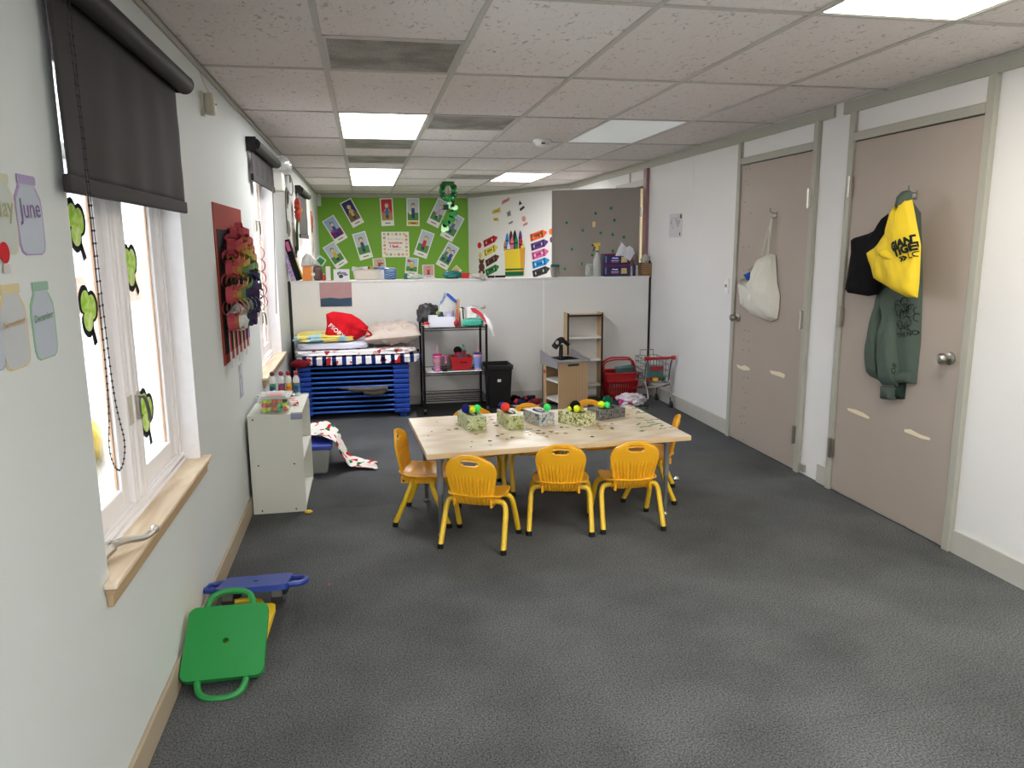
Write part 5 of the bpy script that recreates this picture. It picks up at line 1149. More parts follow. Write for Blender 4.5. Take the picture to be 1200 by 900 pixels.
# =================================================================== CHAIRS
M_YEL = pm('yellow_chair_plastic', (244, 178, 34), .3, var=.03, scale=20, spec=.5)
M_YELT = pm('yellow_leg_paint', (238, 196, 44), .3, var=.03, scale=20, spec=.5)
def make_chair():
    t = thing('kids_chair', '', 'chair', (0, 0, 0), 0, 'yellow chairs around the table')
    def seat(a, b):
        x = (a-.5)*2; y = -.15+.30*b
        w_ = .135+.025*math.sin(PI*min(1, b*1.1))-.03*max(0, (b-.75)/.25)**2
        if b < .25: w_ -= .03*((.25-b)/.25)**2
        z = .285-.018*(1-x*x)*(math.sin(PI*b)**.7 if 0 < b < 1 else 0)-.028*max(0, (b-.7)/.3)**2+.014*max(0, (.2-b)/.2)
        z += .006*x*x
        return Vector((x*w_, y+.006*(1-x*x)*(1 if b > .9 else 0), z))
    build('seat', MB().grid(seat, 20, 20), M_YEL, t, smooth=True, local=True, solid=.011, fix=False, sub=1)
    nu, nv = 60, 26
    def back(a, b):
        x = (a-.5)*2; v = b
        w_ = .090+.042*min(1, v/.66)**.85
        if v > .66: w_ *= math.sqrt(max(0, 1-((v-.66)/.345)**2))*.5+.5
        z = .236+.284*v-.022*(abs(x)**2.4)*max(0, (v-.7)/.3)
        y = -.128-.055*v+.03*max(0, (.25-v)/.25)**2
        rib = .006*max(0, min(1, (.60-v)/.08))*math.cos(x*PI*12.5) if abs(x) < .94 else 0
        y += .022*x*x*-1*-1*(.4+.6*v) - rib
        return Vector((x*w_, y, z))
    m = MB().grid(back, nu, nv); keep = []
    for f in m.f:
        c = sum((m.v[i] for i in f), Vector())/4; vv = (c.z-.236)/.284
        if abs(c.x) < .046 and .80 < vv < .905 and (abs(c.x) < .034 or vv > .83): continue
        keep.append(f)
    m.f = keep
    bk = build('backrest', m, M_YEL, t, smooth=True, local=True, solid=.010, fix=False, sub=1, angle=80)
    rim = [back(0, k/16)+Vector((0, -.001, 0)) for k in range(17)]+[back(k/16, 1) for k in range(1, 16)]+[back(1, 1-k/16) for k in range(17)]
    build('rim', MB().tube(rim, .0065, 6), M_YEL, bk, smooth=True, local=True)
    # handle-hole lip
    hp_ = [(-.050, .842), (-.046, .90), (0, .912), (.046, .90), (.050, .842), (.032, .798), (-.032, .798)]
    build('grip_lip', MB().tube([back(.5+x/.118/2*1.0, v)+Vector((0, -.002, 0)) for x, v in hp_], .005, 6, closed=True), M_YEL, bk, smooth=True, local=True)
    for sy, yt, yf, nm in ((-1, -.065, -.158, 0), (1, .055, .150, 1)):
        zt = .252
        pts = []
        for s_ in (-1, 1):
            arc = [(s_*.172, yf, .02), (s_*.167, yf+(yt-yf)*.62, .15), (s_*.162, yf+(yt-yf)*.9, .215), (s_*.146, yt, .245), (s_*.115, yt, zt), (s_*.06, yt, zt)]
            pts = pts+(arc if s_ == -1 else arc[::-1])
        fr_ = build('leg_frame', MB().tube(bez(pts, 5), .0145, 10), M_YELT, t, smooth=True, local=True)
        for s_ in (-1, 1): build('foot_cap', MB().tube([(s_*.1725, yf*1.01, 0), (s_*.1715, yf*.99, .026)], .0165, 12), M_BLACK, fr_, smooth=True, local=True)
    for s_ in (-1, 1):
        build('seat_bracket', MB().box(s_*.1-.006, s_*.1+.006, -.135, .08, .235, .272), M_YEL, t, local=True, bevel=.003)
        build('bolt', MB().lathe((s_*.107, -.118, .25), [(.006, 0), (.006, s_*.004)], 8, 'x'), M_BLACK, t, local=True)
    return t
chair = make_chair()
def fl_(px, py): return atZ(0, px, py)
CH = [  # x, y, heading (0 = facing +y, clockwise positive), label
    (.555, 3.835, 26, 'yellow chair turned askew at the table corner beside the oak leg'),
    (1.03, 3.96, 14, 'yellow chair square to the middle of the table side facing the partition'),
    (1.41, 3.935, 3, 'yellow chair beside the middle one, nearest the two grey doors on that side'),
    (.31, 4.26, 106, 'yellow chair at the table end toward the window wall'),
    (1.714, 4.371, -69, 'yellow chair at the table end toward the grey doors'),
    (.65, 4.68, 182, 'yellow chair tucked in between the table and the wire rack'),
    (1.035, 4.68, 178, 'yellow chair tucked in between the table and the play sink'),
    (1.45, 4.71, 184, 'yellow chair tucked in between the table and the red basket')]
for i, (x, y, a, lab) in enumerate(CH):
    o = chair if i == 0 else copy_tree(chair)
    o.location = (x, y, 0); o.rotation_euler = (0, 0, -math.radians(a)); o['label'] = lab

# =================================================================== BOXES, POMPOMS AND CONFETTI ON THE TABLE
def pat(name, stops, scale, rough=.35): return ramp_mat(name, 'noise', stops, scale=scale, rough=rough, interp='LINEAR', dist=1.5)
M_B = [pat('bamboo_print', [(.35, (90, 110, 50)), (.45, (150, 164, 100)), (.55, (206, 208, 176)), (.7, (120, 140, 70))], 40),
       pat('leafy_print', [(.35, (70, 96, 40)), (.45, (160, 170, 100)), (.55, (206, 204, 170)), (.7, (110, 130, 60))], 44),
       pat('shore_print', [(.35, (60, 84, 100)), (.48, (170, 186, 190)), (.56, (216, 196, 170)), (.7, (120, 130, 130))], 34),
       pat('olive_flower_print', [(.36, (70, 84, 36)), (.46, (150, 154, 80)), (.54, (226, 224, 186)), (.62, (226, 224, 190)), (.72, (90, 104, 50))], 60),
       ramp_mat('black_swirl_print', 'noise', [(.0, (20, 20, 22)), (.47, (20, 20, 22)), (.49, (206, 204, 200)), (.52, (20, 20, 22)), (.6, (206, 204, 200)), (.63, (24, 22, 24))], scale=60, rough=.4, dist=3)]
def pompom(p, r, rgb, label, flat=1):
    one('pompom', MB().ball(p, (r, r, r*flat), 14, 10, wr=.12, fq=9, seed=int(r*9e3)), CLOTH(rgb), label, 'pompom', 'pompoms on the table boxes', smooth=True)
def tbox(px, py, w_, d_, h_, rot, mat, top, label, poms):
    p = atZ(TZ, px, py); a = TR+rot; c, s_ = math.cos(a), math.sin(a)
    # (px, py) is the middle of the near bottom edge
    cx_, cy_ = p.x-s_*d_/2, p.y+c*d_/2
    t = thing('tissue_box', label, 'box', (cx_, cy_, TZ+.001), a, 'patterned tissue boxes on the table')
    build('carton', MB().box(-w_/2, w_/2, -d_/2, d_/2, 0, h_), mat, t, local=True, bevel=.002)
    build('opening', MB().poly(Fr((0, 0, h_), (1, 0, 0), (0, 1, 0), (0, 0, 1)), circ(0, 0, w_*.28, d_*.3, 20), .0003, .0012), PAPER((60, 62, 60)), t, local=True)
    build('top_film', MB().poly(Fr((0, 0, h_), (1, 0, 0), (0, 1, 0), (0, 0, 1)), circ(w_*.04, 0, w_*.10, d_*.24, 16), .0014, .002), film('slot_film', (214, 220, 220), .7, .15), t, local=True)
    if top: build('label_dot', MB().poly(Fr((0, -d_/2, 0), (1, 0, 0), (0, 0, 1), (0, -1, 0)), circ(w_*.2, h_*.2, .014, .010, 14), .0003, .0013), PAPER(top), t, local=True)
    for (lx, ly, r, rgb, lab) in poms:
        pompom((cx_+c*lx-s_*ly, cy_+s_*lx+c*ly, TZ+.0035+h_+r*.96), r, rgb, lab)
BL, YN, GN, RD, BK, DG = (26, 40, 120), (222, 240, 50), (80, 240, 120), (236, 74, 56), (18, 18, 18), (16, 84, 62)
tbox(559, 505, .115, .215, .08, .10, M_B[0], (130, 140, 40), 'bamboo-print tissue box with blue, yellow and green pompoms', [(-.028, .03, .025, BL, 'dark blue pompom on the bamboo-print box'), (.006, .0, .019, YN, 'yellow pompom beside the dark blue one on bamboo-print box'), (.02, .03, .016, YN, 'small yellow pompom between yellow and green ones'), (.042, .02, .023, GN, 'mint green pompom on the bamboo-print box')])
tbox(604.5, 503, .105, .215, .08, .07, M_B[1], (140, 150, 50), 'leafy green tissue box with blue and red pompoms', [(-.03, .06, .025, BL, 'dark blue pompom on the leafy green box'), (-.028, .01, .028, RD, 'red pompom on the leafy green box')])
tbox(641, 499, .105, .19, .075, .28, M_B[2], None, 'blue and sand tissue box with one green pompom', [(.03, -.05, .023, GN, 'mint green pompom alone on the blue and sand box')])
tbox(692, 499, .11, .20, .075, .62, M_B[3], None, 'olive flower-print tissue box with yellow and black pompoms', [(-.03, -.02, .021, YN, 'yellow pompom before the black one on the olive box'), (-.005, .01, .032, BK, 'large black pompom on the olive flower-print box'), (-.006, -.04, .014, (196, 176, 60), 'mustard pompom below the black one on the olive box'), (-.034, .03, .014, YN, 'small yellow pompom behind the black one on the olive box')])
tbox(718, 491, .20, .13, .06, .30, M_B[4], None, 'black and white swirl tissue box with green pompoms', [(-.04, .0, .022, YN, 'neon yellow pompom on the black swirl box'), (-.012, -.02, .020, GN, 'mint green pompom on the black swirl box'), (.024, .02, .034, DG, 'large dark green pompom on the black swirl box')])
conf = [(536, 497, 0), (540, 499, 1), (535, 503, 1), (558, 509, 0), (526, 504, 0), (583, 511, 1), (588, 509, 0), (576, 492, 2), (579, 496, 2), (582, 499, 1), (574, 489, 0), (570, 497, 0), (600, 513, 1), (618, 506, 2), (621, 509, 2), (631, 505, 1), (630, 508, 0), (637, 508, 1), (622, 503, 2), (646, 506, 0), (653, 508, 0), (663, 508, 0), (658, 501, 1), (665, 501, 0), (676, 500, 0), (686, 501, 0), (679, 504, 1), (702, 500, 0), (704, 503, 0), (700, 497, 0), (717, 497, 2), (717, 502, 1), (694, 512, 1), (656, 491, 1), (656, 495, 0), (705, 492, 0), (736, 486, 0), (748, 483, 1), (502, 511, 3), (506, 506, 3), (512, 495, 3), (575, 522, 3), (574, 517, 1), (552, 524, 3), (553, 518, 3), (594, 515, 3), (641, 512, 0), (709, 499, 3)]
M_CONF = [pm('gold_confetti', (186, 150, 70), .3, .5), pm('green_confetti', (24, 84, 52), .35, .2), pm('silver_confetti', (226, 222, 206), .25, .5), pm('dull_confetti', (120, 110, 90), .5)]
cl_ = ['gold shamrock confetti piece scattered on the oak table', 'green shamrock confetti piece scattered on the oak table', 'silver confetti piece scattered among the table boxes', 'tiny dull speck of confetti on the bare table end']
for k, (px, py, c) in enumerate(conf):
    p = atZ(TZ, px, py); r = [.013, .013, .013, .006][c]*RND.uniform(.8, 1.15)
    one('confetti', MB().poly(Fr((p.x, p.y, TZ+.0025), (1, 0, 0), (0, 1, 0), (0, 0, 1)), rot2(shamrock_outline(r, 0, 12), 0, 0, RND.uniform(0, 6)), -.0008, .0008), M_CONF[c], cl_[c], 'confetti', ['gold', 'green', 'silver', 'dull'][c]+' confetti on the table')
p = fl_(793, 562)
t = thing('foil_gem', 'small silvery foil gem on the carpet beside the table', 'gem', (p.x, p.y, 0)); build('gem', MB().lathe((p.x, p.y, .001), [(.02, 0), (.022, .006), (.012, .02), (.004, .022)], 8), M_CHROME, t); build('table_facet', MB().lathe((p.x, p.y, .0232), [(.004, 0), (.003, .001)], 8), M_CHROME, t)
p = fl_(387, 686); p = fl_(386, 686)
one('pink_speck', MB().ball((p.x, p.y, .004), .005), PLASTIC((206, 60, 100)), 'tiny pink bead on the carpet near the scooter boards', 'bead')

# =================================================================== THINGS HANGING ON THE DOORS
def hook(px, py, parent, lab):
    u, v = FRt.hit(px, py, .03); d0 = .0165
    h_ = build('coat_hook', MB().fbox(FRt, u-.008, u+.008, v-.035, v+.012, d0, d0+.006).tube(bez([FRt.pt(u, v, d0+.004), FRt.pt(u+.01, v+.0, d0+.04), FRt.pt(u+.02, v+.015, d0+.06), FRt.pt(u+.022, v+.03, d0+.064)], 5), .004, 6).ball(FRt.pt(u+.022, v+.03, d0+.064), .007, 8, 6).tube(bez([FRt.pt(u, v-.025, d0+.004), FRt.pt(u+.004, v-.035, d0+.03), FRt.pt(u+.005, v-.022, d0+.042)], 5), .004, 6), M_STEEL, parent, smooth=True, label=lab)
    return u, v
u1, v1 = hook(908, 250, d1, 'double steel coat hook'); u2, v2 = hook(1071, 226, d2, 'steel coat hook under the hanging clothes')
D0 = .024
# white drawstring bag
t = thing('cloth_bag', 'white cloth drawstring bag hanging on the far door hook', 'bag', tuple(FRt.pt(u1, v1-.5, .05)))
Wp = px_out(FRt, [(893, 300), (899, 297), (905, 299), (906, 316), (907, 332), (910, 346), (909, 362), (907, 374), (899, 377), (890, 374), (882, 370), (872, 363), (868, 352), (867, 341), (869, 331), (872, 325), (876, 330), (881, 328), (887, 318), (890, 308)], .05)
m = MB().puff(FRt, Wp, .11, base=D0, wr=.32, fq=15, seed=21, step=.025)
build('bag_body', m, CLOTH((216, 214, 204)), t, smooth=True, angle=70)
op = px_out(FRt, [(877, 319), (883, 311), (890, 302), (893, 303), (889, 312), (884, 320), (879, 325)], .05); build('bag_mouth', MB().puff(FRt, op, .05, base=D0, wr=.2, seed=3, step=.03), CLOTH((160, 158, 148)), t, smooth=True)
build('blue_lining', MB().puff(FRt, px_out(FRt, [(873, 322), (880, 319), (888, 316), (886, 323), (880, 330), (875, 327)], .08), .05, base=D0+.05, wr=.3, seed=4, step=.02), CLOTH((30, 80, 160)), t, smooth=True)
build('side_bulge', MB().puff(FRt, px_out(FRt, [(870, 330), (878, 330), (882, 334), (881, 346), (877, 358), (870, 360), (868, 350), (868, 338)], .085), .04, base=D0+.055, wr=.5, fq=22, seed=6, step=.02), CLOTH((218, 216, 206)), t, smooth=True)
build('strap', MB().tube(bez([FRt.pt(u1+.004, v1-.028, .05), FRt.pt(*FRt.hit(897, 280, .05), .045), FRt.pt(*FRt.hit(892, 302, .05), .045)], 6), .006, 6), CLOTH((206, 202, 190)), t, smooth=True)
build('strap', MB().tube(bez([FRt.pt(u1+.004, v1-.028, .05), FRt.pt(*FRt.hit(901, 280, .05), .045), FRt.pt(*FRt.hit(899, 299, .05), .045)], 6), .007, 6), CLOTH((206, 202, 190)), t, smooth=True)
build('care_tag', MB().poly(FRt, px_out(FRt, [(901, 300), (905, 300), (905, 318), (903, 318)], .05), D0+.03, D0+.032), PAPER((206, 206, 196)), t)
# green hooded sweatshirt
t = thing('hoodie', 'dark green hooded sweatshirt hanging under the yellow bag', 'sweatshirt', tuple(FRt.pt(u2, v2-1.0, .05)))
M_HOOD = CLOTH((84, 97, 89)); M_HOODR = CLOTH((78, 90, 83))
body = MB().puff(FRt, px_out(FRt, [(1040, 250), (1060, 228), (1075, 250), (1077, 330), (1075, 400), (1070, 449), (1048, 449), (1033, 420), (1030, 350)], .04), .045, base=.0175, wr=.18, fq=10, seed=31, step=.03)
build('body', body, M_HOOD, t, smooth=True, angle=70); bb_ = bvh(body)
build('hem_band', MB().puff(FRt, px_out(FRt, [(1049, 436), (1071, 434), (1070, 450), (1048, 449)], .04), .05, base=.018, wr=.1, seed=2), M_HOODR, t, smooth=True)
build('left_sleeve', MB().puff(FRt, px_out(FRt, [(1031, 330), (1040, 345), (1036, 362), (1029, 395), (1027, 420), (1029, 448), (1014, 441), (1012, 425), (1016, 395), (1024, 358)], .05), .06, base=.02, wr=.2, fq=12, seed=33, step=.025), M_HOOD, t, smooth=True, angle=70)
build('right_sleeve', MB().puff(FRt, px_out(FRt, [(1034, 335), (1050, 345), (1051, 395), (1049, 453), (1030, 451), (1027, 425), (1028, 395), (1036, 358)], .06), .055, base=.04, wr=.2, fq=12, seed=35, step=.025), M_HOOD, t, smooth=True, angle=70)
build('cuff', MB().puff(FRt, px_out(FRt, [(1030, 452), (1047, 454), (1045, 469), (1031, 468)], .06), .045, base=.035, wr=.2, seed=3), M_HOODR, t, smooth=True)
build('cuff', MB().puff(FRt, px_out(FRt, [(1048, 449), (1060, 449), (1058, 468), (1048, 468)], .03), .03, base=.018, wr=.2, seed=5), CLOTH((40, 54, 48)), t, smooth=True)
build('hood', MB().puff(FRt, px_out(FRt, [(1053, 228), (1058, 223), (1064, 224), (1065, 232), (1063, 241), (1055, 247), (1051, 245)], .17), .05, base=.15, wr=.2, seed=8, step=.02), M_HOOD, t, smooth=True)
M_INK = PAPER((24, 34, 32))
cu_, cv_, L_, an = px_line(FRt, (1051.5, 393.5), (1071, 389.5), .06); build('lettering', lettering('THE NO', FRt, cu_, cv_, width=L_, rot=an, bold=.02, surf=bb_, lift=.003), M_INK, t, fix=False)
for k in range(26):      # swirled chest print
    px, py = RND.uniform(1053, 1072), RND.uniform(352, 387); u, v = FRt.hit(px, py, .06); q = []
    a0 = RND.uniform(0, 6)
    for j in range(8):
        a = a0+j*.45; uu, vv = u+.016*math.cos(a)*(1+.1*j), v+.016*math.sin(a)*(1+.1*j); hh = bb_.ray_cast(FRt.pt(uu, vv, .5), -FRt.N)
        if hh[0] is not None: q.append(hh[0]+FRt.N*.002)
    if len(q) > 3: build('chest_print', MB().tube(q, .0018, 4), M_INK, t)
u, v = FRt.hit(1048, 428, .1); build('sleeve_lettering', lettering('Oll', FRt, u, v-.02, width=.055, rot=PI/2-.12, d=.102, bold=.01), M_INK, t, fix=False)
# black bag
one('black_bag', MB().puff(FRt, px_out(FRt, [(1044, 250), (1040, 258), (1032, 268), (1020, 274), (1003, 279), (1003, 295), (999, 320), (996, 343), (1008, 345), (1020, 347), (1032, 345), (1042, 320), (1048, 280)], .07), .06, base=.085, wr=.15, fq=9, seed=41, step=.03), CLOTH((20, 20, 24)), 'black fabric bag hanging behind the yellow bag on the door', 'bag', smooth=True, angle=70)
# yellow bag
t = thing('shopping_bag', 'yellow fabric shopping bag with black lettering on the door', 'bag', tuple(FRt.pt(u2, v2-.6, .15)))
Yp = px_out(FRt, [(1064, 225), (1068, 230), (1074, 262), (1079, 288), (1078, 310), (1077, 332), (1075, 349), (1062, 348), (1052, 343), (1040, 336), (1027, 328), (1022, 310), (1018, 297), (1027, 291), (1036, 281), (1043, 270), (1045, 256), (1050, 243), (1053, 237), (1055, 246), (1062, 243), (1065, 236)], .15)
m = MB().puff(FRt, Yp, .06, base=.148, wr=.30, fq=13, seed=51, step=.018, flat=.4, rings=14); yb = bvh(m)
build('bag_body', m, pm('yellow_bag_fabric', (236, 204, 34), .65, var=.04, scale=30, bump=.1, bscale=200), t, smooth=True, angle=70)
for (txt, a, b, hgt, bo) in [('GIANT', (1049, 290), (1072.5, 277), .046, .06), ('TIGER', (1052, 297.5), (1076, 284.5), .046, .06), ('LOW', (1065, 300), (1079, 293), .030, .02)]:
    cu_, cv_, L_, an = px_line(FRt, a, b, .19); build('lettering', lettering(txt, FRt, cu_, cv_, width=L_, height=hgt, rot=an, bold=bo, surf=yb, lift=.006), M_INK, t, fix=False)
cu_, cv_, L_, an = px_line(FRt, (1057, 304.5), (1063.5, 301), .19); build('lettering', lettering('»', FRt, cu_, cv_, width=L_, height=.026, rot=an, bold=.03, surf=yb, lift=.004), M_INK, t, fix=False)

build('pinched_fold', MB().puff(FRt, px_out(FRt, [(1030, 292), (1040, 291), (1047, 297), (1050, 303), (1046, 306), (1036, 303), (1028, 299)], .2), .028, base=.19, wr=.4, fq=22, seed=5, step=.015), MATS['yellow_bag_fabric'], t, smooth=True, angle=70)
# paper drawing with a green dot on the right wall
u0, v0 = FRt.hit(785, 251); u1_, v1_ = FRt.hit(799, 278)
t = thing('wall_drawing', 'pale pencil drawing with green dot on wall beside far door', 'drawing', tuple(FRt.pt((u0+u1_)/2, v1_)))
build('sheet', MB().fbox(FRt, u0, u1_, v1_, v0, .0005, .002), PAPER((206, 204, 208)), t)
for k in range(7):
    cu_, cv_ = RND.uniform(u0+.05, u1_-.05), RND.uniform(v1_+.04, v0-.04); build('pencil_line', MB().tube([FRt.pt(cu_+.03*math.cos(j*.9), cv_+.03*math.sin(j*.9+k), .003) for j in range(7)], .0016, 4), PAPER((160, 158, 166)), t)
build('green_dot', MB().poly(FRt, circ(u1_-.03, v0-.03, .022, n=14), .0022, .004), PAPER((60, 130, 60)), t)
build('dark_mark', MB().poly(FRt, circ(u1_-.045, v1_+.03, .01, .016, n=10), .0022, .004), PAPER((50, 50, 56)), t)

# =================================================================== CEILING DETAILS
p = atZ(H, 632, 168); p = Vector((1.47, 6.30, H))
t = thing('smoke_detector', 'white round smoke detector on the ceiling', 'smoke detector', (p.x, p.y, H-.05))
build('base', MB().lathe((p.x, p.y, H), [(.075, .0035), (.078, -.012), (.07, -.02)], 22), M_WHITEPL, t, smooth=True); build('dome', MB().lathe((p.x, p.y, H), [(.062, -.02), (.055, -.04), (.03, -.052), (.0, -.054)], 22), M_WHITEPL, t, smooth=True); build('sensor_slot', MB().box(p.x-.02, p.x+.01, p.y-.062, p.y-.05, H-.036, H-.026), M_BLACK, t)
pt_ = atZ(H, 525, 213)
t = thing('shamrock_garland', 'shiny green shamrock mobile hanging from the ceiling before the green wall', 'decoration', (pt_.x, pt_.y, H-.5)); gy = pt_.y
M_FOIL = [pm('green_foil', (30, 110, 46), .25, .5), pm('dark_green_foil', (12, 46, 24), .3, .4), pm('pale_green_paper', (150, 196, 150), .6)]
x = pt_.x; build('string', MB().tube([(x, gy, H+.003), (x, gy, H-.10), (x+.04, gy, H-.55)], .004, 5), PAPER((60, 100, 60)), t)
for k in range(12):
    a = 2*PI*k/12; build('foil_leaf', MB().ball((x+.085*math.cos(a), gy, H-.12+.11*math.sin(a)), (.045, .02, .04), 8, 6, wr=.2, seed=k), M_FOIL[k % 2 if k % 3 else 0], t, smooth=True)
for dx, dz, r, k in ((.03, -.30, .05, 2), (.07, -.34, .05, 2), (.06, -.42, .05, 0), (.03, -.50, .05, 0), (-.04, -.55, .05, 0), (-.06, -.62, .05, 2), (.05, -.24, .04, 1)):
    build('paper_shamrock', MB().poly(Fr((x, gy, H), (1, 0, 0), (0, 0, 1), (0, -1, 0)), rot2(shamrock_outline(r*1.2, 0, 20), dx, dz, k), -.004, .004), M_FOIL[k], t)
build('hat', MB().box(x-.07, x-.0, gy-.01, gy+.01, H-.36, H-.30).box(x-.09, x+.02, gy-.012, gy+.012, H-.37, H-.355), M_FOIL[1], t)
u, v = FB.hit(371, 232)
one('alarm_box', MB().fbox(FB, u-.06, u+.07, v-.13, v+.06, .0005, .06), PLASTIC((206, 206, 200)), 'pale alarm box in the top corner of the green wall', 'alarm box', bevel=.01)

# =================================================================== GREEN WALL PICTURE CARDS
SKIN = (222, 190, 160)
def pxscale(fr, x, y): a, b = fr.hit(x, y), fr.hit(x+10, y); return (b[0]-a[0])/10
def card(px, py, wpx, hpx, deg, sky, grass, shirt, caption, label, figures=1, hair=(90, 60, 40), arms_up=False, extra=None):
    """px rotation: positive degrees turn the card anticlockwise"""
    u, v = FB.hit(px, py); k = pxscale(FB, px, py); w_, h_ = wpx*k, hpx*k; a = math.radians(deg)
    t = thing('picture_card', label, 'picture card', tuple(FB.pt(u, v-h_/2)), 0, 'feelings cards on the green wall')
    def loc(pts): return rot2(pts, u, v, a)
    def rect(x0, x1, y0, y1): return loc([(x0*w_, y0*h_), (x1*w_, y0*h_), (x1*w_, y1*h_), (x0*w_, y1*h_)])
    build('card_sheet', MB().poly(FB, rect(-.5, .5, -.5, .5), .0005, .004), PAPER((226, 226, 222)), t)
    build('picture_sky', MB().poly(FB, rect(-.42, .42, -.30, .46), .0042, .006), PAPER(sky), t)
    if grass: build('picture_ground', MB().poly(FB, rect(-.42, .42, -.30, -.02), .0062, .008), PAPER(grass), t)
    for f in range(figures):
        x = (0 if figures == 1 else (-.2+.4*f))
        fg = build('figure_body', MB().poly(FB, loc([((x-.11)*w_, -.12*h_), ((x+.11)*w_, -.12*h_), ((x+.14)*w_, .14*h_), ((x-.14)*w_, .14*h_)]), .0082, .010), PAPER(shirt if f == 0 else (60, 80, 150)), t)
        build('figure_legs', MB().poly(FB, loc([((x-.10)*w_, -.24*h_), ((x-.02)*w_, -.24*h_), ((x)*w_, -.14*h_), ((x+.02)*w_, -.24*h_), ((x+.10)*w_, -.24*h_), ((x+.11)*w_, -.12*h_), ((x-.11)*w_, -.12*h_)]), .0082, .0098), PAPER((50, 60, 110)), fg)
        build('figure_hair', MB().poly(FB, loc(circ(x*w_, .235*h_, .155*w_, .085*h_)), .0082, .010), PAPER(hair), fg)
        build('figure_head', MB().poly(FB, loc(circ(x*w_, .215*h_, .125*w_, .068*h_)), .0102, .012), PAPER(SKIN), fg)
        s_ = 1 if arms_up else -1
        for e in (-1, 1): build('figure_arm', MB().poly(FB, loc([((x+e*.10)*w_, .13*h_), ((x+e*.28)*w_, (.13+s_*.14)*h_), ((x+e*.33)*w_, (.10+s_*.14)*h_), ((x+e*.13)*w_, .06*h_)]), .0082, .0105), PAPER(SKIN), fg)
    if extra: build('picture_detail', MB().poly(FB, loc(circ(extra[0]*w_, extra[1]*h_, .13*w_, .07*h_)), .0082, .0095), PAPER(extra[2]), t)
    if caption: build('caption_band', MB().poly(FB, rect(-.42, .42, -.46, -.34), .0042, .006), PAPER(caption), t)
    build('caption_ink', MB().poly(FB, rect(-.2, .22, -.415, -.385), .0062, .007), PAPER((70, 66, 66)), t)
SKY, GRS = (176, 196, 208), (86, 140, 76)
card(412.5, 249.5, 15, 32, 27, (58, 60, 110), (122, 100, 70), (206, 180, 90), None, 'card with a figure under a night blue sky', hair=(206, 180, 100))
card(392.5, 269, 16, 31, 30, (150, 176, 210), (110, 50, 110), (60, 90, 160), None, 'card with a figure above purple ground', hair=(100, 60, 40), extra=(-.2, .0, (206, 60, 60)))
card(393, 299, 16, 30, 31, SKY, GRS, (212, 180, 70), None, 'card with a yellow-shirted figure beside the white bowl', hair=(120, 80, 50))
card(425, 288, 16, 32, 15, SKY, GRS, (80, 86, 110), None, 'card with a figure raising both arms', arms_up=True)
card(453.5, 248.5, 15, 32, 2, (190, 60, 60), (170, 140, 80), (70, 110, 160), None, 'card with a blue robed figure on a red ground', hair=(150, 170, 190))
card(484, 248.5, 15, 32, -1, (186, 200, 208), GRS, (60, 76, 120), (206, 170, 60), 'card with a figure beside a small dog and yellow caption', extra=(-.2, -.02, (226, 222, 206)))
card(513.5, 249.5, 15, 32, -27, SKY, GRS, (206, 160, 190), None, 'card with a pink-shirted figure by a pond behind the garland', extra=(.05, -.15, (150, 190, 206)), hair=(206, 170, 90))
card(530, 266, 16, 31, -30, SKY, GRS, (96, 110, 130), None, 'card with a grey-shirted figure nearest the crayon wall', hair=(150, 120, 90))
card(497, 286, 16, 31, -20, SKY, GRS, (190, 60, 60), None, 'card with a red-dressed figure beside the centre poster', hair=(190, 110, 60))
card(524.5, 300, 15, 30, -31, SKY, GRS, (80, 130, 110), None, 'card with two figures on grass above the teal bag', figures=2)
card(482.5, 312, 15, 20, -6, (166, 196, 206), GRS, (206, 180, 60), None, 'small card with a red-roofed tower and a figure', extra=(-.25, .3, (206, 60, 50)))
card(502, 318, 14, 15.5, 1, (206, 160, 160), None, (190, 80, 90), None, 'small pink card with a dark framed window picture', extra=(0, .15, (60, 66, 90)))
card(444.5, 309, 15, 13, 4, (196, 180, 160), None, (206, 80, 50), None, 'small tan card behind the white bowl', extra=(.2, .0, (40, 50, 90)))
card(535, 317, 9, 9, 45, (206, 190, 120), None, (180, 150, 80), None, 'tiny yellow diamond-turned card behind the teal bag')
u, v = FB.hit(463.5, 286.5); k = pxscale(FB, 463, 286); w_, h_ = 32*k, 29.5*k
t = thing('centre_poster', 'square white poster reading Sometimes I feel with a border of faces', 'poster', tuple(FB.pt(u, v-h_/2)))
build('poster_sheet', MB().fbox(FB, u-w_/2, u+w_/2, v-h_/2, v+h_/2, .0005, .004), PAPER((230, 226, 218)), t)
for k in range(22):
    f_ = k/22*4; sd = int(f_); q = f_-sd; b = .40
    x, y = [(-b+2*b*q, b), (b, b-2*b*q), (b-2*b*q, -b), (-b, -b+2*b*q)][sd]
    fc = build('face_print', MB().poly(FB, circ(u+x*w_, v+y*h_, .03*w_*1.5, n=10), .0042, .006), PAPER([(206, 90, 80), (90, 60, 44), (222, 190, 150), (60, 60, 70), (150, 170, 90), (206, 170, 60)][k % 6]), t)
    build('face_skin', MB().poly(FB, circ(u+x*w_, v+(y-.008)*h_, .028*w_, n=10), .0062, .007), PAPER(SKIN), fc)
for (tx, dy, wd) in (('Sometimes', .07, .5), ('I feel...', -.07, .4)): build('lettering', lettering(tx, FB, u, v+dy*h_, width=wd*w_, d=.0066, bold=.03), PAPER((196, 40, 56)), t, fix=False)
for dy in (.21, -.20):
    for k in range(6): build('colour_print', MB().poly(FB, circ(u+(-.25+.1*k)*w_, v+dy*h_, .035*w_, .028*h_, n=8), .0042, .0055), PAPER([(150, 190, 206), (226, 190, 170), (206, 206, 150), (190, 170, 206), (170, 206, 180), (226, 200, 150)][k]), t)

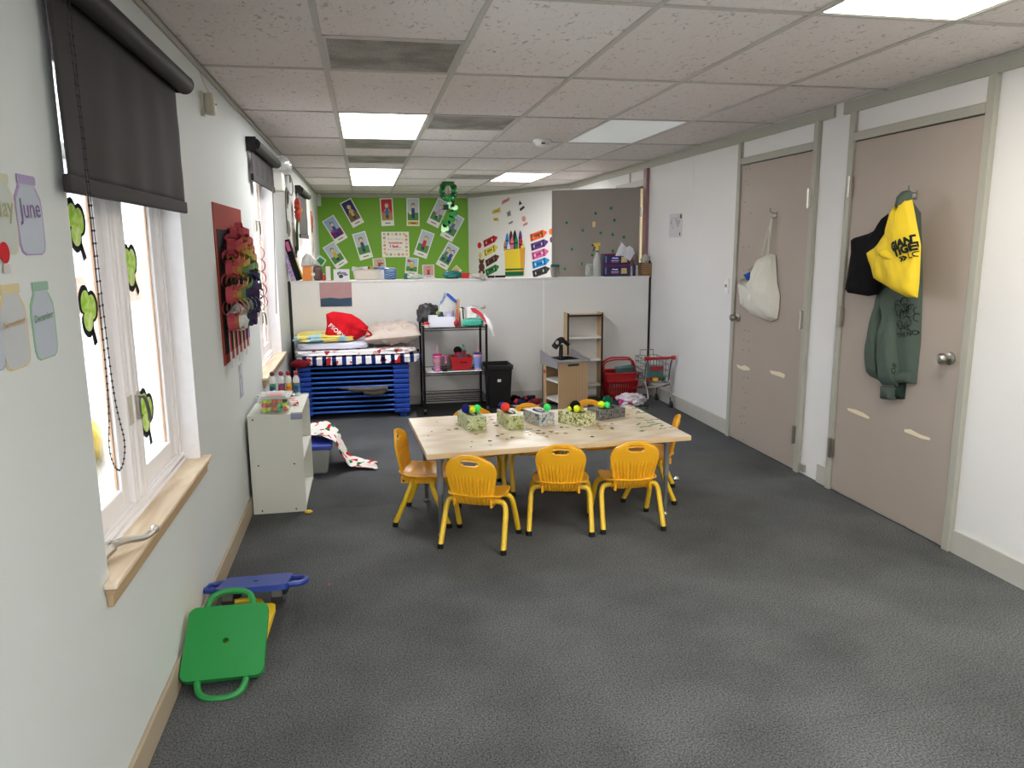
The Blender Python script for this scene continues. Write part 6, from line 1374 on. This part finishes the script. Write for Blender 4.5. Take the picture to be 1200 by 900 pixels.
# =================================================================== CRAYON WALL (angled)
def crayon_pts(L_, r): return [(-L_/2, -r), (L_*.30, -r), (L_*.33, -r*.75), (L_*.47, -r*.25), (L_*.5, 0), (L_*.47, r*.25), (L_*.33, r*.75), (L_*.30, r), (-L_/2, r)]
def crayon(a, b, rgb, word, label):
    cu_, cv_, L_, an = px_line(FA, a, b); r = .055
    t = thing('crayon_cutout', label, 'paper cutout', tuple(FA.pt(cu_, cv_)), 0, 'paper crayons on the angled wall')
    build('crayon_shape', MB().poly(FA, rot2(crayon_pts(L_, r), cu_, cv_, an), .0005, .004), PAPER(rgb), t)
    dk = tuple(int(c*.45) for c in rgb); lt = tuple(int(c*.4+150) for c in rgb)
    for x in (-.40, .22): build('wrapper_band', MB().poly(FA, rot2([(x*L_-.012, -r), (x*L_+.012, -r), (x*L_+.012, r), (x*L_-.012, r)], cu_, cv_, an), .0042, .005), PAPER(dk), t)
    for x in (-.31, .13): build('paw_mark', MB().poly(FA, rot2(circ(x*L_, 0, .022, n=9), cu_, cv_, an), .0042, .0052), PAPER(lt), t)
    build('lettering', lettering(word, FA, cu_-.08*L_*math.cos(an), cv_-.08*L_*math.sin(an), height=.06, rot=an, d=.0056, bold=.02), PAPER((26, 22, 24) if sum(rgb) > 150 else (220, 220, 220)), t, fix=False)
crayon((567, 286), (583, 278), (176, 40, 50), 'red', 'red paper crayon on the angled white wall')
crayon((567.5, 297), (583.5, 289), (216, 196, 70), 'yellow', 'yellow paper crayon on the angled white wall')
crayon((569.5, 309), (585, 300), (94, 56, 50), 'brown', 'brown paper crayon on the angled white wall')
crayon((569.5, 320), (585, 312), (50, 130, 66), 'green', 'green paper crayon on the angled white wall')
crayon((621.5, 279), (641, 272), (232, 106, 50), 'orange', 'orange paper crayon on the angled white wall')
crayon((622.5, 290), (642.5, 283), (96, 66, 130), 'purple', 'purple paper crayon on the angled white wall')
crayon((623.5, 300.5), (643, 294), (214, 100, 160), 'pink', 'pink paper crayon on the angled white wall')
crayon((624, 311), (644, 304.5), (50, 140, 206), 'blue', 'blue paper crayon on the angled white wall')
crayon((624.5, 321.5), (644.5, 314.5), (60, 60, 62), 'black', 'black paper crayon on the angled white wall')
def shape(name, pts, rgb, label, grp='small paper shapes on the angled wall', ink=True):
    uv = px_out(FA, pts); cu_ = sum(p[0] for p in uv)/len(uv); cv_ = sum(p[1] for p in uv)/len(uv)
    t = thing(name, label, 'paper cutout', tuple(FA.pt(cu_, cv_)), 0, grp)
    build('paper', MB().poly(FA, uv, .0005, .004), PAPER(rgb), t)
    if ink: build('print', MB().poly(FA, [(cu_+(x-cu_)*.6, cv_+(y-cv_)*.35) for x, y in uv], .0042, .005), PAPER(tuple(int(c*.8) for c in rgb)), t)
cpx = lambda x, y, rx, ry, n=12: [(x+rx*math.cos(2*PI*k/n), y+ry*math.sin(2*PI*k/n)) for k in range(n)]
shape('paper_label', [(588, 236), (597, 231), (597.5, 234.5), (588.5, 240)], (206, 140, 140), 'pink paper strip highest on the angled wall')
shape('paper_label', [(577, 247), (586, 243), (587, 248.5), (577, 251)], (206, 186, 100), 'large yellow paper rectangle on the angled wall')
shape('paper_label', [(578, 255.5), (584, 255), (584.5, 259), (579, 259)], (206, 186, 100), 'small yellow paper label under the yellow rectangle')
shape('paper_label', [(594, 249), (598, 246.5), (599, 252.5), (595, 254)], (140, 140, 136), 'grey upright paper rectangle on the angled wall')
shape('paper_label', [(596, 261.5), (601, 258.5), (601, 261), (596.5, 263)], (130, 130, 130), 'small grey paper strip on the angled wall')
shape('paper_label', [(609, 245), (614, 241), (615, 243.5), (610, 247.5)], (70, 62, 90), 'dark purple paper strip on the angled wall')
shape('paper_triangle', [(608, 240.5), (609, 235), (612, 239)], (70, 66, 96), 'dark purple paper triangle on the angled wall', ink=False)
shape('paper_circle', cpx(614, 256.5, 2.4, 3.4), (216, 150, 150), 'pale pink paper oval on the angled wall', ink=False)
shape('paper_label', [(613, 263), (618, 260), (619, 262.5), (613.5, 265.5)], (216, 150, 150), 'pale pink paper strip under the pink oval')
shape('paper_apple', cpx(562, 287.5, 2.3, 3.6), (196, 36, 50), 'red paper apple beside the red crayon', ink=False)
shape('paper_duck', cpx(563, 299.5, 1.8, 3.6), (222, 200, 70), 'yellow paper duck beside the yellow crayon', ink=False)
shape('paper_pumpkin', cpx(646, 271.5, 2.6, 3.6), (232, 120, 50), 'orange paper circle beside the orange crayon', ink=False)
shape('paper_grape', cpx(646.5, 281, 2, 3.4), (96, 66, 130), 'purple paper circle beside the purple crayon', ink=False)
uv = FA.hit(564.5, 311)
t = thing('paper_bear', 'brown paper bear beside the brown crayon', 'paper cutout', tuple(FA.pt(*uv)), 0, 'small paper shapes on the angled wall')
for nm, dx, dy, r1, r2 in (('body', 0, -.03, .05, .07), ('head', 0, .06, .04, .035), ('ear', -.035, .095, .014, .014), ('ear', .035, .095, .014, .014), ('leg', -.035, -.11, .02, .03), ('leg', .035, -.11, .02, .03)): build(nm, MB().poly(FA, circ(uv[0]+dx*1.7, uv[1]+dy, r1*1.7, r2), .0005+.001*(nm == 'head'), .005+.001*(nm == 'head')), PAPER((94, 58, 48)), t)
# plain crayon box cutout
t = thing('crayon_box_cutout', 'yellow paper crayon box with green bands and crayons sticking out', 'paper cutout', tuple(FA.pt(*FA.hit(603, 324))))
build('box_front', MB().poly(FA, px_out(FA, [(592, 293), (613, 291), (614.5, 322), (593, 323)]), .006, .012), PAPER((222, 196, 60)), t)
build('box_side', MB().poly(FA, px_out(FA, [(610, 291.5), (616, 290), (614.5, 322), (611.5, 322)]), .0125, .015), PAPER((206, 150, 60)), t)
for y0, y1 in ((315, 317), (318.5, 323.5)): build('green_band', MB().poly(FA, px_out(FA, [(592.9, y0), (614.4, y0-.7), (614.5, y1-.7), (593, y1)]), .0155, .017), PAPER((30, 100, 60)), t)
for k, (x, y, c) in enumerate([(592.5, 281, (222, 110, 60)), (594.5, 273, (60, 130, 190)), (599, 270, (90, 50, 60)), (603.5, 269.5, (40, 40, 44)), (610, 270, (90, 70, 140)), (596.5, 284, (210, 216, 220)), (600.5, 277, (214, 110, 150)), (605.5, 276, (40, 130, 70)), (611, 278, (186, 40, 60)), (613, 284, (216, 206, 90))]):
    cs = build('crayon', MB().poly(FA, px_out(FA, [(x-1.8, 294), (x-1.9, y+6), (x-1, y+2), (x, y), (x+1, y+2), (x+1.9, y+6), (x+1.8, 294)]), .0005+.0005*k, .0045+.0005*k), PAPER(c), t)
    build('wrapper_band', MB().poly(FA, px_out(FA, [(x-1.9, y+8), (x+1.9, y+8), (x+1.9, y+9.5), (x-1.9, y+9.5)]), .0047+.0005*k, .0052+.0005*k), PAPER(tuple(int(v*.4) for v in c)), cs)

# =================================================================== THINGS ON THE PARTITION TOP
PZ = 1.244; PY = YH+.06
def X(px, py=322, y=PY): return atY(y, px, py).x
def Zp(px, py, y=PY): return atY(y, px, py).z
def pbox(name, p0, p1, ptop, y0, y1, mat, label, cat, bevel=.003):
    x0, x1 = X(p0), X(p1); return one(name, MB().box(x0, x1, y0, y1, PZ, Zp((p0+p1)/2, ptop)), mat, label, cat, bevel=bevel)
# leaning game boxes
def lean(name, pb, pt, wpx, y0, y1, mat, label, spine=None):
    a = Vector((X(pb[0], pb[1]), 0, PZ)); b = Vector((X(*pt), 0, Zp(*pt))); d_ = (b-a); ln = d_.length; d_.normalize(); n_ = Vector((d_.z, 0, -d_.x)); th = wpx*.0086
    t = thing(name, label, 'game box', (a.x, (y0+y1)/2, PZ), 0, 'boxes leaning on the partition')
    low = min(0, -n_.z*-th) ; base = a+Vector((0, 0, max(0, -n_.z*th)))
    vs = [base+Vector((0, y, 0))+q for y in (y0, y1) for q in (Vector(), n_*th, n_*th+d_*ln, d_*ln)]
    build('box', MB().add(vs, [(0, 1, 2, 3), (7, 6, 5, 4), (0, 4, 5, 1), (1, 5, 6, 2), (2, 6, 7, 3), (3, 7, 4, 0)]), mat, t, bevel=.003)
    if spine: 
        vs = [base+Vector((0, y0-.0015, 0))+q for q in (n_*th*.2+d_*ln*spine[0], n_*th*.8+d_*ln*spine[0], n_*th*.8+d_*ln*spine[1], n_*th*.2+d_*ln*spine[1])]
        build('spine_print', MB().add(vs+[v_+Vector((0, .001, 0)) for v_ in vs], [(0, 1, 2, 3), (7, 6, 5, 4), (0, 4, 5, 1), (1, 5, 6, 2), (2, 6, 7, 3), (3, 7, 4, 0)]), PAPER(spine[2]), t)
lean('game_box', (342, 327), (329, 291), 5, YH, YH+.12, ramp_mat('lilac_print', 'noise', [(.4, (150, 120, 170)), (.55, (190, 176, 200)), (.65, (110, 90, 150))], scale=30, interp='LINEAR'), 'lilac printed game box leaning on the partition at the window wall')
lean('game_box', (348, 327), (332, 282), 6.5, YH, YH+.12, PAPER((22, 22, 26)), 'black game box with pink title leaning beside the lilac one', (.72, .95, (196, 96, 140)))
lean('yellow_folder', (355, 327), (341, 293), 1.5, YH+.01, YH+.11, PAPER((206, 180, 70)), 'thin yellow folder leaning behind the black game box')
pbox('orange_tub', 355, 366, 312.5, YH+.02, YH+.1, PLASTIC((232, 140, 60)), 'orange tub at the partition end beside the game boxes', 'tub', .008)
t = thing('dark_printed_bag', 'dark printed bag with white label beside the orange tub', 'bag', (X(373), PY, PZ)); build('bag_body', MB().ball((X(372.5), PY, (PZ+Zp(372, 312))/2), ((X(378)-X(367))/2, .05, (Zp(372, 312)-PZ)/2), 18, 12, wr=.1, pw=.5), pm('dark_print_bag', (96, 74, 66), .5, var=.4, scale=30), t, smooth=True); build('white_label', MB().box(X(365.5), X(369.5), YH+.004, YH+.007, Zp(367, 323), Zp(367, 319.5)), PAPER((226, 224, 220)), t)
one('clear_bag', MB().puff(Fr((0, PY+.02, 0), (1, 0, 0), (0, 0, 1), (0, -1, 0)), px_out(FH, [(352, 313), (353, 303), (358, 297), (364, 299), (370, 305), (377, 312)]), .06, base=0, wr=.5, fq=20, seed=5, step=.02), film('clear_bag_film', (206, 208, 206), .7), 'crumpled clear bag standing on top of the orange tub', 'bag', smooth=True)
u0_ = [(370, 304), (375, 299), (382.5, 305), (378, 312), (371, 311)]
t = thing('green_seed_packet', 'small green picture packet leaning above the dark printed bag', 'packet', (X(376), PY, Zp(376, 312))); FPk = Fr((0, PY+.03, 0), (1, 0, 0), (0, 0, 1), (0, -1, 0))
build('packet', MB().poly(FPk, px_out(FPk, u0_), .0, .004), PAPER((206, 214, 206)), t); build('picture', MB().poly(FPk, px_out(FPk, [(371.5, 304.5), (375, 301), (381, 305.2), (377.3, 310.5), (372, 309.8)]), .0042, .006), PAPER((60, 130, 80)), t)
t = thing('red_bottle', 'tiny red bottle beside the white carton', 'bottle', (X(379.5), PY, PZ)); build('bottle', MB().lathe((X(379.5), YH+.03, PZ), [(.016, 0), (.017, .03), (.015, .05), (.008, .056)], 12), PLASTIC((190, 50, 50)), t, smooth=True); build('cap', MB().lathe((X(379.5), YH+.03, PZ), [(.009, .056), (.009, .068)], 10), PLASTIC((200, 200, 190)), t, smooth=True)
o = pbox('white_carton', 382, 387.5, 312, YH+.02, YH+.07, PAPER((214, 216, 210)), 'narrow upright white carton on the partition', 'carton')
t = thing('white_gift_box', 'white box with black printed emblem beside the narrow carton', 'box', (X(400), PY, PZ)); x0, x1, z1 = X(391), X(409.5), Zp(400, 315.5)
build('box', MB().box(x0, x1, YH+.02, YH+.11, PZ, z1), PAPER((210, 210, 214)), t, bevel=.002); Fg = Fr((0, YH+.02, 0), (1, 0, 0), (0, 0, 1), (0, -1, 0))
for ex_, ez, ra, rb, cc in ((-.03, .62, .010, .016, 100), (-.012, .70, .010, .014, 120), (.02, .64, .030, .012, 130), (.04, .5, .022, .010, 120)): build('emblem', MB().poly(Fg, circ((x0+x1)/2+ex_, PZ+(z1-PZ)*ez, ra, rb), .0003, .0012), PAPER((cc, cc, cc+6)), t)
build('emblem', MB().poly(Fr((0, YH+.02, 0), (1, 0, 0), (0, 0, 1), (0, -1, 0)), circ((x0+x1)/2-.005, PZ+(z1-PZ)*.36, .022, .018), .0003, .0012), PAPER((70, 70, 74)), t)
x0, x1 = X(413), X(449); xc = (x0+x1)/2; z1 = Zp(431, 316)
t = thing('white_bowl', 'oval off-white plastic bowl full of papers on the partition', 'bowl', (xc, PY, PZ))
Ms = Matrix.Diagonal((1, .32, 1)); rr = (x1-x0)/2
build('bowl_wall', MB().lathe((xc, PY, PZ), [(rr*.72, 0), (rr*.85, .005), (rr*.93, (z1-PZ)*.6), (rr*.95, z1-PZ), (rr, z1-PZ+.004), (rr, z1-PZ-.006)], 30, 'z', Ms, caps=False).lathe((xc, PY, PZ), [(rr*.72, 0), (rr*.0, .001)], 30, 'z', Ms, caps=False), PLASTIC((214, 206, 196)), t, smooth=True, solid=.003, fix=False)
for k, (dx, dz, c, r) in enumerate([(-.10, .03, (206, 206, 206), .2), (-.03, .04, (226, 226, 222), -.1), (.05, .035, (190, 170, 90), .3), (.11, .03, (90, 130, 180), 0)]): one('paper_scrap', MB().cbox((xc+dx, PY, z1-.012+dz*.5), (.10, .05, .04), Matrix.Rotation(r, 3, 'Y')), PAPER(c), ['grey paper bundle in the white bowl', 'white paper bundle in the white bowl', 'yellow patterned paper in the white bowl', 'blue paper bundle in the white bowl'][k], 'paper', 'papers in the white bowl')
t = thing('water_pack', 'blue and white wrapped bottle pack on the partition', 'package', (X(457), PY, PZ)); x0, x1, z1 = X(450), X(465), Zp(457, 314); build('wrap', MB().ball(((x0+x1)/2, PY, (PZ+z1)/2), ((x1-x0)/2, .055, (z1-PZ)/2), 26, 16, wr=.08, pw=.4), ramp_mat('wave_wrap', 'wave', [(0, (36, 76, 130)), (.4, (70, 130, 180)), (.7, (190, 210, 220)), (.85, (30, 60, 110))], scale=9, rot=(0, PI/2, 0), dist=5, rough=.3, interp='LINEAR'), t, smooth=True)
pbox('white_cup', 446, 450, 316, YH+.03, YH+.08, PAPER((206, 204, 206)), 'small white carton between bowl and blue pack', 'carton')
t = thing('green_tube', 'short dark green bottle beside the crumpled tissue', 'bottle', (X(475), PY, PZ)); build('bottle', MB().lathe((X(475.5), PY, PZ), [(.02, 0), (.021, .035), (.018, .045)], 14), PLASTIC((30, 100, 80)), t, smooth=True); build('cap', MB().lathe((X(475.5), PY, PZ), [(.018, .045), (.018, .058)], 12), PLASTIC((60, 120, 90)), t, smooth=True)
one('crumpled_tissue', MB().ball((X(487), PY, PZ+.022), (.08, .04, .026), 22, 12, wr=.7, fq=4, seed=3), PAPER((200, 210, 200)), 'crumpled white and green tissue beside the dark green bottle', 'tissue', smooth=True)
one('paper_sheet', MB().cbox((X(503), PY, PZ+.005), (.13, .08, .006), Rz(.1)), PAPER((216, 214, 216)), 'flat white sheet lying before the small pink card', 'paper')
one('teal_bag', MB().ball((X(530.5), PY, PZ+.036), (.095, .05, .040), 26, 14, wr=.4, fq=4, seed=7), pm('teal_bag_plastic', (30, 110, 106), .3, var=.3, scale=20, bump=.4, bscale=25), 'crumpled teal plastic bag on the partition before the green wall', 'bag', smooth=True)
t = thing('red_cup', 'small red plastic cup beside the teal bag', 'cup', (X(545), PY, PZ)); build('cup', open_bin(X(540.5), X(550), YH+.03, YH+.1, PZ, Zp(545, 320), .8), PLASTIC((206, 44, 50)), t, bevel=.003); build('rim', MB().box(X(540), X(550.5), YH+.026, YH+.031, Zp(545, 320)-.006, Zp(545, 320)+.002), PLASTIC((206, 44, 50)), t)
one('cotton_glove', MB().puff(Fr((0, PY-.055, 0), (1, 0, 0), (0, 0, 1), (0, -1, 0)), px_out(FH, [(553, 322), (557, 319), (563, 320), (567, 323), (569, 327), (566, 329), (563, 327), (557, 326), (553, 325)]), .04, base=.008, wr=.5, fq=30, seed=4, step=.01), CLOTH((190, 184, 172)), 'pale crumpled cotton glove drooping over the partition edge', 'glove', smooth=True)
t = thing('black_marker_set', 'row of black markers lying before the paper crayon box', 'markers', (X(583), PY, PZ))
for k, (p0, p1) in enumerate([(571, 579), (580, 587), (587, 592)]): build('marker', MB().tube([(X(p0), PY-.02+.01*k, PZ+.013), (X(p1), PY-.02+.01*k, PZ+.013)], .012, 10), M_BLACK, t, smooth=True)
t = thing('metal_bucket', 'small galvanised bucket with teal succulents on the partition', 'bucket', (X(650), PY, PZ)); zb = Zp(650, 313)-PZ; r0 = (X(655.5)-X(644.5))/2
build('bucket', MB().lathe((X(650), PY, PZ), [(r0*.7, 0), (r0*.72, .004), (r0*.97, zb*.97), (r0*1.05, zb*.98), (r0*1.05, zb), (r0*.9, zb), (r0*.7, zb*.6)], 20), M_STEEL, t, smooth=True)
for k in range(14): a = k*2.4; rr_ = r0*.8*math.sqrt(k/14); build('succulent_leaf', MB().ball((X(650)+rr_*math.cos(a), PY+rr_*math.sin(a), PZ+zb+.008), (.012, .012, .022), 8, 6), pm('teal_succulent', (30, 96, 92), .5, var=.2), t, smooth=True)
t = thing('glass_jar', 'empty clear glass jar beside the spray bottle', 'jar', (X(690.5), PY, PZ)); r0 = (X(695)-X(686))/2; hj = Zp(690, 309)-PZ
build('jar_glass', MB().lathe((X(690.5), PY, PZ), [(r0*.9, .001), (r0, .01), (r0, hj*.78), (r0*.8, hj*.86), (r0*.82, hj), (r0*.76, hj), (r0*.74, hj*.86), (r0*.93, hj*.76), (r0*.93, .014), (0, .012)], 22), film('jar_glass_film', (190, 196, 192), .35, .08), t, smooth=True); build('rim', MB().lathe((X(690.5), PY, PZ), [(r0*.86, hj*.9), (r0*.88, hj*.93), (r0*.86, hj*.97)], 22, caps=False), film('jar_rim_film', (206, 210, 206), .6, .1), t, smooth=True, fix=False)
x = X(699.5); hs = Zp(699, 295)-PZ
t = thing('spray_bottle', 'translucent spray bottle with yellow trigger head on the partition', 'spray bottle', (x, PY, PZ))
build('bottle', MB().lathe((x, PY, PZ), [(.036, .001), (.04, .006), (.04, hs*.5), (.034, hs*.68), (.014, hs*.92), (.014, hs)], 20), film('spray_plastic', (206, 208, 204), .72, .3), t, smooth=True)
hd = build('spray_head', MB().tube([(x, PY, PZ+hs), (x, PY, PZ+hs+.06)], .014, 12).cbox((x-.006, PY, PZ+hs+.072), (.07, .026, .03), Matrix.Rotation(-.12, 3, 'Y')), PLASTIC((222, 190, 30)), t, bevel=.003)
build('nozzle', MB().cbox((x-.048, PY, PZ+hs+.065), (.02, .022, .02)), M_BLACK, hd); build('trigger', MB().tube(bez([(x-.03, PY, PZ+hs+.06), (x-.034, PY, PZ+hs+.03), (x-.048, PY, PZ+hs+.002)], 5), .007, 8), PLASTIC((30, 50, 34)), hd, smooth=True); build('collar', MB().tube([(x, PY, PZ+hs-.004), (x, PY, PZ+hs+.01)], .018, 14), PLASTIC((30, 60, 40)), hd, smooth=True)
M_NAVY = pm('navy_carton', (30, 30, 84), .45, var=.06, scale=20)
x0, x1 = X(706), X(736); zm = Zp(720, 310.5)-PZ; 
for k in range(2):
    z0 = PZ+k*(zm+.001); lab = ['dark blue cookie carton with striped oval, lower of the pair', 'dark blue cookie carton with torn white paper, upper of the pair'][k]
    t = thing('cookie_carton', lab, 'carton', ((x0+x1)/2, PY, z0), 0, 'cookie cartons on the partition'); Fc = Fr((0, YH+.006, 0), (1, 0, 0), (0, 0, 1), (0, -1, 0)); w_ = x1-x0
    build('carton', MB().box(x0, x1, YH+.006, YH+.125, z0, z0+zm), M_NAVY, t, bevel=.002)
    build('red_stripe', MB().fbox(Fc, x0+.002, x1-.002, z0+zm-.012, z0+zm-.002, .0003, .001), PAPER((150, 30, 66)), t)
    ov = build('logo_oval', MB().poly(Fc, rrect(x0+w_*.42, z0+zm*.46, w_*.34, zm*.66, zm*.3, 6), .0004, .0014), PAPER((40, 56, 140)), t)
    for j in range(5): build('logo_stripe', MB().fbox(Fc, x0+w_*.29+j*w_*.055, x0+w_*.31+j*w_*.055, z0+zm*.2, z0+zm*.45, .0016, .0022), PAPER((206, 110, 100)), ov)
    build('logo_band', MB().fbox(Fc, x0+w_*.27, x0+w_*.57, z0+zm*.36, z0+zm*.41, .0024, .003), PAPER((226, 214, 206)), ov)
    build('logo_script', MB().poly(Fc, rot2([(-.12*w_, -.05*zm), (-.06*w_, -.02*zm), (0, -.05*zm), (.12*w_, -.04*zm), (.12*w_, .03*zm), (.05*w_, .07*zm), (0, .03*zm), (-.06*w_, .09*zm), (-.12*w_, .03*zm)], x0+w_*.42, z0+zm*.6, 0), .0016, .0026), PAPER((232, 232, 240)), ov)
    build('cookie_print', MB().poly(Fc, rot2([(-.035, -.02), (.03, -.03), (.035, .025), (-.02, .035)], x0+w_*.76, z0+zm*.45, .2), .0004, .0016), PAPER((206, 186, 130)), t)
    build('side_print', MB().fbox(Fc, x0+w_*.04, x0+w_*.09, z0+zm*.2, z0+zm*.8, .0004, .0012), PAPER((130, 130, 170)), t)
z2 = PZ+2*(zm+.001)
Ft = Fr((0, YH+.03, 0), (1, 0, 0), (0, 0, 1), (0, -1, 0))
one('torn_paper', MB().puff(Ft, px_out(Ft, [(720, 300), (724, 290), (728, 284), (733, 290), (737, 288), (741, 291), (743, 297), (737, 306), (729, 300)], 0), .02, base=.026, wr=.6, fq=24, seed=3, step=.02), PAPER((214, 214, 222)), 'torn white paper sheet sticking out of the cookie carton', 'paper', smooth=True)
one('white_bottle', MB().lathe((X(728), PY+.03, z2), [(.014, 0), (.014, .06), (.006, .08), (.004, .13)], 12), film('clear_squeeze', (206, 206, 206), .8), 'thin clear squeeze bottle behind the torn paper', 'bottle', smooth=True)
for k, (px, top, c, lab) in enumerate([(738.5, 312, (190, 190, 196), 'slim silver bottle beside the cookie cartons'), (741.5, 305, (40, 40, 90), 'dark blue bottle between silver bottle and wicker basket'), (745, 311, (170, 172, 176), 'grey spray can beside the wicker basket'), (743, 300, (170, 70, 50), 'orange-red bottle behind the dark blue bottle')]):
    x = X(px); hh = Zp(px, top)-PZ; yy = YH+.03 if k < 3 else YH+.09
    t = thing('bottle', lab, 'bottle', (x, yy, PZ), 0, 'bottles on the partition'); build('bottle_body', MB().lathe((x, yy, PZ), [(.012, 0), (.0135, .004), (.0135, hh*.7), (.007, hh*.8)], 12), PLASTIC(c), t, smooth=True); build('cap', MB().lathe((x, yy, PZ), [(.008, hh*.8), (.008, hh)], 10), PLASTIC(tuple(min(255, v+50) for v in c)), t, smooth=True)
x0, x1 = X(750), X(765); zb = Zp(758, 308.5)
t = thing('wicker_basket', 'small square wicker basket at the partition end by the mauve jamb', 'basket', ((x0+x1)/2, PY, PZ)); M_WICK = ramp_mat('wicker', 'wave', [(0, (120, 90, 60)), (.5, (164, 130, 92)), (1, (186, 154, 114))], scale=22, rot=(0, PI/2, 0), dist=2, rough=.8, interp='LINEAR', bump=.6)
build('basket_wall', open_bin(x0, x1, YH, YH+.12, PZ, zb, .94, .006), M_WICK, t); build('rim', MB().tube([(x0, YH, zb), (x1, YH, zb), (x1, YH+.12, zb), (x0, YH+.12, zb)], .006, 6, closed=True), M_WICK, t)
one('clear_bag', MB().ball(((x0+x1)/2-.015, PY, zb+.035), (.045, .035, .05), 18, 12, wr=.6, fq=3, seed=2), film('tied_bag_film', (200, 198, 192), .75), 'knotted clear bag in the wicker basket', 'bag', smooth=True)
one('dark_tool', MB().ball(((x0+x1)/2+.035, PY, zb+.01), (.03, .03, .022), 12, 8, wr=.4, seed=6), PLASTIC((50, 50, 56)), 'dark small tools in the wicker basket', 'tools', smooth=True)
one('pen', MB().tube([(x1-.016, PY, zb-.05), (x1-.012, PY, zb+.045)], .006, 8), PLASTIC((70, 90, 170)), 'blue pen standing in the wicker basket', 'pen', smooth=True)
